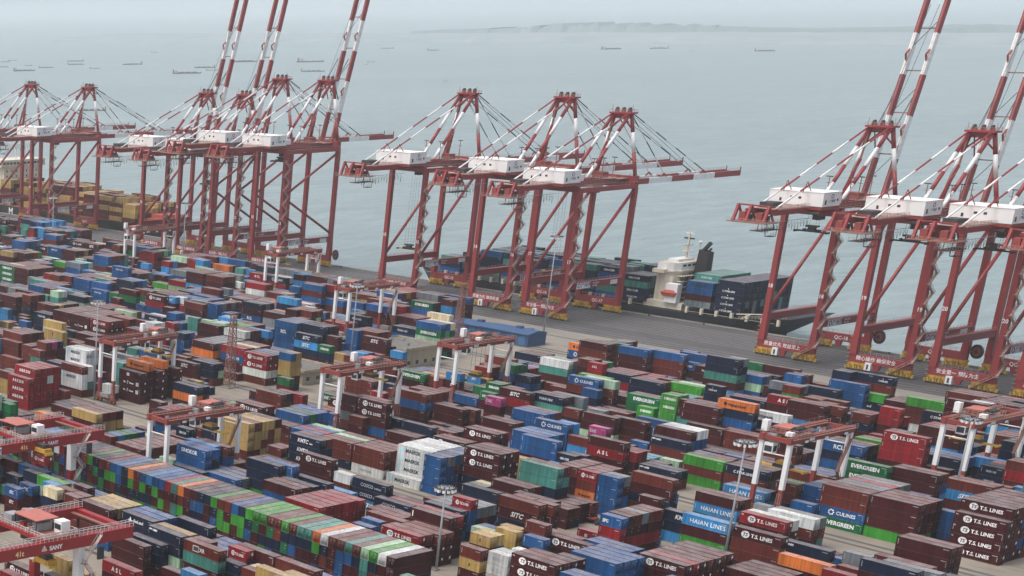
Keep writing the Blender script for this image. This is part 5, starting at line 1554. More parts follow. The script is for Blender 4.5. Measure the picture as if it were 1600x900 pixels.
-332.7 489.5 20 4 4 4 7 7
-324.5 484.2 40 4 14 6 0 0
-321.3 486.8 40 4 14 6 0 1
-327.8 516.2 40 3 1 13 2
-386.3 486.8 20 3 2 4 3
-365.5 462.7 40 3 1 3 4
-356.2 457.4 40 4 2 1 6 1
-353 460.1 40 4 1 1 6 14
-380.8 492.1 40 2 4 1
-343.7 433.3 40 4 0 4 4 4
-343.7 435.9 40 4 1 0 4 1
-338.8 460.1 20 3 13 0 14
-338.8 462.7 40 3 13 0 1
-353.5 492.1 20 1 1
-312.7 460.1 40 3 1 4 9
-312.7 462.7 40 3 1 4 9
-581.1 575 40 1 9
-543.4 553.5 40 3 1 1 1
-530.4 553.5 40 3 0 4 3
-510.8 543 40 4 5 1 0 4
-518.2 577.7 40 3 4 4 1
-458.9 516.2 40 5 8 0 13 6 4
-458.9 518.9 40 5 3 0 13 8 15
-494.9 543 40 3 3 3 1
-494.9 545.6 40 3 3 3 2
-478.3 524.1 40 3 0 4 3
-502.8 484.2 40 4 4 4 4 14
-502.3 486.8 40 4 4 4 4 4
-502.3 489.5 40 4 11 4 4 14
-489.8 486.8 40 4 3 0 3 3
-489.8 489.5 40 4 3 0 2 0
-513.1 521.5 40 2 2 2
-513.1 524.1 40 2 2 1
-470.3 494.7 40 4 2 1 1 1
-470.3 497.3 40 4 2 8 1 1
-436.9 460.1 20 4 0 1 1 4
-440.4 428 20 5 3 0 10 10 10
-415.7 435.9 40 3 0 4 1
-415.7 438.5 40 3 0 1 3
-373.8 396 40 5 1 0 0 0 1 129 229 329
-376.4 425.4 20 4 0 0 4 1
-382.6 428 40 4 0 0 1 1
-382.6 430.7 40 4 2 0 4 1
-387.3 454.8 40 2 0 1
-369.6 428 20 3 3 0 1
-374.4 457.4 20 4 1 3 0 8
-366.6 454.8 20 4 0 0 2 1
-404.2 486.8 20 3 0 0 1
-393.5 486.8 20 4 4 3 4 8
-381.6 371.9 40 4 1 0 4 8
-381.6 374.5 40 4 1 4 0 4
-381.6 377.1 40 4 1 4 4 4
-389.2 428 20 1 1
-369.2 366.6 40 3 0 2 2
-369.2 369.2 40 3 5 4 4
-369.2 371.9 40 3 5 4 13
-416.7 396 40 3 3 1 3
-412.5 398.6 40 3 5 1 2
-381.9 366.6 40 3 1 1 1
-359.6 396 40 2 0 0
-334.1 401.3 40 4 10 0 1 1 129
-348.2 425.4 40 3 5 2 1
-695.6 484.2 40 4 5 8 8 1
-695.6 486.8 40 4 5 8 8 15
-695.6 489.5 40 4 5 8 8 1
-695.6 492.1 40 4 2 8 8 1
-695.6 494.7 40 4 5 1 8 1
-683.3 484.2 40 4 0 0 0 1
-683.3 486.8 40 4 0 0 0 1
-683.3 489.5 40 4 0 0 0 1
-683.3 492.1 40 4 0 0 8 1
-683.3 494.7 40 4 0 1 0 1
-706.1 524.1 40 3 1 0 14
-684.8 516.2 40 4 3 2 4 5
-684.8 518.9 40 4 3 2 4 13
-697.1 543 40 4 1 1 4 1
-697.1 545.6 40 4 1 3 4 1
-697.1 548.3 40 4 1 1 4 1
-697.1 550.9 40 4 1 1 6 14
-715.1 575 40 2 3 1
-692.4 577.7 20 4 4 8 8 13
-692.4 580.3 20 4 6 8 3 6
-697 572.4 40 4 3 1 0 1
-778.3 580.3 20 3 13 4 5
-781.3 572.4 40 4 14 2 1 14
-781.3 575 40 4 14 2 1 1
-766.4 580.3 40 3 13 4 1
-753.4 580.3 40 3 1 0 1
-753.4 582.9 40 3 1 0 9
-736.4 543 40 4 14 1 4 4
-763.2 553.5 40 3 4 1 1
-799.6 580.3 20 2 0 4
-769.5 543 40 4 0 5 3 4
-769.5 545.6 40 4 0 5 4 4
-769.5 548.3 40 4 0 5 4 14
-723.6 543 40 4 2 0 0 0
-723.6 545.6 40 4 2 0 0 10
-723.6 548.3 40 4 2 0 0 0
-649.3 553.5 40 3 3 4 3
-649.3 556.1 40 3 0 4 1
-649.3 558.7 40 3 3 5 14
-625.3 543 40 4 4 5 0 1
-625.3 545.6 40 4 1 5 0 1
-625.3 548.3 40 4 1 5 0 1
-625.3 550.9 40 4 2 5 0 14
-611.6 543 40 4 0 8 0 1
-611.6 545.6 40 4 0 4 0 1
-611.6 548.3 20 4 0 8 0 14
-611.6 550.9 40 4 0 8 0 14
-652 582.9 40 3 6 4 1
-635.6 582.9 20 3 4 13 14
-637.9 543 40 2 13 1
-650.6 543 40 1 1
-639 486.8 40 4 14 3 4 1
-610.3 489.5 40 5 14 1 1 3 4
-610.3 492.1 40 5 14 3 1 2 5
-738.3 513.6 20 4 4 3 4 1
-738.3 516.2 40 4 3 4 0 1
-738.3 518.9 40 4 3 3 3 1
-725 516.2 20 4 0 14 0 1
-725 518.9 20 4 0 14 1 2
-731.2 521.5 40 4 1 14 0 7
-827.4 575 40 2 1 0
-827.4 577.7 40 2 1 14
-827.4 580.3 40 2 1 4
-642 516.2 40 4 2 5 1 0
-642 518.9 40 4 2 5 13 1
-642 521.5 40 4 2 1 1 14
-619.6 577.7 40 3 0 3 0
-606.9 577.7 40 3 1 2 9
-608.5 580.3 40 3 1 2 1
-556.4 548.3 40 5 0 0 4 1 1
-583.9 543 40 4 3 4 9 1
-406.8 270.7 40 4 8 0 1 1
-394.2 262.9 40 3 0 0 0
-394.2 265.5 20 3 0 0 0 103
-387.9 265.5 20 3 0 0 0 0
-394.2 268.1 40 3 3 0 0
-394.2 270.7 40 2 5 1
-381.6 255 40 4 0 6 6 1
-381.6 257.6 20 3 1 6 1
-381.6 260.2 20 4 0 2 5 0
-381.6 262.9 40 4 0 0 0 0
-381.6 265.5 40 3 1 1 0
-381.6 268.1 40 3 0 3 3
-381.6 270.7 40 2 0 0
-362.7 260.2 20 4 0 0 1 3 3
-368.9 262.9 40 4 0 1 0 4 217
-368.9 265.5 40 3 0 3 1
-369 268.1 40 3 8 14 1
-369 270.7 40 2 1 13
-350.1 257.6 20 4 5 1 0 5 203
-356.3 260.2 40 4 0 4 13 7
-356.3 262.9 40 3 3 1 0
-356.3 265.5 20 3 3 3 3
-350 265.5 20 3 1 1 1
-356.3 268.1 20 3 4 1 4
-350 268.1 20 3 4 4 0
-356.3 270.7 40 2 0 1
-337.5 255 20 4 0 1 8 1
-343.7 257.6 20 4 5 1 0 1
-337.4 257.6 20 4 1 3 1 1
-343.7 260.2 40 3 1 6 13
-343.7 262.9 20 4 13 13 6 0
-337.5 262.9 20 3 3 4 4
-343.7 265.5 40 3 3 4 4 9
-343.7 268.1 40 3 4 4 4
-343.7 270.7 40 2 1 1
-331.1 265.5 40 3 3 2 4
-331.1 268.1 40 3 3 3 3
-331.1 270.7 20 2 1 4
-324.8 270.7 20 2 1 8
-312.2 255 20 2 3 1 9
-318.5 265.5 40 3 6 1 6
-318.5 268.1 40 3 0 0 0
-318.5 270.7 40 2 1 0
-299.5 260.2 20 3 4 3 0
-299.6 262.9 20 2 1 1
-305.9 268.1 40 3 3 1 1
-305.8 270.7 40 2 1 0
-293.2 260.2 40 3 1 3 0
-293.2 262.9 40 3 4 5 4
-293.2 265.5 20 3 14 4 4 220
-287 265.5 20 3 3 3 4
-293.2 268.1 40 3 0 2 4
-293.2 270.7 20 2 1 3
-286.9 270.7 20 2 0 1
-274.4 255 20 2 0 5
-280.7 260.2 20 4 4 1 4 2 300
-280.6 262.9 40 4 1 0 0 0
-280.6 265.5 40 3 0 1 9 17
-280.6 268.1 40 3 0 3 0
-280.6 270.7 40 2 0 11
-268 262.9 40 4 4 3 1 1 124
-267.9 265.5 40 3 1 6 4
-267.9 268.1 20 3 13 2 2 205
-261.7 268.1 20 3 3 0 4
-268 270.7 40 2 0 3 0
-482.6 320.7 40 3 4 1 1
-469.9 312.9 40 4 6 3 3 8
-469.9 315.5 40 4 3 3 2 3
-469.9 318.1 40 2 3 2
-469.9 320.7 40 1 3
-457.3 305 40 3 13 13 0
-457.3 307.6 20 4 13 0 3 13 224
-451 307.6 20 4 13 0 13 13
-457.3 310.2 20 4 1 13 1 13
-457.3 312.9 20 3 4 3 4
-457.2 315.5 40 1 4
-457.3 318.1 40 1 0
-457.3 320.7 40 1 0
-419.4 305 20 4 11 11 13 11
-413.2 305 20 4 13 13 13 2
-419.4 307.6 40 3 13 13 13
-419.4 310.2 20 3 13 13 0
-419.5 312.9 20 3 3 0 3
-419.5 315.5 20 2 3 1
-419.5 318.1 20 2 3 0
-419.5 320.7 40 3 2 4 14
-406.8 305 40 2 2 5
-406.8 307.6 40 2 0 2
-406.8 320.7 40 3 0 0 0
-394.2 305 40 2 8 1
-394.2 307.6 20 2 8 4
-394.2 310.2 20 3 1 1 1
-394.2 312.9 20 3 8 8 5
-394.2 315.5 20 3 0 1 8
-394.2 318.1 20 3 8 1 8
-394.2 320.7 20 3 1 8 4
-381.5 305 40 1 3
-369 305 40 2 4 13
-368.9 307.6 20 2 1 13
-362.6 307.6 20 3 13 0 13
-369 310.2 20 2 13 13
-362.7 310.2 20 3 0 0 1
-369 312.9 20 2 1 1
-369 315.5 40 2 3 0
-368.9 318.1 20 2 4 3
-362.7 318.1 20 3 0 6 0
-369 320.7 20 3 0 2 0
-362.6 320.7 20 3 0 0 5
-356.4 318.1 40 3 0 0 0
-356.4 320.7 40 3 5 4 0
-318.5 305 20 2 4 4
-312.2 305 20 2 1 14
-318.4 320.7 40 3 4 3 6
-305.9 318.1 20 1 3 10
-305.9 320.7 20 1 1
-287 312.9 20 1 13
-520.4 347.6 40 4 2 2 10 2
-520.3 350.2 40 3 1 5 4 103
-507.8 339.7 40 4 7 0 0 0
-507.8 342.4 40 2 0 1
-507.8 345 40 2 1 1
-507.8 347.6 40 1 5
-507.8 350.2 20 1 0
-501.5 350.2 20 2 6 6
-495.1 345 40 2 2 4
-495.2 347.6 40 2 4 4
-495.1 350.2 40 3 4 3 1
-482.5 345 20 4 0 5 1 5
-476.3 345 20 4 3 3 7 0
-482.6 347.6 40 4 3 3 8 3
-482.6 350.2 40 4 5 3 1 3
-469.9 345 40 2 1 1
-457.3 339.7 40 1 3
-457.3 342.4 40 1 3
-457.3 345 40 1 1
-419.4 334.5 40 1 1
-413.1 339.7 20 1 0
-413.2 345 20 4 0 14 0 0
-419.4 350.2 40 3 0 13 2
-406.8 334.5 40 1 13
-406.8 337.1 40 1 3
-406.8 350.2 40 3 3 5 1
-394.2 334.5 40 2 9 1
-394.2 337.1 40 2 1 1
-387.9 339.7 20 3 1 1 1
-387.9 342.4 20 3 3 4 1
-387.9 345 20 4 0 1 2 3
-387.9 347.6 20 4 2 1 1 1
-394.2 350.2 40 4 0 1 0 1 200
-381.6 334.5 40 2 4 0 103
-381.6 337.1 40 2 5 3
-381.6 339.7 20 3 3 3 3
-381.6 342.4 20 3 0 2 4
-381.6 345 20 4 0 0 0 0
-381.6 347.6 20 4 0 2 0 11
-381.5 350.2 20 4 0 0 0 0
-369 334.5 20 1 3 24
-362.7 334.5 20 1 0 17
-368.9 337.1 20 1 0
-362.6 337.1 20 1 0 3
-356.3 334.5 40 2 0 1
-356.3 337.1 40 2 0 1
-356.3 339.7 40 2 0 0
-356.4 342.4 20 3 1 13 1
-356.4 345 20 3 2 7 1
-356.3 347.6 40 2 5 4 104
-356.3 350.2 40 2 1 1
-343.7 334.5 40 1 1
-343.8 337.1 20 2 1 3
-343.7 339.7 20 2 4 1 4
-337.4 339.7 20 3 3 1 1
-343.7 347.6 20 2 4 2 105
-337.5 347.6 20 1 2
-343.7 350.2 40 1 2
-331.1 334.5 40 1 0 0
-331 339.7 40 2 8 5
-331.1 342.4 20 2 4 1
-324.8 342.4 20 2 4 1
-331.1 345 40 2 1 0 117
-331 347.6 40 1 0 0
-331.1 350.2 40 1 0
-318.5 339.7 20 2 2 2 100
-318.4 342.4 40 1 14
-305.8 342.4 40 1 3
-299.5 345 20 2 2 1
-293.2 347.6 40 1 2
-293.2 350.2 40 1 8
-274.4 334.5 20 2 1 13
-274.4 337.1 20 2 13 4
-280.7 347.6 40 1 1
-280.6 350.2 40 2 4 3
-268 347.6 40 1 4
-268 350.2 40 1 0
-249.1 334.5 20 1 8 1
-255.4 342.4 20 2 13 1
-255.4 345 20 2 1 1
-255.3 347.6 40 1 13
-255.4 350.2 40 1 13
-242.8 347.6 20 2 5 5
-242.8 350.2 20 2 6 6
-223.8 334.5 20 2 0 5
-223.9 337.1 20 2 1 5
-223.9 339.7 20 2 1 5 103
-217.5 342.4 40 2 0 0
-217.5 345 40 2 1 2
-217.5 347.6 40 2 1 0
-217.5 350.2 20 1 0
-211.2 350.2 20 2 1 4
-570.8 379.7 40 4 3 3 3 4
-558.2 371.9 20 4 8 4 1 4
-551.9 371.9 20 4 14 4 4 4
-558.3 374.5 40 4 6 4 4 4
-558.3 377.1 40 4 4 4 4 4
-558.3 379.7 20 4 0 0 0 0
-552 379.7 20 3 0 0 0
-545.7 364 20 4 1 1 1 1
-539.4 364 20 4 0 2 8 3
-545.7 366.6 40 4 3 2 3 3
-545.7 369.2 40 3 0 4 3
-545.6 371.9 40 4 0 2 0 1
-545.7 374.5 40 4 3 3 3 3
-545.6 377.1 40 4 3 1 0 0
-545.6 379.7 40 3 3 1 4
-533.1 364 20 4 11 5 5 5
-533 379.7 40 4 3 1 5 10 10
-514.1 366.6 20 4 8 1 1 1
-514.1 369.2 20 4 1 1 1 1
-514.1 371.9 20 4 1 1 1 3
-514.1 374.5 20 4 1 1 1 1
-514.1 377.1 20 4 0 0 0 0 300
-520.4 379.7 40 3 1 1 1
-507.7 374.5 40 4 3 3 3 0
-507.8 377.1 20 3 3 3 3
-501.5 377.1 20 4 3 1 3 1
-507.8 379.7 40 3 3 3 0
-495.1 364 40 3 1 1 3
-495.2 366.6 40 3 0 3 1
-495.2 377.1 40 4 1 1 7 1
-495.1 379.7 40 3 1 1 1
-482.5 377.1 40 4 0 1 0 0
-482.5 379.7 40 3 0 0 0
-469.9 374.5 20 4 1 6 6 6
-470 377.1 20 4 1 8 8 6
-469.9 379.7 20 4 8 8 1 0
-419.4 364 40 2 0 1
-419.4 366.6 40 1 0
-413.2 369.2 20 3 1 5 0
-413.2 371.9 20 3 0 0 0 0
-419.5 374.5 40 2 1 0
-419.4 377.1 40 2 0 0
-419.4 379.7 20 2 2 1
-413.1 379.7 20 2 1 0
-406.9 364 40 2 4 4
-406.9 366.6 20 3 7 7 7
-406.8 369.2 20 3 7 7 1
-406.8 371.9 40 3 1 7 7
-406.8 374.5 40 3 0 7 1
-406.8 377.1 40 3 3 4 3
-406.8 379.7 20 2 1 2
-400.5 379.7 20 2 2 4
-394.2 364 40 2 1 1
-394.2 371.9 40 3 1 3 4
-394.2 374.5 40 3 1 1 1
-394.1 377.1 40 2 13 7
-394.2 379.7 40 2 1 4
-381.5 379.7 40 2 0 1
-369 374.5 20 2 1 1
-362.6 374.5 20 2 4 0
-368.9 377.1 40 2 11 2
-369 379.7 40 2 1 1
-356.3 374.5 40 2 1 1
-356.3 377.1 40 2 1 1
-356.3 379.7 40 2 1 1
-343.7 374.5 40 2 5 0
-343.7 377.1 40 2 0 0
-343.7 379.7 40 2 0 3
-331.1 379.7 40 3 0 0 1 100
-318.5 379.7 20 3 3 5 5
-312.2 379.7 20 1 2
-305.9 379.7 40 1 14
-286.9 364 20 2 1 1
-293.2 379.7 40 1 1
-261.7 369.2 20 2 4 1
-268 377.1 20 1 7
-268 379.7 40 1 1
-255.4 371.9 20 1 5
-242.8 364 20 1 6
-236.5 364 20 2 4 8
-242.7 366.6 40 1 4 6
-242.7 369.2 40 1 5
-236.5 379.7 20 3 4 0 4
-230.2 364 20 1 10
-223.9 374.5 20 1 1
-230.2 379.7 20 3 10 0 0 26
-217.5 377.1 40 2 1 4
-204.9 364 20 2 1 1
-198.6 374.5 20 3 0 1 1
-204.8 377.1 40 3 1 1 1
-204.9 379.7 40 3 1 1 1
-608.8 406.5 40 5 3 0 3 3 0
-608.7 409.1 40 5 0 4 4 4 4
-596.2 398.6 40 5 14 0 1 0 1
-596.1 401.3 20 5 0 1 0 3 0
-589.8 401.3 20 5 0 0 1 0 0
-596.1 403.9 40 1 0
-596.2 406.5 20 5 1 1 4 0 3
-596.2 409.1 20 1 1
-583.5 393.4 20 4 11 13 0 8
-577.2 393.4 20 4 1 1 2 1
-583.5 396 40 2 7 2
-583.5 398.6 40 1 13
-583.5 401.3 20 1 6
-577.2 401.3 20 1 8
-583.4 403.9 40 1 5
-577.2 406.5 20 2 0 0 100
-577.2 409.1 20 3 2 0 0
-570.9 393.4 40 2 1 3
-570.9 396 20 2 1 14
-564.6 396 20 2 1 1
-570.9 398.6 40 1 1
-570.8 401.3 40 2 2 1
-570.9 403.9 40 2 2 2
-570.9 406.5 40 1 3 10
-570.9 409.1 40 1 2
-558.2 393.4 40 3 3 0 10 226
-558.2 396 20 4 3 3 0 4
-552 396 20 2 3 0 25
-558.3 398.6 40 2 3 3
-558.3 401.3 40 2 0 1
-558.2 403.9 40 2 0 0
-558.2 406.5 40 1 0 17
-558.3 409.1 20 3 0 1 3 224
-552 409.1 20 3 4 5 6 103
-545.7 393.4 20 3 0 8 0
-545.7 398.6 20 3 5 0 0
-545.7 401.3 40 4 0 0 1 3
-545.6 403.9 40 3 0 0 1
-545.6 406.5 40 2 1 8 101
-545.7 409.1 40 2 0 0
-526.8 396 20 3 0 0 0
-533.1 401.3 20 3 0 0 0 3
-533 403.9 40 3 0 0 2 3
-533 406.5 40 3 4 4 4
-533 409.1 20 3 2 2 2
-526.7 409.1 20 2 2 2
-520.4 393.4 20 3 1 1 1
-520.4 396 20 3 5 0 1
-520.4 403.9 40 3 5 1 0
-520.4 406.5 20 2 4 13
-514 406.5 20 3 13 13 13
-520.4 409.1 40 2 1 3
-507.8 398.6 40 3 1 4 1
-507.8 401.3 40 2 14 5
-507.8 403.9 40 1 0
-507.8 406.5 40 1 5
-507.8 409.1 40 1 5
-495.2 393.4 40 3 14 14 14
-495.1 396 40 2 4 3
-495.2 398.6 40 2 4 3
-495.2 401.3 40 2 0 1 3
-495.1 403.9 40 2 1 1
-495.2 406.5 40 2 0 8
-495.1 409.1 20 3 0 1 13
-488.8 409.1 20 3 0 0 0
-482.6 393.4 40 3 1 1 0
-482.5 401.3 40 3 2 1 1
-482.6 403.9 20 3 1 1 8
-482.5 406.5 40 2 1 5
-482.6 409.1 20 3 3 0 3 224
-476.3 409.1 20 3 1 14 1
-469.9 393.4 20 3 0 1 0
-463.7 393.4 20 2 1 1
-463.6 396 20 1 0
-463.6 398.6 20 1 14
-469.9 401.3 40 1 1
-469.9 406.5 40 1 1
-457.3 393.4 20 1 2
-451 393.4 20 2 5 10 126
-457.3 396 40 1 0 3
-457.3 398.6 40 1 3 25
-457.3 401.3 20 1 5 3
-419.4 401.3 40 2 14 10
-419.4 403.9 40 1 5 3
-419.4 406.5 40 1 2
-400.6 393.4 20 2 4 3
-400.6 396 20 2 5 4
-406.8 401.3 20 1 3
-400.5 401.3 20 1 5
-406.9 403.9 40 1 1
-406.8 406.5 40 1 4
-394.2 393.4 20 2 1 1
-394.2 396 20 2 0 0
-394.2 398.6 40 2 3 1
-394.2 401.3 40 2 1 2
-394.1 403.9 40 3 3 3 0 200
-394.2 406.5 20 2 1 2
-387.9 406.5 20 3 4 4 4
-394.2 409.1 20 2 1 1
-387.9 409.1 20 2 3 3
-381.6 398.6 20 3 0 13 1
-381.6 401.3 40 3 1 0 0
-381.5 403.9 40 2 0 0
-381.5 406.5 40 2 1 1
-381.6 409.1 40 1 1
-368.9 401.3 40 2 1 1
-369 403.9 40 2 0 0
-369 406.5 40 2 1 4
-369 409.1 40 1 1
-356.3 401.3 40 2 0 0
-356.3 403.9 40 2 0 3
-356.4 406.5 40 2 0 4 0
-356.3 409.1 40 2 0 1
-343.8 398.6 20 3 3 3 1 9
-343.7 401.3 20 3 3 0 3
-343.7 403.9 40 3 1 2 1
-343.7 406.5 20 2 3 3
-337.4 406.5 20 3 3 3 3
-343.7 409.1 40 2 3 3
-324.8 393.4 20 3 1 1 1
-324.8 396 20 3 4 4 0
-331.1 403.9 40 2 4 4
-331.1 406.5 40 2 0 4 106
-331.1 409.1 40 2 14 0
-318.4 396 20 3 0 1 3 224
-318.5 406.5 20 4 5 3 3 3
-312.2 406.5 20 2 0 3
-318.5 409.1 40 2 3 1
-299.6 401.3 20 3 1 1 0
-299.6 403.9 20 2 1 1
-305.8 406.5 40 2 1 4 104
-305.9 409.1 40 2 2 1
-287 398.6 20 2 3 3
-293.2 401.3 40 2 14 1
-293.2 403.9 40 2 3 2
-293.2 406.5 40 2 4 0
-293.3 409.1 40 1 3 25
-280.6 403.9 20 3 14 1 14
-261.7 396 20 1 0
-255.4 393.4 20 1 1
-249.1 393.4 20 1 0
-255.3 396 40 1 0 3
-255.4 398.6 40 1 0
-255.4 406.5 40 1 6
-255.4 409.1 40 1 13
-242.8 398.6 40 1 3
-223.9 393.4 20 1 0
-223.8 396 20 1 0
-217.6 393.4 20 1 4
-217.5 396 40 1 3 9
-204.9 401.3 40 1 1
-204.9 403.9 20 3 1 1 13
-204.9 409.1 20 1 1
-192.3 393.4 40 2 1 3
-192.3 396 40 1 3
-192.2 398.6 20 1 0
-186 398.6 20 2 8 1 1
-192.3 401.3 40 1 1
-192.3 403.9 40 1 1
-659.2 438.5 40 3 3 2 3 25
-646.6 430.7 40 3 3 13 3
-646.6 433.3 20 3 4 4 4
-640.3 433.3 20 3 5 4 4 104
-646.6 435.9 40 3 5 2 1
-646.6 438.5 40 3 4 1 4
-634 422.8 40 3 0 1 1
-633.9 425.4 40 3 0 0 1 103
-634 428 40 3 0 0 3 103
-634 430.7 20 3 0 1 0 0
-627.7 430.7 20 3 3 3 1
-633.9 433.3 40 3 3 1 3
-633.9 435.9 40 2 3 3
-634 438.5 40 3 0 3 3
-621.4 425.4 20 3 1 1 1
-621.4 438.5 40 3 0 7 0
-602.5 433.3 20 4 14 10 1 1
-602.5 435.9 20 3 8 14 1
-608.7 438.5 40 3 14 14 14
-596.2 422.8 20 2 1 1
-589.9 428 20 4 1 4 1 1
-589.8 430.7 20 4 1 3 1 1
-596.1 433.3 40 3 1 3 1
-596.1 435.9 40 3 1 1 1
-596.1 438.5 40 3 0 1 13
-583.5 428 20 4 1 0 0 0
-583.5 430.7 20 4 0 4 0 10
-583.5 433.3 20 4 0 4 10 0
-583.5 435.9 20 4 0 0 0 1
-583.5 438.5 20 4 0 3 0 0
-545.6 438.5 40 1 3
-533.1 422.8 20 1 0
-533.1 425.4 20 1 4
-533 428 40 2 1 0
-533 430.7 40 3 1 0 1 100
-533 433.3 40 3 5 5 5
-533 435.9 40 4 5 5 1 1
-533 438.5 40 3 4 4 4
-514 422.8 20 1 13
-520.4 430.7 40 4 14 13 14 13
-520.4 433.3 40 3 5 13 13
-520.4 435.9 40 3 5 0 0 3
-520.4 438.5 40 3 0 0 0
-507.8 422.8 40 2 6 3
-507.8 425.4 20 4 6 6 2 6
-501.5 425.4 20 1 0 17
-507.7 428 40 1 0 17
-507.8 435.9 20 1 5
-501.4 435.9 20 1 6
-507.8 438.5 40 1 0
-495.1 422.8 20 1 4
-488.9 422.8 20 2 1 1
-495.2 425.4 20 1 1
-495.2 428 20 2 1 3 124
-495.1 430.7 20 2 3 3
-495.1 433.3 20 3 3 3 1 109
-495.2 435.9 20 3 4 1 0
-495.2 438.5 20 3 3 1 3
-482.5 422.8 20 2 5 1
-476.2 422.8 20 2 1 0
-469.9 422.8 40 1 0
-470 425.4 20 1 0
-457.3 435.9 20 3 4 3 3 124
-451 435.9 20 2 4 5 103
-419.4 425.4 40 1 8 1
-419.4 428 40 1 0
-419.4 430.7 40 1 1
-406.9 422.8 40 1 1
-406.8 425.4 40 1 11
-406.8 428 40 1 11
-406.8 430.7 40 1 14
-400.5 433.3 20 2 4 3
-400.6 435.9 20 3 1 3 3
-400.6 438.5 20 2 3 3
-394.2 422.8 20 3 14 14 2
-394.2 430.7 20 3 1 14 1
-394.2 433.3 20 3 14 14 14
-387.9 433.3 20 3 5 1 14
-394.2 435.9 40 3 3 4 0
-394.2 438.5 40 2 0 0
-381.6 433.3 40 2 0 4
-381.6 435.9 40 2 1 10
-381.6 438.5 40 1 0
-369 422.8 20 1 1
-362.6 422.8 20 1 3
-368.9 430.7 20 2 0 5 0
-362.6 430.7 20 2 5 0
-369 433.3 40 2 0 0
-369 435.9 40 2 1 0 100
-368.9 438.5 40 2 11 0
-356.4 422.8 20 1 3
-356.4 425.4 20 1 3 10
-356.3 430.7 40 2 4 3 4
-356.4 433.3 40 2 0 3
-356.4 435.9 40 2 3 1
-356.3 438.5 40 2 1 3
-343.8 428 40 2 1 5 103
-343.7 438.5 40 3 3 0 0
-331.1 422.8 40 1 1
-331.1 428 20 3 5 5 5 203
-324.8 428 20 4 5 5 5 5
-331.1 430.7 40 2 1 5
-331.1 433.3 40 2 5 5 103
-331.1 435.9 40 2 0 8
-331.1 438.5 40 1 0
-318.5 422.8 20 1 2
-318.4 425.4 40 3 1 5 1
-318.5 428 40 2 5 5
-318.5 433.3 40 2 5 9
-318.4 435.9 40 2 5 5 3
-318.5 438.5 20 2 4 8 4
-312.2 438.5 20 2 2 0 0
-299.6 422.8 20 3 0 0 2
-305.8 425.4 40 3 6 1 1
-305.9 428 40 2 6 6
-305.9 430.7 40 2 14 5
-305.9 433.3 40 2 3 6
-305.8 435.9 20 2 6 2
-299.6 435.9 20 1 2
-305.9 438.5 40 1 1
-293.3 428 20 2 0 0 100
-293.3 433.3 20 2 6 13
-293.3 435.9 20 1 1
-293.3 438.5 20 1 3
-286.9 438.5 20 3 3 3 4
-280.7 438.5 20 3 1 0 1
-268 428 40 1 0
-267.9 430.7 40 1 0
-255.4 428 20 3 3 1 1
-223.9 435.9 20 2 1 4
-223.9 438.5 20 1 3
-217.5 435.9 20 3 4 4 4
-217.6 438.5 20 2 4 13
-697.1 465.3 40 4 0 0 1 0
-697.1 467.9 40 3 6 13 6
-684.5 457.4 40 4 1 1 1 1
-684.4 460.1 40 4 1 1 2 1
-684.4 462.7 40 4 3 1 3 1
-684.4 465.3 40 2 1 1
-684.5 467.9 40 2 1 1
-671.9 452.2 40 4 1 8 8 8
-671.8 454.8 40 4 4 4 8 8
-671.9 457.4 40 3 3 1 14 25
-671.9 460.1 40 2 1 0
-671.8 462.7 40 2 8 1
-671.8 465.3 40 2 8 8
-671.8 467.9 40 2 1 1
-659.2 452.2 40 3 0 2 0
-659.3 454.8 40 3 4 0 1
-659.2 457.4 20 3 0 0 3
-652.9 457.4 20 3 0 0 0
-659.2 460.1 20 2 0 0
-652.9 460.1 20 3 1 0 4
-659.2 462.7 40 2 0 14 0
-659.2 465.3 40 2 14 14
-659.2 467.9 20 2 3 0 9
-652.9 467.9 20 4 14 14 14 14
-646.5 452.2 20 3 13 14 14
-640.3 452.2 20 3 6 1 0
-646.5 454.8 40 3 2 6 6
-646.6 457.4 40 3 3 6 1
-646.6 460.1 40 3 1 6 1
-646.6 462.7 40 3 6 6 6
-646.6 465.3 40 4 6 6 6 6
-646.6 467.9 40 4 0 6 6 14
-634 452.2 40 3 0 1 1
-634 454.8 40 4 0 0 1 4 17
-634 457.4 40 4 1 1 3 1
-634 460.1 40 4 1 1 4 4
-633.9 462.7 40 4 1 5 1 1
-634 465.3 40 4 1 1 3 1
-634 467.9 40 4 1 1 3 1
-621.4 454.8 20 4 4 4 7 0
-621.4 457.4 40 4 14 4 4 0
-621.3 460.1 40 4 8 3 11 5
-621.3 462.7 40 3 5 3 8
-621.3 465.3 40 3 1 0 0
-621.3 467.9 40 3 0 0 0 200
-608.7 457.4 40 4 6 4 6 6
-608.7 460.1 20 3 6 8 5
-602.5 460.1 20 3 3 3 0
-608.7 462.7 40 2 5 0
-608.8 465.3 20 3 4 14 3
-602.4 465.3 20 2 4 0
-608.7 467.9 40 2 3 3 110
-596.1 457.4 40 3 2 2 0 217
-596.1 460.1 40 2 2 2
-596.1 462.7 40 2 3 1
-596.1 465.3 40 2 3 3
-596.1 467.9 40 2 3 1
-583.5 452.2 40 3 0 3 0
-583.5 454.8 40 3 0 2 0 105
-583.5 457.4 40 3 0 0 0
-583.4 460.1 40 3 0 0 2
-583.4 462.7 20 4 0 13 0 0
-577.2 462.7 20 2 0 1
-583.5 465.3 40 2 0 0
-583.4 467.9 40 2 0 0
-570.8 454.8 40 3 1 1 13
-570.9 457.4 40 3 1 1 1
-570.8 460.1 40 2 2 5
-570.9 462.7 40 2 10 4
-570.9 465.3 40 2 5 10
-570.9 467.9 40 2 2 1
-558.3 452.2 40 2 0 0
-558.2 454.8 40 2 3 0 100
-558.3 462.7 40 2 6 1
-558.2 465.3 20 2 0 5
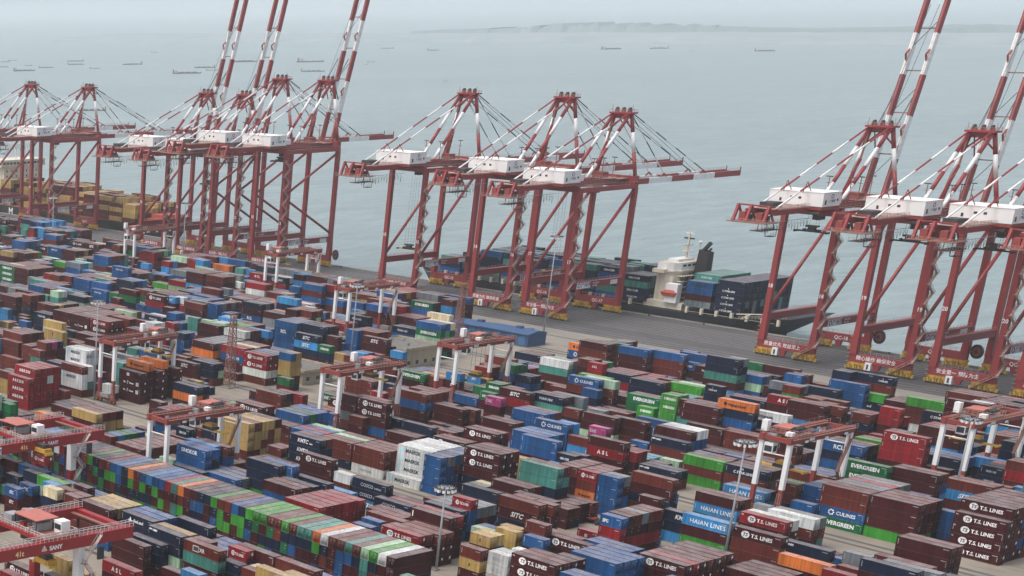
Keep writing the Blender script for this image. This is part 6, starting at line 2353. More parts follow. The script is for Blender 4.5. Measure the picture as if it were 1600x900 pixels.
-552 465.3 20 4 0 0 1 0
-558.3 467.9 40 2 0 3 124
-545.7 452.2 20 2 3 0 100
-545.6 454.8 40 2 2 14
-545.6 462.7 40 3 14 14 14
-545.6 465.3 40 3 14 14 14
-545.6 467.9 40 3 4 14 14
-533.1 454.8 20 3 6 6 4
-533 457.4 20 3 0 6 3
-526.7 457.4 20 4 2 13 6 6
-533 460.1 40 3 6 6 6
-533 462.7 20 3 1 0 0
-526.7 462.7 20 3 0 0 0 3
-533 465.3 40 3 0 0 0
-533 467.9 40 3 0 0 0
-520.4 460.1 20 3 2 8 4
-520.4 462.7 40 3 0 8 2 0
-520.4 465.3 40 3 5 1 5
-520.4 467.9 40 4 5 1 4 5
-501.5 460.1 20 4 7 7 3 7
-507.8 462.7 40 4 7 7 1 7
-507.7 465.3 20 4 7 7 7 3
-501.5 465.3 20 4 1 7 1 1
-507.8 467.9 40 4 1 4 4 1
-495.1 460.1 40 4 3 3 0 5
-495.1 462.7 40 1 2 5
-495.1 465.3 40 1 3
-495.2 467.9 40 1 3
-482.5 452.2 40 2 1 0
-482.5 454.8 20 2 2 1
-476.2 454.8 20 2 13 1
-482.6 460.1 40 1 3
-419.5 452.2 40 1 0 3
-419.5 454.8 20 3 8 3 1
-413.2 454.8 20 1 0
-419.4 460.1 40 3 0 0 3
-419.5 462.7 40 2 9 4 2
-419.5 465.3 40 2 2 0
-419.4 467.9 40 2 4 1
-406.8 452.2 40 1 0
-406.9 454.8 40 1 5
-400.5 457.4 20 3 3 1 1
-406.8 460.1 40 3 10 0 10
-406.8 462.7 40 3 10 1 1
-406.8 465.3 20 3 4 14 10 226
-400.6 465.3 20 3 10 10 10
-406.8 467.9 40 2 8 13
-394.2 452.2 20 2 3 1
-394.2 454.8 20 2 5 2
-394.2 460.1 40 2 0 0
-394.2 462.7 20 2 0 0
-387.9 462.7 20 2 1 0 100
-394.2 465.3 40 2 3 1
-394.2 467.9 40 2 1 6
-381.6 457.4 20 3 0 1 8
-381.6 460.1 20 3 4 0 1
-381.5 462.7 40 3 0 4 0
-381.6 465.3 40 3 0 1 1
-381.5 467.9 40 2 1 0
-362.6 457.4 20 3 0 0 5
-369 465.3 40 2 1 3
-368.9 467.9 40 2 1 8
-350.1 452.2 20 2 4 4
-350.1 462.7 20 2 4 4
-356.3 465.3 40 2 14 14
-356.3 467.9 20 1 14
-350 467.9 20 2 1 1
-343.8 454.8 20 3 1 0 1
-343.8 465.3 40 2 1 1
-343.7 467.9 40 2 1 1
-324.8 462.7 20 2 1 4
-331.1 465.3 40 1 1
-331 467.9 20 2 1 1
-324.8 467.9 20 1 3
-318.5 454.8 20 1 4
-318.5 465.3 20 2 4 4
-312.2 465.3 20 2 0 0
-299.6 454.8 20 1 1
-299.6 457.4 20 1 1
-299.6 460.1 20 1 1
-299.6 462.7 20 1 1
-305.8 465.3 20 1 1
-299.6 465.3 20 1 0 0
-293.3 452.2 20 2 0 0
-286.9 452.2 20 2 1 4
-293.3 454.8 40 2 1 3
-293.2 457.4 40 1 4
-293.2 460.1 40 1 3 25
-293.2 462.7 40 1 1
-293.2 465.3 20 1 1
-286.9 465.3 20 1 1
-280.6 452.2 40 2 1 1
-280.6 454.8 40 2 1 1
-280.6 457.4 20 2 0 3
-274.3 457.4 20 4 7 3 1 0
-280.6 460.1 40 3 1 3 1
-280.6 462.7 40 3 4 4 0
-280.6 465.3 40 3 1 5 3
-280.6 467.9 40 1 4
-268 452.2 40 2 13 1
-268 454.8 40 2 1 4
-268 457.4 40 2 3 4 106
-268 460.1 40 1 4
-268 462.7 40 1 1
-268 465.3 40 1 1
-268 467.9 40 1 1
-255.3 452.2 20 2 0 0
-249.1 452.2 20 2 4 0
-255.4 457.4 40 3 0 4 8
-255.4 460.1 40 3 0 6 13
-255.3 462.7 40 2 0 0 100
-255.3 465.3 40 2 3 2 24
-255.4 467.9 40 2 1 4
-242.8 452.2 40 2 9 9
-236.5 454.8 20 2 9 4 106
-242.8 467.9 20 3 1 9 1
-223.9 454.8 20 1 4
-223.9 457.4 20 1 5 3
-223.9 460.1 20 2 4 4
-217.5 452.2 40 3 1 1 3
-217.5 454.8 40 3 8 4 1
-217.5 457.4 40 3 6 5 4
-217.5 460.1 20 3 6 3 6 125
-211.2 460.1 20 5 6 13 1 2 6
-217.5 462.7 40 3 1 1 4
-217.5 465.3 40 3 6 2 6
-217.5 467.9 40 3 4 6 0
-747.6 497.3 40 3 8 8 1
-735 489.5 40 3 0 3 1
-734.9 492.1 40 3 3 3 3
-734.9 494.7 40 3 3 3 3
-734.9 497.3 40 2 0 3
-722.4 481.6 40 2 0 0
-722.4 484.2 40 3 0 13 14
-722.3 486.8 40 3 13 13 4
-722.3 489.5 40 3 13 0 13
-722.3 492.1 40 3 1 13 0
-722.3 494.7 40 3 0 1 0
-722.3 497.3 40 3 2 4 3
-709.7 481.6 40 2 6 6
-709.7 484.2 20 3 1 1 7
-703.4 484.2 20 3 1 2 4
-709.7 486.8 40 3 0 3 1
-709.7 489.5 40 3 0 1 0 0
-709.7 492.1 40 3 1 2 0
-709.7 494.7 40 3 0 1 0
-709.7 497.3 40 3 1 5 1
-697 497.3 20 4 1 5 1 0
-690.8 497.3 20 4 1 1 3 1
-684.5 497.3 40 3 2 4 3
-665.6 481.6 20 3 4 4 3
-665.6 484.2 20 3 5 1 0
-665.6 486.8 20 3 1 3 3
-665.6 489.5 20 3 0 5 3
-665.6 492.1 20 3 1 6 3
-665.6 494.7 20 3 1 3 1 125
-671.9 497.3 40 3 4 6 3
-659.2 481.6 20 4 2 2 2 2
-652.9 481.6 20 4 1 4 1 1
-659.2 484.2 40 4 1 1 1 1
-659.2 486.8 40 3 6 1 13
-659.2 489.5 40 3 1 2 1
-659.3 492.1 40 3 5 1 5
-659.3 494.7 40 3 4 1 0
-659.2 497.3 20 3 1 1 1
-652.9 497.3 20 3 1 3 4
-646.6 481.6 20 3 0 0 0
-640.3 481.6 20 2 0 5 0
-646.6 484.2 20 4 1 0 5 1
-646.6 486.8 20 4 0 0 0 4
-646.6 489.5 20 4 0 0 11 0
-640.3 489.5 20 4 0 1 1 0
-646.6 492.1 40 4 2 1 1 1
-646.5 494.7 40 4 0 5 1 1
-646.5 497.3 20 4 1 1 1 1
-640.3 497.3 20 4 1 1 1 1
-634 481.6 20 2 6 0
-633.9 489.5 40 3 4 6 1
-634 492.1 40 4 1 0 6 6 103
-634 494.7 40 4 6 4 6 3
-633.9 497.3 40 4 0 4 6 11 0
-621.4 486.8 20 4 1 0 2 4
-621.4 489.5 20 4 4 4 4 1
-621.4 492.1 20 3 4 1 4
-621.4 494.7 40 4 5 3 0 3
-621.4 497.3 40 4 3 3 3 6
-608.8 481.6 20 3 2 4 8
-608.8 484.2 20 3 2 1 1
-608.8 494.7 40 4 6 1 1 1
-608.8 497.3 20 4 14 0 3 1
-602.5 497.3 20 3 1 1 1
-596.1 489.5 20 4 3 3 3 4
-589.8 489.5 20 4 0 0 4 7
-596.1 492.1 40 3 0 0 3 210
-596.1 494.7 20 3 5 0 1
-589.8 494.7 20 3 5 1 0 217
-596.1 497.3 40 3 0 0 0
-583.5 489.5 40 4 1 1 1 0
-583.5 492.1 40 4 1 1 1 1
-583.5 494.7 40 4 0 5 4 1 0
-583.4 497.3 20 3 1 1 1
-577.2 497.3 20 3 1 4 0
-564.6 481.6 20 2 1 3 109
-570.9 489.5 40 4 0 2 6 4
-570.9 492.1 40 4 3 1 2 4
-570.8 494.7 40 3 2 4 4
-570.9 497.3 40 4 4 5 0 4
-558.3 489.5 20 4 5 3 3 6
-558.3 492.1 20 4 6 6 6 2
-558.3 494.7 20 4 4 4 0 4
-558.3 497.3 20 4 6 0 8 4
-539.4 481.6 20 2 13 13
-545.6 484.2 40 1 3
-539.4 486.8 20 3 0 0 4 103
-539.4 489.5 20 3 14 2 0
-539.4 492.1 20 2 4 0
-539.4 494.7 20 1 0
-539.4 497.3 20 1 0 0
-533 481.6 20 3 3 5 13
-526.7 481.6 20 2 0 4
-533 484.2 40 2 0 4
-533 486.8 40 2 3 4
-533 489.5 40 2 3 4
-533 492.1 40 1 1
-533 494.7 40 1 1
-533 497.3 40 1 0
-520.4 481.6 40 2 10 1
-520.3 484.2 40 2 14 3
-520.4 486.8 40 2 3 4
-520.3 489.5 40 2 0 0
-520.4 492.1 40 4 4 4 14 0
-520.4 494.7 40 4 0 1 1 3 0
-520.4 497.3 40 4 3 5 0 11
-507.8 492.1 20 5 0 0 0 0 0 3
-501.5 492.1 20 4 1 1 14 1
-507.7 494.7 40 5 1 1 1 3 1
-507.7 497.3 40 5 1 2 1 13 1 100
-488.9 481.6 20 2 0 0
-495.2 492.1 40 2 0 0 117
-495.2 494.7 40 2 5 0
-495.1 497.3 40 1 4 4
-476.3 484.2 20 3 0 0 0
-476.3 486.8 20 2 0 4
-482.6 492.1 20 2 0 0
-482.6 494.7 20 2 3 0
-482.6 497.3 20 2 0 0
-469.9 481.6 20 1 10
-463.6 481.6 20 1 1
-470 484.2 20 1 4
-469.9 486.8 20 1 4
-463.6 486.8 20 1 0
-463.7 489.5 20 1 4
-457.3 481.6 40 2 1 1
-457.3 486.8 40 3 3 1 0
-457.3 489.5 20 3 3 8 0 101
-432 481.6 20 1 6
-425.8 481.6 20 1 3
-432 484.2 20 1 4 20
-425.8 484.2 20 1 1
-432 486.8 40 1 4
-419.4 481.6 40 1 3 25
-419.5 484.2 40 1 0
-419.5 486.8 40 1 0
-419.5 489.5 40 1 0
-406.8 489.5 40 3 14 1 1
-406.8 492.1 40 4 5 6 1 1
-406.8 494.7 20 4 4 6 4 6
-400.5 494.7 20 3 14 0 6
-406.8 497.3 40 3 5 5 8
-394.2 481.6 40 1 1
-394.2 489.5 40 2 1 7
-394.2 492.1 40 2 3 0
-394.2 494.7 40 1 3
-394.2 497.3 40 1 3
-381.5 481.6 40 1 1
-375.3 484.2 20 1 2
-375.3 486.8 20 1 1
-381.6 494.7 40 1 3
-381.5 497.3 40 1 1
-369 494.7 40 3 8 8 8 101
-368.9 497.3 40 2 8 8 101
-356.4 481.6 20 1 2 5
-350 481.6 20 1 1
-350.1 484.2 20 1 14
-356.3 494.7 40 2 3 0
-356.3 497.3 40 2 5 1
-343.7 494.7 40 2 0 1
-343.7 497.3 40 2 4 0
-324.8 489.5 20 3 8 4 4
-331.1 492.1 20 3 4 0 4
-324.8 492.1 20 3 3 4 13
-331.1 494.7 20 3 0 4 4
-324.8 494.7 20 3 4 4 4
-331.1 497.3 20 3 4 1 4
-324.8 497.3 20 3 4 1 6
-318.4 489.5 40 3 1 2 10
-318.5 492.1 40 3 10 10 13 26
-318.5 494.7 40 3 1 1 10
-318.5 497.3 40 3 1 1 1
-305.8 492.1 40 2 3 0
-305.8 494.7 40 1 1
-305.9 497.3 40 1 5
-293.2 481.6 20 1 4
-286.9 481.6 20 3 3 3 3
-293.2 484.2 40 1 1
-293.3 486.8 40 2 3 0
-287 489.5 20 2 3 3
-293.2 492.1 40 2 1 1
-293.2 494.7 40 1 3 10
-293.2 497.3 40 1 0
-280.6 489.5 40 2 0 1
-280.7 492.1 20 2 0 0
-280.7 494.7 20 2 0 6
-280.6 497.3 40 2 4 0
-268 497.3 40 1 0 17
-255.3 481.6 40 1 2
-255.4 497.3 40 2 1 3 110
-236.4 481.6 20 2 1 3
-236.5 486.8 20 1 1
-236.5 492.1 20 3 3 3 3
-236.5 494.7 20 3 1 3 11
-242.8 497.3 40 3 3 3 5
-230.1 481.6 20 2 1 1
-223.8 481.6 20 1 3
-230.2 486.8 40 1 1
-230.1 489.5 40 4 5 1 2 1
-230.2 492.1 20 4 1 1 1 1
-223.9 492.1 20 4 1 1 0 0
-230.1 494.7 40 3 9 1 6
-230.1 497.3 40 4 6 6 6 6
-785.4 524.1 40 4 2 2 2 2 5
-785.4 526.7 40 4 2 1 2 2
-772.8 516.2 40 4 14 14 5 4
-772.8 518.9 40 4 6 14 1 3
-772.8 521.5 40 4 3 14 8 2
-772.8 524.1 20 4 14 14 14 0
-766.5 524.1 20 4 14 1 8 14
-772.8 526.7 40 4 0 0 14 14
-760.1 511 40 4 4 1 13 1
-760.2 513.6 40 4 1 3 3 1
-760.2 516.2 40 4 3 3 3 3
-760.2 518.9 40 4 3 1 5 9
-760.2 521.5 40 3 2 3 3
-760.2 524.1 40 3 3 1 1
-760.2 526.7 40 3 0 3 3 124
-747.6 511 20 4 1 2 1 1
-747.6 513.6 20 4 13 3 5 3
-747.6 516.2 20 4 4 5 4 4
-747.6 518.9 20 4 1 3 4 4
-747.5 521.5 40 3 1 4 1
-747.5 524.1 40 3 1 4 4
-747.5 526.7 40 3 4 4 4
-734.9 524.1 20 4 1 0 5 0
-728.6 524.1 20 3 0 3 0 200
-734.9 526.7 40 3 0 5 0
-722.3 511 40 2 4 13
-716.1 513.6 20 3 13 13 3
-716.1 516.2 20 3 13 1 13
-716.1 518.9 20 3 13 0 1
-716.1 521.5 20 3 0 3 13
-722.3 524.1 40 3 3 13 4 206
-722.3 526.7 40 3 11 4 13 106
-709.7 511 40 3 0 5 1
-709.7 513.6 40 3 4 4 4
-709.7 516.2 20 3 4 2 2
-703.4 516.2 20 1 0 3
-709.7 518.9 40 1 2 0
-709.7 526.7 40 2 0 0
-697 511 20 2 1 4
-690.8 511 20 1 4
-697.1 513.6 40 1 2
-697 516.2 20 1 1
-697.1 518.9 20 1 3
-690.8 521.5 20 3 13 13 13
-690.7 524.1 20 4 13 13 2 13
-697.1 526.7 40 3 0 13 8
-684.4 511 40 2 4 5
-684.4 521.5 40 2 3 4
-684.4 524.1 40 2 1 0
-684.5 526.7 40 2 1 4
-671.9 511 40 2 1 1
-671.8 513.6 40 3 3 1 4
-671.8 516.2 20 3 0 0 14
-665.5 516.2 20 2 0 0 17
-671.8 518.9 40 2 0 13
-671.9 521.5 20 2 4 4 4
-665.6 521.5 20 2 1 13
-671.9 524.1 40 2 0 5
-671.8 526.7 40 2 0 14
-659.2 511 40 3 1 4 13
-659.2 513.6 40 3 3 3 3
-659.2 516.2 40 3 0 13 13
-659.2 518.9 40 4 3 1 1 0
-659.2 521.5 40 4 1 0 1 1
-659.2 524.1 40 4 1 1 5 3
-659.2 526.7 40 3 5 1 1
-646.6 524.1 40 4 4 14 14 2
-646.6 526.7 40 1 14
-627.7 511 20 3 6 3 6
-627.7 513.6 20 3 2 0 1
-627.7 516.2 20 2 6 3
-627.7 518.9 20 1 0 0
-627.7 521.5 20 1 0
-634 524.1 40 1 0
-634 526.7 40 1 3
-621.4 511 40 2 5 9
-621.3 513.6 40 2 0 8
-621.3 516.2 20 2 0 1 0
-615 516.2 20 2 0 2 3
-621.3 518.9 40 1 1
-621.4 521.5 40 1 1
-621.3 524.1 40 1 1
-621.3 526.7 40 1 8
-608.8 511 40 2 1 1
-608.7 513.6 40 2 1 0 103
-608.7 516.2 40 2 3 1
-608.7 518.9 40 2 1 1
-608.8 521.5 20 2 1 4
-602.4 521.5 20 3 1 1 1
-608.8 524.1 40 2 0 1
-608.7 526.7 40 2 1 1
-596.1 511 40 3 5 3 3
-596.2 513.6 40 3 4 3 4
-596.1 516.2 40 3 5 5 5
-596.1 518.9 40 3 5 5 1
-596.1 521.5 40 3 4 13 5 203
-596.1 524.1 40 3 5 5 5
-596.1 526.7 40 3 0 1 1
-583.5 511 40 3 0 1 3 0
-583.5 513.6 40 4 0 1 4 1
-583.5 516.2 40 3 14 5 14
-583.4 518.9 20 3 4 14 14
-577.2 518.9 20 4 4 14 4 14
-583.4 521.5 40 3 1 4 5
-583.4 524.1 20 3 5 5 5
-577.2 524.1 20 3 6 5 5
-583.4 526.7 40 3 0 5 2
-570.9 511 40 1 1
-570.9 513.6 40 1 1
-570.9 524.1 40 3 1 4 1
-570.9 526.7 40 3 0 1 0
-558.3 524.1 40 3 2 0 2 0
-558.3 526.7 40 3 6 3 2
-539.4 513.6 20 2 1 7
-539.4 516.2 20 5 1 4 5 11 1
-539.4 518.9 20 5 10 10 1 10 10
-539.4 521.5 20 4 10 2 1 10
-545.7 524.1 40 4 1 0 1 4
-545.6 526.7 40 3 0 13 0 217
-533 511 40 5 3 1 0 3 5
-533 513.6 20 5 4 3 0 3 4
-526.7 513.6 20 4 1 0 9 1
-533.1 516.2 40 4 1 1 1 2
-533 518.9 40 4 3 1 4 9
-533 521.5 40 4 4 1 4 1
-533 524.1 20 3 0 1 1
-526.7 524.1 20 3 1 1 1
-533 526.7 40 2 1 1
-520.4 511 40 4 14 1 1 1
-520.4 513.6 20 4 1 0 2 9
-514.1 513.6 20 2 0 0
-520.4 516.2 40 1 0
-520.4 518.9 20 3 0 0 5
-520.4 521.5 20 3 6 0 0
-520.4 524.1 20 2 0 0 3
-520.4 526.7 40 2 4 4 120
-507.8 526.7 40 3 3 3 3 224
-419.5 511 40 2 4 4
-419.5 513.6 40 2 4 4
-419.4 516.2 40 1 0
-419.4 518.9 40 1 2
-419.5 521.5 40 1 5
-419.4 524.1 20 1 3
-413.1 524.1 20 1 2
-419.5 526.7 40 1 3
-406.9 521.5 40 2 8 11 122
-406.8 524.1 40 2 1 13
-406.8 526.7 40 2 1 11
-387.9 518.9 20 3 1 2 3
-394.2 521.5 40 3 6 1 1
-394.2 524.1 40 3 1 1 1
-394.2 526.7 40 3 10 1 8
-381.6 524.1 20 2 3 3
-375.3 524.1 20 2 2 3 109
-381.6 526.7 40 2 0 1
-369 511 20 1 14
-362.7 521.5 20 3 14 8 2
-369 524.1 40 2 14 14
-368.9 526.7 40 2 3 1
-356.3 521.5 40 2 6 6
-356.3 524.1 40 2 0 1
-356.3 526.7 20 2 8 0
-350 526.7 20 2 4 3
-343.8 511 20 2 6 6
-343.7 513.6 20 2 4 6 4
-337.5 513.6 20 2 5 2
-343.7 521.5 40 2 13 3 110
-343.8 524.1 40 2 1 1
-343.7 526.7 20 2 9 9
-337.4 526.7 20 1 9
-324.8 511 20 2 1 1
-331.1 518.9 40 2 1 1
-331.1 521.5 40 2 0 0
-331.1 524.1 20 2 0 7 0
-324.8 524.1 20 2 0 0
-331.1 526.7 40 2 1 4
-318.4 511 40 2 0 7
-318.5 518.9 40 3 1 6 5 203
-318.5 521.5 40 3 3 5 5
-318.5 524.1 20 2 0 0
-312.2 524.1 20 3 0 2 2
-318.5 526.7 40 2 4 4 104
-305.8 524.1 40 3 3 7 3
-305.8 526.7 40 3 3 3 3
-293.3 524.1 40 3 0 3 3
-293.3 526.7 20 3 3 3 3
-286.9 526.7 20 3 11 3 0 22
-274.4 518.9 20 2 1 1
-280.6 521.5 40 2 0 1
-280.6 524.1 40 1 1
-280.6 526.7 40 1 3
-268 526.7 20 3 0 3 8
-261.7 526.7 20 3 1 0 0
-249.1 511 20 2 7 1
-249 513.6 20 2 1 1
-249.1 516.2 20 4 1 1 1 1
-249.1 518.9 20 4 1 1 1 1
-249.1 521.5 20 4 1 4 1 1
-249.1 524.1 20 4 1 4 1 3
-255.4 526.7 40 3 3 3 4
-242.8 511 40 4 3 3 3 3
-242.7 513.6 40 4 3 3 3 3
-242.7 516.2 40 4 4 4 4 1 204
-242.7 518.9 40 4 1 3 7 4
-242.8 521.5 40 4 4 4 0 4
-242.7 524.1 40 4 0 0 0 0
-242.8 526.7 40 3 4 4 4
-823.3 548.3 40 4 0 1 1 1
-823.3 550.9 40 4 14 3 1 0
-823.3 553.5 40 4 13 7 1 4
-823.3 556.1 40 4 1 1 6 0
-810.7 540.4 40 3 1 0 0
-810.7 543 20 4 1 0 1 0
-804.4 543 20 4 3 0 0 3
-810.6 545.6 40 4 5 3 0 0
-810.6 548.3 40 4 0 0 1 0 17
-810.7 550.9 40 3 1 0 0
-810.7 553.5 40 1 1
-810.6 556.1 40 1 1
-798 540.4 40 4 1 1 0 0
-798 543 40 2 0 1 17
-798 545.6 40 2 0 9
-798 548.3 40 1 0 17
-798 550.9 40 1 0
-798 553.5 40 1 0
-798 556.1 40 1 0
-785.4 540.4 40 2 1 3
-785.4 543 40 2 14 3
-785.4 545.6 40 2 13 4
-785.4 548.3 40 2 13 0
-785.4 550.9 40 3 0 0 0 3
-785.4 553.5 40 3 0 5 6
-785.4 556.1 40 3 4 3 3 210
-772.8 550.9 20 4 4 4 4 4 306
-772.8 553.5 20 4 4 4 1 5 303
-772.8 556.1 40 2 6 4
-753.9 540.4 20 2 1 1
-753.9 543 20 1 1
-753.9 545.6 20 1 8
-753.9 548.3 20 1 3 9
-760.2 556.1 40 3 1 3 8
-747.6 540.4 20 1 11 22
-747.6 543 20 1 0
-747.5 545.6 40 1 0
-747.6 548.3 40 3 0 1 5
-747.6 550.9 40 3 14 0 1 100
-747.5 553.5 40 3 4 3 1
-747.5 556.1 40 3 3 3 3
-735 545.6 20 4 4 3 1 4 304
-735 548.3 20 4 4 1 13 4
-734.9 550.9 40 3 4 1 2
-734.9 553.5 40 3 1 4 4 204
-735 556.1 40 3 4 4 1
-722.3 550.9 40 3 3 3 1
-722.3 553.5 40 2 3 1
-722.3 556.1 40 2 3 1
-709.7 540.4 20 3 4 4 0
-703.4 540.4 20 3 1 0 3
-709.7 543 20 3 3 1 1
-703.4 543 20 3 1 1 1
-709.7 545.6 20 3 1 14 1
-703.4 545.6 20 4 4 0 0 0
-709.7 548.3 40 3 14 14 0
-709.7 550.9 40 3 14 14 5
-709.7 553.5 40 4 14 14 14 14
-709.7 556.1 40 3 14 0 1
-697.1 553.5 40 1 0
-697.1 556.1 40 1 0 0
-684.4 540.4 40 2 4 0
-684.4 543 40 2 1 0
-684.4 545.6 40 2 3 3
-684.4 548.3 20 2 3 4 9
-678.2 548.3 20 2 1 3
-684.4 550.9 40 1 4
-684.5 553.5 40 1 3
-684.4 556.1 40 2 1 3
-671.8 540.4 40 2 5 5
-671.9 543 20 2 5 1
-665.6 543 20 4 0 4 3 3
-671.8 545.6 40 3 4 4 3
-671.9 548.3 40 2 4 0
-671.8 550.9 40 2 4 3
-671.8 553.5 20 2 0 4
-665.6 553.5 20 1 4
-671.9 556.1 40 1 2
-659.3 540.4 20 4 0 0 0 5
-659.3 543 20 2 0 4
-659.2 545.6 40 2 0 0
-659.3 548.3 40 2 5 5
-659.2 550.9 20 2 5 5
-659.3 553.5 20 4 4 5 5 2 103
-659.3 556.1 20 4 5 5 5 5
-634 545.6 20 2 4 13
-634 548.3 20 3 4 13 8
-633.9 550.9 20 3 8 3 1
-634 553.5 40 4 4 1 4 13
-634 556.1 40 3 8 0 2
-621.4 553.5 40 3 2 0 1
-621.4 556.1 40 3 0 0 3 100
-608.7 553.5 40 3 1 4 4
-608.8 556.1 20 3 3 4 0
-602.5 556.1 20 3 4 4 5
-596.1 540.4 20 2 1 2 100
-596.2 543 20 2 0 0
-596.1 545.6 40 2 8 0
-589.9 548.3 20 3 0 13 0
-596.1 550.9 40 3 4 1 0
-596.1 553.5 40 3 0 0 0
-596.1 556.1 40 2 0 14
-583.4 545.6 40 3 3 0 14
-583.4 548.3 40 3 2 0 3
-583.5 550.9 40 2 3 3
-583.5 553.5 40 2 3 0
-583.5 556.1 40 2 0 3
-570.9 540.4 40 3 4 2 1
-570.9 543 40 3 1 2 2
-570.8 545.6 40 3 1 4 4 220
-570.9 548.3 20 3 1 2 4
-564.5 548.3 20 4 1 1 4 4
-570.9 550.9 40 1 1
-570.9 553.5 40 1 4
-570.8 556.1 40 1 4
-558.2 540.4 40 2 4 4 20
-558.3 543 40 2 13 3
-558.3 550.9 20 1 11
-558.2 553.5 20 1 11
-551.9 553.5 20 1 4
-558.3 556.1 20 1 2 0
-551.9 556.1 20 4 3 4 4 4
-545.6 540.4 40 1 3
-545.6 543 40 1 1
-539.4 545.6 20 1 1
-545.6 556.1 40 4 1 1 1 1
-533 540.4 40 1 4 4
-533 543 40 1 6
-533.1 545.6 40 1 5
-526.8 548.3 20 2 1 5 103
-533 556.1 40 4 14 3 4 1
-520.4 540.4 20 2 3 3
-520.4 543 20 2 0 0 3
-520.4 545.6 40 2 1 8
-520.3 548.3 20 2 1 0
-514.1 548.3 20 3 4 5 6
-520.3 550.9 40 4 1 0 1 1
-514.1 553.5 20 4 4 1 3 3
-520.4 556.1 40 4 10 11 11 11
-507.8 545.6 40 4 14 14 2 2
-507.7 548.3 40 4 2 0 0 0
-507.8 550.9 40 2 1 3
-507.7 553.5 20 4 0 4 0 14
-501.5 553.5 20 2 14 0
-507.7 556.1 40 2 0 0
-419.4 540.4 40 1 13
-419.5 543 20 1 13
-406.8 540.4 40 1 6
-400.6 550.9 20 4 6 0 8 0
-400.6 553.5 20 4 0 4 3 14
-400.6 556.1 20 4 3 0 0 1
-394.2 540.4 40 1 2
-394.2 543 40 1 2
-381.5 540.4 40 1 0
-381.6 543 40 1 14
-375.3 545.6 20 1 4
-375.3 556.1 20 4 4 13 1 4
-369 540.4 40 1 1
-369 543 40 1 1
-350.1 556.1 20 4 8 3 13 8
-337.4 540.4 20 1 1
-337.5 548.3 20 2 0 0
-337.4 550.9 20 2 0 0
-343.7 556.1 40 4 0 0 0 0
-331.1 540.4 40 1 3 24
-331.1 553.5 40 3 1 2 1
-331.1 556.1 40 2 1 0
-318.4 540.4 40 2 1 13
-318.5 543 40 2 1 1
-318.5 545.6 40 1 1
-318.4 553.5 20 5 3 3 0 4 3
-318.4 556.1 20 5 1 4 3 3 3 409
-312.1 556.1 20 5 1 3 0 1 3
-305.8 540.4 40 1 1
-305.9 543 40 1 3
-305.8 545.6 40 1 5
-305.9 548.3 20 1 1
-305.9 556.1 20 5 4 1 1 1 3 410
-280.6 550.9 40 5 3 1 14 1 1
-280.7 553.5 40 5 1 1 1 1 1
-280.6 556.1 40 5 1 0 3 4 1
-261.7 540.4 20 5 0 2 5 0 0 3
-261.7 543 20 4 1 0 0 3
-268 545.6 40 5 3 0 0 0 0
-267.9 548.3 40 5 0 0 0 0 0 400
-268 550.9 20 5 4 0 1 0 0
-261.7 550.9 20 4 8 2 1 1
-268 553.5 40 5 2 0 1 1 3
-268 556.1 40 5 1 0 1 1 2
-255.4 540.4 20 5 3 0 5 0 0
-249 540.4 20 5 0 3 13 3 1 109
-255.3 543 40 5 0 4 5 4 4
-255.4 545.6 40 5 13 4 1 4 0
-255.4 548.3 40 4 4 4 4 3 204
-255.3 550.9 20 5 4 4 14 0 4 20
-249.1 550.9 20 5 1 4 0 0 4
-873.8 582.9 40 4 1 14 1 14
-873.7 585.5 40 4 2 1 1 2
-861.1 575 40 4 5 1 1 1
-861.1 577.7 40 4 4 1 1 1
-861.1 580.3 40 4 1 1 10 8
-861.2 582.9 40 4 1 13 3 1
-861.1 585.5 40 2 1 1
-848.5 569.8 40 4 1 1 3 14
-848.5 572.4 40 4 3 5 3 3
-848.5 575 20 4 3 4 3 0
-842.2 575 20 4 3 0 3 1 24
-848.5 577.7 40 2 1 0
-848.5 580.3 40 1 4
-848.5 582.9 40 1 3
-848.6 585.5 40 1 2 0
-835.9 572.4 20 3 4 1 0
-835.9 575 20 2 9 4
-835.9 577.7 20 1 1
-835.9 580.3 20 1 1
-835.9 582.9 40 1 4
-835.9 585.5 20 2 1 1
-829.6 585.5 20 1 1
-823.3 582.9 40 1 5
-823.3 585.5 40 1 1
-810.7 569.8 40 1 0
-810.7 572.4 40 2 0 10 126
-810.6 575 40 1 2
-810.7 577.7 20 2 8 2 1
-810.7 580.3 20 4 4 0 2 1
-810.6 582.9 40 4 5 0 5 5 117
-810.6 585.5 20 4 1 5 4 5 103
-804.3 585.5 20 4 0 6 4 0
-798.1 569.8 40 1 3
-798.1 572.4 40 1 3
-798 575 40 1 13
-791.7 577.7 20 4 6 2 14 3
-791.8 580.3 20 3 4 3 2
-798.1 582.9 40 4 2 1 1 1
-798 585.5 40 4 5 0 0 6 200
-785.5 577.7 20 3 4 1 1 6
-785.5 580.3 20 3 1 1 1
-785.4 582.9 40 2 14 1
-785.4 585.5 20 2 1 5
-779.1 585.5 20 2 11 2
-766.5 569.8 20 2 4 4
-766.5 572.4 20 2 11 3
-766.5 575 20 1 1
-772.8 582.9 20 3 3 3 3
-766.5 582.9 20 3 5 3 3
-772.8 585.5 40 3 1 3 3 224
-760.2 569.8 20 2 13 1
-753.9 569.8 20 2 0 5
-760.2 572.4 40 2 0 5
-760.2 575 40 1 5
-760.2 582.9 20 3 2 0 1
-760.2 585.5 40 2 14 4
-747.6 569.8 40 1 1
-747.5 572.4 20 1 1
-741.2 572.4 20 1 1
-747.6 575 40 1 2
-747.6 585.5 40 4 1 1 1 1
-735 569.8 20 1 1
-728.6 569.8 20 3 2 0 2 5
-735 572.4 40 2 2 1
-734.9 575 40 2 2 2 0
-735 577.7 40 4 2 1 0 3
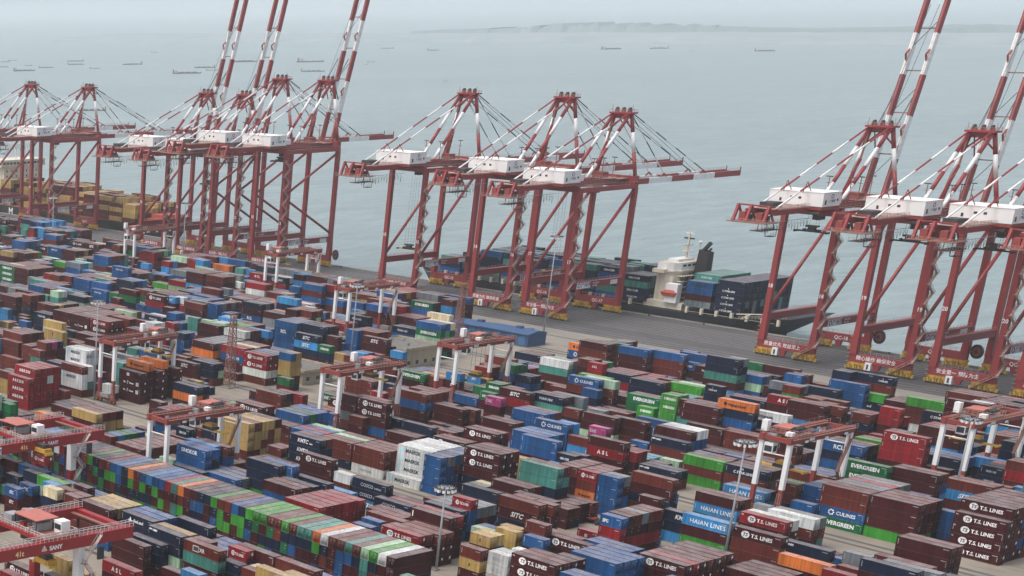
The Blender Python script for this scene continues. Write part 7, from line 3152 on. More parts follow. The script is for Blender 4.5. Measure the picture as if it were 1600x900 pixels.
-735 580.3 40 4 2 2 4 0
-734.9 582.9 20 3 2 2 2
-728.6 582.9 20 4 2 2 5 3
-734.9 585.5 20 4 2 2 2 2
-728.6 585.5 20 4 4 5 0 0
-722.4 572.4 20 4 0 0 0 1
-722.4 575 20 4 1 13 0 13
-722.3 577.7 40 4 0 1 8 0
-722.3 580.3 40 4 0 3 0 0
-722.4 582.9 20 4 0 0 0 1
-716 582.9 20 4 8 0 0 0 117
-722.3 585.5 40 4 1 2 0 4
-709.7 577.7 20 4 4 0 0 4 103
-703.4 577.7 20 4 7 8 4 4
-709.7 580.3 40 4 4 13 4 4
-709.7 582.9 20 3 3 3 3
-703.4 582.9 20 4 0 0 0 2
-709.7 585.5 40 4 0 11 3 0
-697.1 582.9 40 3 5 1 1
-697.1 585.5 40 3 5 5 0
-684.5 575 40 3 13 6 0
-684.5 577.7 40 3 6 1 6
-684.5 580.3 40 3 0 4 0
-684.4 582.9 40 3 0 0 4
-684.4 585.5 40 3 0 0 1
-671.8 569.8 40 4 1 4 0 13
-671.8 572.4 40 4 1 1 0 1
-671.8 575 40 4 0 0 14 0
-671.9 577.7 40 4 2 0 4 0
-671.8 580.3 40 4 2 2 4 2
-671.8 582.9 40 4 2 2 2 2
-671.8 585.5 40 4 2 4 2 4
-659.2 569.8 20 4 14 2 2 2
-652.9 569.8 20 4 7 5 13 5
-659.2 572.4 40 4 5 5 5 5
-659.2 575 20 4 1 1 6 2
-652.9 575 20 2 14 5
-659.2 577.7 40 2 1 1
-659.3 580.3 20 3 3 4 1
-659.3 582.9 20 4 3 3 3 1
-659.2 585.5 40 4 6 3 3 5
-646.5 569.8 20 2 2 4
-640.3 569.8 20 2 0 0
-646.6 572.4 40 2 1 3
-646.6 575 40 2 5 0 100
-646.6 577.7 20 2 8 0 117
-640.3 577.7 20 2 0 0
-646.6 585.5 40 4 2 2 0 4 5
-633.9 569.8 40 2 1 4
-634 572.4 20 2 0 0 3
-627.7 572.4 20 2 0 0
-633.9 575 40 2 2 5
-634 577.7 40 2 0 0
-627.7 580.3 20 3 0 0 5
-627.7 582.9 20 4 0 14 3 0
-634 585.5 40 4 0 4 0 3
-621.4 569.8 40 1 1
-621.4 572.4 40 1 3
-621.3 580.3 40 4 2 4 3 3
-621.4 582.9 40 4 6 3 3 4
-621.4 585.5 40 3 4 4 4
-608.7 569.8 40 1 1
-608.8 572.4 40 1 3 25
-608.7 582.9 40 4 5 4 5 14
-608.8 585.5 40 4 5 5 1 1
-596.1 569.8 40 1 5 3
-596.1 572.4 40 1 5
-589.9 575 20 4 5 1 5 0
-589.9 577.7 20 4 5 0 5 5 3
-596.1 580.3 40 4 5 5 5 5 203
-596.1 582.9 40 4 10 3 10 8
-596.1 585.5 40 4 10 5 10 10
-583.5 577.7 40 4 0 0 1 0
-583.5 580.3 40 4 10 5 1 0
-583.5 582.9 40 4 4 3 0 0 203
-583.5 585.5 40 4 7 3 0 0
-564.6 572.4 20 3 4 3 1
-564.5 575 20 4 1 6 4 1
-570.9 577.7 40 4 8 2 4 14
-570.9 580.3 40 4 2 3 3 3
-570.9 582.9 40 4 3 3 0 6
-570.9 585.5 20 4 1 3 3 8
-564.6 585.5 20 4 3 1 3 0
-558.3 569.8 20 3 6 8 1
-552 569.8 20 3 0 6 4
-558.3 572.4 40 3 14 2 2
-558.3 575 40 3 1 0 2 200
-558.2 577.7 40 3 0 2 2
-558.3 580.3 20 3 0 0 0
-552 580.3 20 3 0 0 0
-558.3 582.9 40 3 0 5 0
-558.3 585.5 40 3 5 3 0
-545.6 569.8 40 3 14 7 14
-545.7 572.4 40 3 14 14 14
-545.7 575 40 3 0 14 3
-545.6 577.7 20 2 4 14
-539.4 577.7 20 3 0 0 0 103
-545.7 580.3 40 3 1 1 1
-545.7 582.9 40 3 1 1 1
-545.7 585.5 40 3 4 4 4 204
-533.1 569.8 40 4 2 4 2 4
-533 572.4 40 4 4 6 4 1
-533 575 40 4 2 1 2 10
-533 577.7 40 4 2 2 3 2
-533 580.3 40 4 2 2 0 2
-533 582.9 40 4 2 0 2 2
-533 585.5 20 4 2 0 2 2
-526.7 585.5 20 3 3 4 2
-520.4 569.8 40 1 0 0
-520.4 572.4 40 1 0
-520.4 580.3 40 4 4 0 0 14
-520.4 582.9 40 4 3 0 3 3
-520.3 585.5 40 4 0 4 0 0
-507.8 572.4 40 1 4
-501.5 575 20 4 3 5 5 0 24
-501.5 577.7 20 4 3 14 14 0
-507.7 580.3 40 4 0 0 0 3
-507.8 585.5 40 4 0 0 0 4
-911.7 607.1 40 3 1 1 1
-911.7 609.7 40 3 1 0 1
-911.7 612.3 40 3 3 0 1 117
-911.6 614.9 40 2 3 1
-899 599.2 40 3 5 1 5
-899 601.8 20 3 1 5 4
-892.7 601.8 20 3 3 5 0
-899 604.4 40 3 5 0 0
-899 607.1 40 3 0 0 0
-899 609.7 40 3 0 14 1
-899 612.3 40 3 4 0 0
-899 614.9 20 3 0 0 4
-892.7 614.9 20 3 4 0 4 204
-886.3 599.2 40 3 1 1 1
-886.4 601.8 40 2 1 4
-886.4 604.4 40 2 1 14
-886.4 607.1 40 3 1 1 3
-886.4 609.7 40 3 1 1 1
-886.4 612.3 40 2 1 1
-886.3 614.9 40 2 3 1 10
-873.8 599.2 20 3 4 0 0
-873.8 604.4 20 3 0 0 0 217
-873.7 607.1 40 3 3 0 0
-873.7 609.7 40 3 0 3 4
-873.7 612.3 20 3 8 8 1
-867.5 612.3 20 3 4 3 8
-873.7 614.9 20 3 1 8 8
-867.5 614.9 20 2 8 8 1
-854.9 599.2 20 1 2
-854.9 604.4 20 4 0 2 1 2
-861.1 607.1 40 3 5 1 3 3
-861.1 609.7 20 4 3 4 6 1
-854.9 609.7 20 4 6 6 6 1
-861.1 612.3 40 4 3 6 6 6
-861.2 614.9 20 4 1 1 6 4
-854.8 614.9 20 3 1 5 6
-848.5 601.8 40 4 4 3 6 3
-848.5 604.4 40 4 3 14 1 0 24
-848.5 607.1 40 4 8 1 4 4
-848.5 609.7 40 4 4 6 4 4
-848.5 612.3 40 4 4 5 2 14
-848.5 614.9 20 4 4 5 4 1
-842.2 614.9 20 4 4 1 1 3
-835.9 599.2 20 4 3 3 5 3 9
-829.6 599.2 20 4 1 0 5 4 100
-835.9 601.8 40 4 5 5 4 5
-835.9 604.4 40 4 5 1 8 5
-835.9 607.1 40 3 3 5 5
-835.9 609.7 40 4 5 5 5 5
-835.9 612.3 40 3 5 5 5
-835.9 614.9 40 4 5 4 5 5
-823.3 599.2 40 3 11 1 0
-823.3 601.8 20 3 1 11 9
-816.9 601.8 20 3 11 1 4
-823.3 604.4 20 3 4 0 14
-817 604.4 20 3 0 3 0
-823.3 607.1 40 2 1 0
-823.2 609.7 40 3 2 0 4 5
-823.3 612.3 40 3 2 6 2
-823.3 614.9 40 3 1 0 4
-810.7 599.2 20 3 0 2 1
-804.4 599.2 20 3 6 2 1
-810.7 601.8 40 3 6 6 6
-810.7 604.4 40 3 1 3 4
-810.7 607.1 20 3 4 0 4 117
-804.3 607.1 20 2 4 3
-810.7 609.7 40 3 0 0 1
-810.6 612.3 40 3 1 0 1
-810.7 614.9 40 3 1 1 1
"""
# containers kept as objects of their own: stack, tier, landmark, ordinal, count
SINGLES = """
0 2 -1 1 0
0 3 -1 1 0
1 3 -1 2 0
2 3 -1 3 0
3 3 -1 4 0
4 3 -1 5 0
5 3 -1 6 0
6 3 -1 7 0
7 3 -1 8 0
8 3 -1 9 0
9 3 -1 10 0
10 3 -1 11 0
11 3 -1 12 0
12 3 -1 13 0
13 3 -1 14 0
14 3 -1 15 0
15 3 -1 16 0
16 3 -1 17 0
17 3 -1 18 0
60 3 15 1 2
61 2 2 0 1
62 3 2 0 1
63 1 16 0 1
63 2 16 0 1
64 2 17 1 4
65 2 17 0 1
66 2 25 0 1
67 1 25 4 4
69 0 0 0 1
69 1 0 0 1
69 2 0 0 1
69 3 0 0 1
70 0 0 1 2
71 1 0 0 1
71 2 0 0 1
71 3 0 2 2
88 4 19 0 1
89 3 19 0 1
90 4 6 0 1
92 3 6 0 1
93 3 1 1 2
94 4 1 2 2
99 2 5 0 1
99 3 5 0 1
99 4 5 0 1
101 2 6 0 1
103 2 6 0 1
103 3 6 0 1
104 3 6 0 1
106 3 20 0 1
136 3 7 0 1
140 2 7 0 1
140 3 7 1 2
141 2 7 0 1
141 3 7 0 1
141 4 7 0 1
142 2 7 1 2
144 2 7 0 1
145 3 7 0 1
145 4 7 0 1
146 3 15 0 1
146 4 15 1 2
147 0 4 0 1
147 1 4 0 1
147 2 4 1 2
147 3 4 1 2
148 3 4 0 1
149 3 4 0 1
150 2 15 0 1
150 3 15 0 1
151 2 4 0 1
152 1 4 2 2
152 2 4 2 2
153 1 4 0 1
154 3 7 2 2
155 2 15 0 1
159 2 5 1 2
160 2 5 2 2
161 3 4 0 1
163 1 4 0 1
165 2 4 0 1
169 4 15 0 1
170 2 8 2 4
171 0 0 0 1
171 1 0 0 1
171 2 0 0 1
172 2 15 0 1
172 3 15 0 1
173 2 15 0 1
174 2 0 1 2
176 1 0 2 2
177 3 15 2 2
178 3 15 2 2
180 2 2 1 2
181 3 2 0 1
185 2 2 1 4
187 2 0 0 1
187 3 0 0 1
187 4 0 2 2
189 2 16 0 1
190 1 2 2 2
191 3 16 0 1
191 4 16 1 2
192 2 16 0 1
193 1 16 0 1
193 2 16 1 3
194 0 16 0 1
194 1 16 0 1
195 2 16 0 1
196 3 15 0 1
199 3 26 0 1
199 4 26 1 3
204 1 26 1 2
204 2 26 0 1
204 3 26 2 3
205 3 26 0 1
205 4 26 0 1
209 3 26 0 1
210 1 18 0 1
210 2 18 0 1
210 3 18 0 1
212 2 18 0 1
212 3 12 1 2
214 3 18 0 1
216 1 12 1 2
217 0 12 0 1
217 1 12 2 3
217 2 12 0 1
218 1 3 1 2
218 2 12 0 1
219 1 3 2 2
220 1 3 0 1
220 2 3 0 1
221 1 25 0 1
221 2 25 0 1
221 3 3 1 2
222 2 18 0 1
223 2 3 0 1
224 1 25 0 1
224 2 3 2 2
224 3 3 0 1
226 2 18 0 1
226 3 18 0 1
229 3 16 2 3
234 2 16 0 1
236 0 12 1 3
236 1 12 2 2
240 2 23 0 1
240 3 23 0 1
240 4 23 0 1
241 3 13 0 1
242 0 10 0 1
242 1 10 0 1
242 2 10 0 1
243 0 13 0 1
243 1 13 0 1
243 2 13 2 2
243 3 13 0 1
244 0 13 0 1
244 1 13 0 1
244 2 13 1 2
244 3 13 0 1
245 2 10 0 1
246 1 13 0 1
247 2 13 2 2
247 3 11 0 1
249 2 11 1 2
250 4 14 2 2
251 0 14 0 1
251 1 14 0 1
251 2 14 0 1
251 3 14 1 2
252 2 14 0 1
252 3 14 0 1
253 1 13 1 2
253 2 13 0 1
254 2 13 0 1
255 2 13 0 1
256 3 13 0 1
257 4 13 0 1
258 2 13 0 1
259 2 11 1 2
261 2 11 0 1
263 2 22 0 1
263 3 22 0 1
266 3 23 0 1
267 2 23 0 1
267 3 23 0 1
267 4 23 2 2
268 2 22 2 2
272 1 10 0 1
272 2 22 0 1
272 3 22 3 3
273 3 22 0 1
276 2 10 0 1
276 3 23 0 1
277 3 23 0 1
277 4 23 0 1
280 2 11 0 1
280 3 23 1 2
283 2 24 0 1
283 3 24 0 1
284 1 26 2 2
284 2 26 1 2
284 3 26 2 3
289 2 22 0 1
289 3 22 1 3
289 4 22 1 2
291 1 26 0 1
291 2 26 0 1
291 3 26 3 3
293 0 24 0 1
294 1 24 0 1
294 2 24 0 1
297 3 26 2 2
299 2 26 0 1
300 2 22 0 1
301 2 26 0 1
306 2 12 0 1
306 3 22 1 3
307 2 22 0 1
307 3 22 2 3
307 4 22 0 1
308 2 22 3 3
308 3 22 0 1
312 3 26 0 1
315 3 9 3 3
316 3 26 1 2
319 3 26 0 1
320 2 26 1 3
322 1 26 2 2
322 2 26 3 3
324 2 12 1 2
325 1 12 2 2
326 0 12 3 3
326 1 12 2 2
333 4 9 1 3
337 3 20 0 1
338 4 20 0 1
342 3 20 0 1
349 2 8 3 4
350 2 8 0 1
352 3 8 0 1
352 4 8 0 1
353 1 8 0 1
353 2 8 0 1
353 3 8 4 4
354 1 9 2 3
355 1 9 0 1
355 2 9 1 2
361 3 9 0 1
362 4 9 0 1
366 3 8 0 1
370 2 0 0 1
372 2 8 1 4
374 1 0 0 1
375 3 0 1 2
377 2 9 2 2
423 3 15 2 2
424 2 2 2 4
425 2 2 3 4
426 2 2 4 4
427 3 2 0 1
428 2 16 2 2
429 2 17 0 1
431 2 17 2 4
432 2 17 3 4
433 2 17 4 4
437 2 25 0 1
438 2 25 1 4
439 2 25 1 2
440 2 25 2 4
441 2 25 2 2
442 2 25 3 4
562 4 7 2 2
563 4 15 0 1
626 4 16 3 3
653 3 14 2 2
655 4 14 0 1
656 4 14 1 2
666 3 22 0 1
866 3 4 0 1
895 3 15 0 1
896 3 15 1 2
900 3 15 0 1
1003 2 15 0 1
1404 2 26 0 1
1426 2 10 0 1
1600 2 10 0 1
1600 3 10 0 1
1601 2 10 1 2
1605 1 10 2 2
1771 3 9 0 1
1809 2 10 0 1
1831 3 11 2 2
2036 3 11 2 2
2206 3 22 2 3
2220 4 23 0 1
2221 4 23 0 1
2224 4 11 0 1
"""
# ---------------------------------------------------------------- shipping containers
CH, CW, RP = 2.68, 2.44, 2.62
LEN = {'4':12.19, '2':6.06}
PAINT = {'m':(.046,.004,.006),'b':(.105,.015,.009),'r':(.21,.003,.007),'n':(.004,.011,.034),'B':(.004,.064,.20),'c':(.020,.19,.42),'t':(.045,.20,.165),'g':(.032,.225,.018),'G':(.004,.11,.034),
 'w':(.58,.60,.59),'y':(.38,.245,.075),'o':(.52,.125,.012),'p':(.34,.030,.15),'k':(.32,.48,.32),'s':(.13,.15,.165),'e':(.60,.52,.33)}
CNAME = {}
def template(L):
    """Corner posts and rails stand proud of recessed corrugated panels; returns verts, quads, uv (metres)."""
    V = []; F = []; U = []
    def quad(pts, u): 
        b = len(V); V.extend(pts); F.append((b,b+1,b+2,b+3)); U.extend(u)
    def side(o, ax, n, la, lz, ma, mz, d):
        # o origin corner, ax horizontal axis, n outward normal
        o = np.array(o,float); ax = np.array(ax,float); n = np.array(n,float); up = np.array((0,0,1.)) if abs(n[2]) < .5 else np.array((0,1.,0))
        P = lambda a,z,k: tuple(o+ax*a+up*z-n*k)
        O = [(0,0),(la,0),(la,lz),(0,lz)]; I = [(ma,mz),(la-ma,mz),(la-ma,lz-mz),(ma,lz-mz)]
        for i in range(4):
            j = (i+1)%4; q = [O[i],O[j],I[j],I[i]]
            quad([P(*a,0) for a in q], [(0.0,a[1]) for a in q])
            quad([P(*I[i],0),P(*I[j],0),P(*I[j],d),P(*I[i],d)], [(0.0,0.0)]*4)
        quad([P(*a,d) for a in I], I)
    h = CH-.03
    side((0,0,0),(1,0,0),(0,-1,0),L,h,.17,.15,.05)
    side((L,CW,0),(-1,0,0),(0,1,0),L,h,.17,.15,.05)
    side((L,0,0),(0,1,0),(1,0,0),CW,h,.14,.15,.05)
    side((0,CW,0),(0,-1,0),(-1,0,0),CW,h,.14,.15,.05)
    side((0,0,h),(1,0,0),(0,0,1),L,CW,.10,.08,.03)
    quad([(0,CW,0),(L,CW,0),(L,0,0),(0,0,0)],[(0,0)]*4)
    return np.array(V), np.array(F), np.array(U)
TPL = {k:template(v) for k,v in LEN.items()}
# --- lettering and emblems per shipping line: (parts) each part = verts, faces, colour
WHT, BLK, NVY = (.78,.78,.78), (.02,.022,.03), (.03,.05,.14)
def tm(s, size, bold=.0, shear=0., sp=1.0):
    me = text_mesh(s, size, bold, shear, LETW, sp); v = np.array([x.co[:] for x in me.vertices]).reshape(-1,3); f = [tuple(p.vertices) for p in me.polygons]; return v, f
def at(vf, x, z): v, f = vf; v = v.copy(); v[:,0] += x; v[:,2] += z; return v, f
def dsk(x, z, r, n=14, y=-.01, sx=1.0): 
    v = [(x+sx*r*math.cos(2*math.pi*k/n), y, z+r*math.sin(2*math.pi*k/n)) for k in range(n)]; return np.array(v), [tuple(range(n))]
def rect(x0,x1,z0,z1,y=-.012): return np.array([(x0,y,z0),(x1,y,z0),(x1,y,z1),(x0,y,z1)]), [(0,1,2,3)]
def petals(x, z, r, n=6):
    out = []
    for k in range(n):
        a = 2*math.pi*k/n; out.append((dsk(x+r*math.cos(a), z+r*math.sin(a), r*.36, 8), WHT))
    return out
SIGNS = {}
def sign(k, parts): SIGNS[k] = parts
sign('TS', [(dsk(3.2,1.35,.86,18,-.01,1.2),WHT), (at(tm('TS',1.15,.04,.25),2.5,.95),BLK), (at(tm('T.S. LINES',1.25,.03),4.6,.92),WHT), (at(tm('TCL',.32,.01),.35,2.0),WHT)])
sign('EVER', [(at(tm('EVERGREEN',1.45,.05),2.4,.85),WHT)])
sign('MAERSK', [(rect(.9,2.1,.75,1.95),(.35,.62,.74)), (at(tm('MAERSK',1.5,.03),3.0,.82),BLK)])
sign('SITC', [(at(tm('SITC',1.7,.05,.3,1.05),4.1,.75),WHT)])
sign('CUL', petals(3.6,1.35,.62,7)+[(at(tm('CULINES',1.3,.02),4.9,.9),WHT)])
sign('ASL', [(at(tm('A S L',1.5,.06,0,1.1),3.6,.8),WHT)])
sign('KMTC', [(at(tm('KMTC',1.5,.05,.25),3.3,.85),WHT), (at(tm('Line',.7,.02,.2),8.0,.85),WHT)])
sign('HAI', [(at(tm('HAIAN LINES',1.55,.01,0,1.05),2.0,.8),WHT)])
sign('ONE', [(at(tm('ONE',1.9,.0,0,1.05),1.0,.65),WHT)])
sign('COSCO', [(at(tm('COSCO',1.3,.03),2.9,.85),(.45,.48,.52)), (at(tm('SHIPPING',.6,.01),7.8,.9),(.45,.48,.52))])
sign('CSTAR', [(dsk(5.2,2.05,.22,10),WHT), (at(tm('C STAR LINE',1.0,.03),2.6,.7),WHT)])
sign('INT', [(dsk(2.0,1.35,.6,14),NVY), (dsk(2.0,1.35,.3,10,-.02),WHT), (at(tm('Interasia',1.35,.03),3.0,.85),NVY)])
sign('BOXR', [(rect(3.3,5.4,.6,2.0),WHT), (rect(3.45,5.25,.75,1.85,-.02),(.06,.06,.06)), (at(tm('BO',1.1,.03),3.6,.95),WHT), (at(tm('XR',1.3,.03),5.6,.85),WHT)])
sign('SINOKOR', [(at(tm('SINOKOR',1.5,.05),2.0,.8),WHT)])
sign('SINO', [(at(tm('SINOTRANS',1.2,.02,0,1.15),2.2,.9),(.12,.22,.22))])
sign('SIPG', [(at(tm('SIPG',1.6,.05),1.4,.75),WHT)])
sign('ARKON', [(at(tm('A R K O N',1.35,.06),3.0,.8),WHT)])
sign('seven', [(at(tm('The',.8,.03),2.6,.95),WHT), (at(tm('7',1.6,.02),4.5,.7),WHT), (at(tm('Partner',.8,.03),5.8,.95),WHT), (rect(9.4,10.8,.6,1.9),WHT)])
sign('TRITON', [(at(tm('TRITON',1.0,.02,0,1.3),3.2,.9),(.2,.22,.24))])
sign('LLOYD', [(at(tm('LLOYD TRIESTINO',1.0,.03),1.8,.95),WHT)])
sign('RCL', [(at(tm('RCL',1.7,.05),3.6,.75),WHT)])
sign('Sea', [((np.array([(3.0,-.01,.7),(4.4,-.01,.7),(4.6,-.01,1.1),(3.9,-.01,1.2),(3.6,-.01,2.0),(3.3,-.01,1.3),(2.8,-.01,1.2)]),[(0,1,2,3,4,5,6)]),WHT), (at(tm('SeaLead',1.1,.04),4.9,.85),WHT)])
sign('HL', [(dsk(2.6,1.4,.55,10),BLK), (at(tm('Hapag-Lloyd',1.15,.03),3.5,.95),BLK)])
sign('HMM', [(rect(.6,1.7,1.9,2.25),WHT), (at(tm('HMM',.7,.03),1.9,1.75),WHT)])
sign('wan', [(at(tm('WAN HAI',1.15,.03,.15),3.0,.9),(.55,.6,.66))])
sign('cma', [(at(tm('CMA CGM',1.2,.04),2.6,.9),(.62,.66,.70))])
sign('logo', [(at(tm('M',.75,.06),5.6,1.35),BLK), (at(tm('SC',.55,.06),5.55,.8),BLK)])
sign('blk', [(rect(4.2,5.6,.9,1.9),WHT), (at(tm('TEX',.6,.02),4.4,1.15),(.08,.02,.02))])
sign('dot', [])
sign('blank', [(rect(.5,.75,.6,2.1),WHT)])
def sign_arrays(k, L):
    s = 1.0 if L == '4' else .56
    out = []
    for (v, f), c in SIGNS[k]:
        v = v.copy(); v[:,0] *= s if L == '4' else .52; v[:,2] = 1.33+(v[:,2]-1.33)*(1.0 if L == '4' else .72); v[:,1] += -.004
        out.append((v, f, c))
    if k in ('TS','seven','dot'):                  # mark on the door end too
        v = np.array([(LEN[L]+.075, CW*.72+.3*math.cos(2*math.pi*q/10), 1.75+.34*math.sin(2*math.pi*q/10)) for q in range(10)]); out.append((v, [tuple(range(10))], WHT))
    return out
def code_marks(L, q):
    """Owner code, size code and door placards: small white marks on side and door end."""
    l = LEN[L]; out = [rect(l-1.75,l-.45,2.05,2.22,.035)]
    if q % 2: out.append(rect(.35,.5,.9,2.2,.035))
    if q % 3 == 0: out.append(rect(l-.55,l-.42,.8,1.9,.035))
    for y0,y1,z0,z1 in ((1.5,2.1,2.08,2.22),(1.55,1.75,1.2,1.5))[:1+q%2]: out.append((np.array([(l+.02,y0,z0),(l+.02,y1,z0),(l+.02,y1,z1),(l+.02,y0,z1)]), [(0,1,2,3)]))
    return out
def code_mesh(L, q):
    V = []; F = []
    for v, f in code_marks(L, q): b = sum(len(x) for x in V); V.append(v); F += [tuple(b+i for i in w) for w in f]
    return finish('code_marking', np.concatenate(V), F, [(.34,.34,.33)]*len(F), None)
def finish(name, V, F, C, U):
    """V verts, F list of index tuples, C colour per face, U uv per loop (or None)."""
    me = bpy.data.meshes.new(name); V = np.asarray(V, np.float32); me.vertices.add(len(V)); me.vertices.foreach_set('co', V.ravel())
    ls = np.array([len(f) for f in F], np.int32); li = np.concatenate([np.asarray(f, np.int32) for f in F]) if not isinstance(F, np.ndarray) else F.astype(np.int32).ravel()
    me.loops.add(len(li)); me.loops.foreach_set('vertex_index', li); me.polygons.add(len(ls)); st = np.concatenate([[0], np.cumsum(ls)[:-1]]).astype(np.int32)
    me.polygons.foreach_set('loop_start', st); me.polygons.foreach_set('loop_total', ls)
    me.update(calc_edges=True)
    a = me.color_attributes.new('paint', 'FLOAT_COLOR', 'CORNER'); cc = np.repeat(np.asarray(C, np.float32), ls, axis=0); a.data.foreach_set('color', np.hstack([cc, np.ones((len(cc),1), np.float32)]).ravel())
    u = me.uv_layers.new(name='metres'); u.data.foreach_set('uv', np.asarray(U, np.float32).ravel() if U is not None else np.zeros(len(li)*2, np.float32))
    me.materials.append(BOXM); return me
def body_mesh(L, c):
    V, F, U = TPL[L]; return finish('container_body', V, F, np.tile(PAINT[c], (len(F),1)), U)
def door_mesh(c):
    def hexa(x0,x1,y0,y1,z0,z1):
        return [(x0,y0,z0),(x1,y0,z0),(x1,y1,z0),(x0,y1,z0),(x0,y0,z1),(x1,y0,z1),(x1,y1,z1),(x0,y1,z1)]
    V = []; F = []; C = []; k = np.array(PAINT[c])
    for bx, col in ((hexa(-.045,-.01,.03,1.02,0,2.30),k*.92),(hexa(-.01,.05,.25,.31,-.02,2.33),k*.7+.06),(hexa(-.01,.05,.72,.78,-.02,2.33),k*.7+.06),(hexa(-.01,.04,.2,.5,.95,1.05),k*.6+.10),(hexa(-.01,.03,.55,.95,1.55,1.8),k*.6+.12)):
        b = len(V); V += bx
        for f in ((0,3,2,1),(4,5,6,7),(0,1,5,4),(1,2,6,5),(2,3,7,6),(3,0,4,7)): F.append(tuple(b+i for i in f)); C.append(col)
    return finish('door', V, np.array(F), C, None)
def sign_mesh(k, L):
    V = []; F = []; C = []
    for v, f, c in sign_arrays(k, L):
        b = sum(len(x) for x in V); V.append(v); F += [tuple(b+i for i in q) for q in f]; C += [c]*len(f)
    return finish('lettering', np.concatenate(V), F, C, None)
KEYS = 'mbrnBctgGwyopkse'
SIGNK = ['TS','EVER','MAERSK','SITC','CUL','ASL','KMTC','HAI','ONE','COSCO','CSTAR','INT','BOXR','SINOKOR','SINO','SIPG','ARKON','seven','TRITON','LLOYD','RCL','Sea','HL','HMM','wan','cma','logo','blk','blank','dot']
SAYS = dict(TS='T.S. LINES',EVER='EVERGREEN',MAERSK='MAERSK',SITC='SITC',CUL='CULINES',ASL='ASL',KMTC='KMTC',HAI='HAIAN LINES',ONE='ONE',COSCO='COSCO',CSTAR='C STAR',INT='Interasia',BOXR='BOXR',SINOKOR='SINOKOR',SINO='SINOTRANS',SIPG='SIPG',ARKON='ARKON',seven='The Partner',TRITON='TRITON',LLOYD='LLOYD TRIESTINO',RCL='RCL',Sea='SeaLead',HL='Hapag-Lloyd',HMM='HMM',wan='WAN HAI',cma='CMA CGM',logo='MSC',blk='TEX',blank='',dot='')
CNAME = {'m':'maroon','b':'brown','r':'red','n':'navy','B':'blue','c':'cyan','t':'teal','g':'bright-green','G':'dark-green','w':'white','y':'tan','o':'orange','p':'magenta','k':'pale-green','s':'grey','e':'cream'}
LANDM = ['white MAERSK stack','red ARKON stack','bottom-centre mast','right-centre mast','nearer 41t gantry','farther 41t gantry','orange-topped stack','gantry holding navy','middle gantry','gantry below blue sheds','gantry behind HAIAN LINES','right-edge gantry','green sandwich stack','CULINES stack','right maroon stack','flat red block','bottom tan stack','flat blue block','SIPG stack','left light mast','tan offices','upper-middle gantry','crane by ship stern','rightmost crane feet','blue sheds','flat maroon block','magenta ONE boxes']
TIERW = ['stack top','second down','third down','fourth down','fifth down']
def nth(n): return str(n)+('th' if 10 <= n % 100 <= 20 else {1:'st',2:'nd',3:'rd'}.get(n % 10,'th'))
stacks = []
for ln in STACKS.strip().split('\n'):
    p = ln.split(); n = int(p[3]); ft = int(p[2]); st = dict(x=float(p[0]), y=float(p[1]), L='4' if abs(ft) == 40 else '2', rot=ft < 0, cols=''.join(KEYS[int(q)] for q in p[4:4+n]), tx={})
    for q in p[4+n:]: st['tx'][int(q)//100] = SIGNK[int(q) % 100]
    stacks.append(st)
single = {}
for ln in SINGLES.strip().split('\n'):
    si, t, lm, o, n = map(int, ln.split()); s = stacks[si]; down = len(s['cols'])-1-t; c = CNAME[s['cols'][t]]
    if lm < 0: lb = f"{c} container in the long crosswise row, {nth(o)} from its right end, {TIERW[down]}"
    else:
        k = s['tx'].get(t); wd = SAYS.get(k, '') if k else ''
        lb = f"{'long' if s['L'] == '4' else 'short'} {c} container" + (f" lettered {wd}" if wd else '') + f", {TIERW[down]}, by {LANDM[lm]}" + (f", {nth(o)} from left" if o else '')
    single[(si,t)] = lb
rv = np.random.RandomState(4)
BV = []; BF = []; BC = []; BU = []; nv = 0; XV = []; XF = []; XC = []; xn = 0
def add_box(x, y, z, L, rot, c, tx):
    global nv, xn
    V, F, U = TPL[L]; V = V.copy()
    if rot: V = np.stack([V[:,1], -V[:,0]+LEN[L], V[:,2]], 1)
    BV.append(V+np.array((x,y,z))); BF.append(F+nv); nv += len(V); col = np.array(PAINT[c])*rv.uniform(.8,1.18)*rv.uniform(.95,1.05,3); BC.append(np.tile(col,(len(F),1))); BU.append(U)
    if rv.rand() < .4 and c not in 'wek':
        for v, f in code_marks(L, rv.randint(6)):
            if rot: v = np.stack([v[:,1], -v[:,0]+LEN[L], v[:,2]], 1)
            XV.append(v+np.array((x,y,z))); XF.extend([tuple(xn+i for i in w) for w in f]); XC.extend([(.30,.30,.29)]*len(f)); xn += len(v)
    if tx:
        for v, f, cc in sign_arrays(tx, L):
            XV.append(v+np.array((x,y,z))); XF.extend([tuple(xn+i for i in q) for q in f]); XC.extend([cc]*len(f)); xn += len(v)
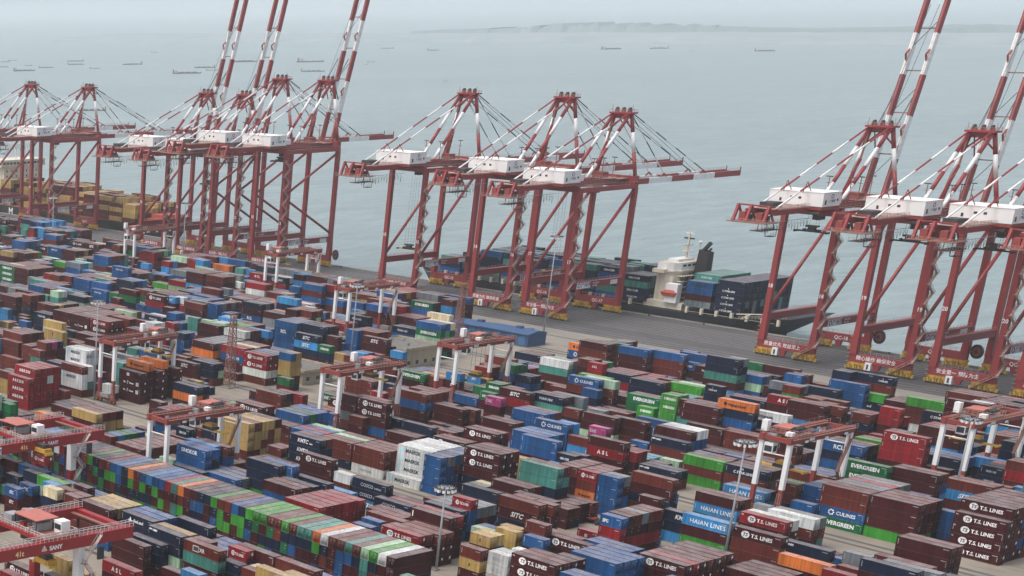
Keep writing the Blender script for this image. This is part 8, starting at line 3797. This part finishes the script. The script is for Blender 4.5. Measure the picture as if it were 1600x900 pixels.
def one(x, y, z, L, rot, c, tx, lb, g):
    o = link('shipping_container', cached(('box',L,c), lambda: body_mesh(L,c)), None, (x,y+LEN[L],z) if rot else (x,y,z), -math.pi/2 if rot else 0)
    tag(o, lb, 'container', g)
    for k in (0,1):
        link('door', cached(('door',c), lambda: door_mesh(c)), o, (LEN[L],.18+k*1.05,.17))
    if tx: link('lettering', cached(('sign',tx,L), lambda: sign_mesh(tx,L)), o)
    if c not in 'wek':
        q = rv.randint(6); link('code_marking', cached(('code',L,q), lambda: code_mesh(L,q)), o)
    return o
GR = 'shipping containers stacked in the yard'
for si, s in enumerate(stacks):
    jx = rv.uniform(-.05,.05)
    for t, c in enumerate(s['cols']):
        x = s['x']+jx+rv.uniform(-.03,.03); y = s['y']+rv.uniform(-.02,.02); z = .03+t*CH; tx = s['tx'].get(t)
        if (si,t) in single: one(x,y,z,s['L'],s['rot'],c,tx,single[(si,t)],GR)
        else: add_box(x,y,z,s['L'],s['rot'],c,tx)
one(-361.2,262.0,13.0,'2',False,'r','TS','red T.S. LINES container hanging from the yellow spreader of the farther 41t gantry',GR)
one(-366.5,316.5,12.2,'2',False,'n','cma','short navy container hanging from the gantry left of the SINOKOR containers',GR)
for x,y,z,L,cols,tx in CARGO:
    for t, c in enumerate(cols): add_box(x,y,z+t*CH,L,False,c,(tx or {}).get(t))
me = finish('shipping_containers', np.concatenate(BV+XV), list(map(tuple, np.concatenate(BF)))+[tuple(i+nv for i in q) for q in XF], np.concatenate([np.concatenate(BC), np.array(XC)]), np.concatenate(BU+[np.zeros((sum(len(q) for q in XF),2))]))
tag(link('shipping_containers', me), 'mass of stacked shipping containers farther off in the yard and aboard the ships', kind='stuff')
# ---------------------------------------------------------------- haze over harbour and sea
hz = MB().box(-255000,125000,-125000,255000,-10.5,320.0,FOAM).build('haze'); hz.data.materials.clear(); tag(hz, 'pale sea haze', kind='stuff')
HZ = bpy.data.materials.new('haze_air'); HZ.use_nodes = True; N = HZ.node_tree.nodes; L = HZ.node_tree.links; N.clear()
out = N.new('ShaderNodeOutputMaterial'); pv = N.new('ShaderNodeVolumePrincipled'); pv.inputs['Color'].default_value = (*HAZE_COLOR, 1); pv.inputs['Density'].default_value = HAZE_DENSITY; pv.inputs['Anisotropy'].default_value = 0.2
L.new(pv.outputs[0], out.inputs['Volume']); hz.data.materials.append(HZ)
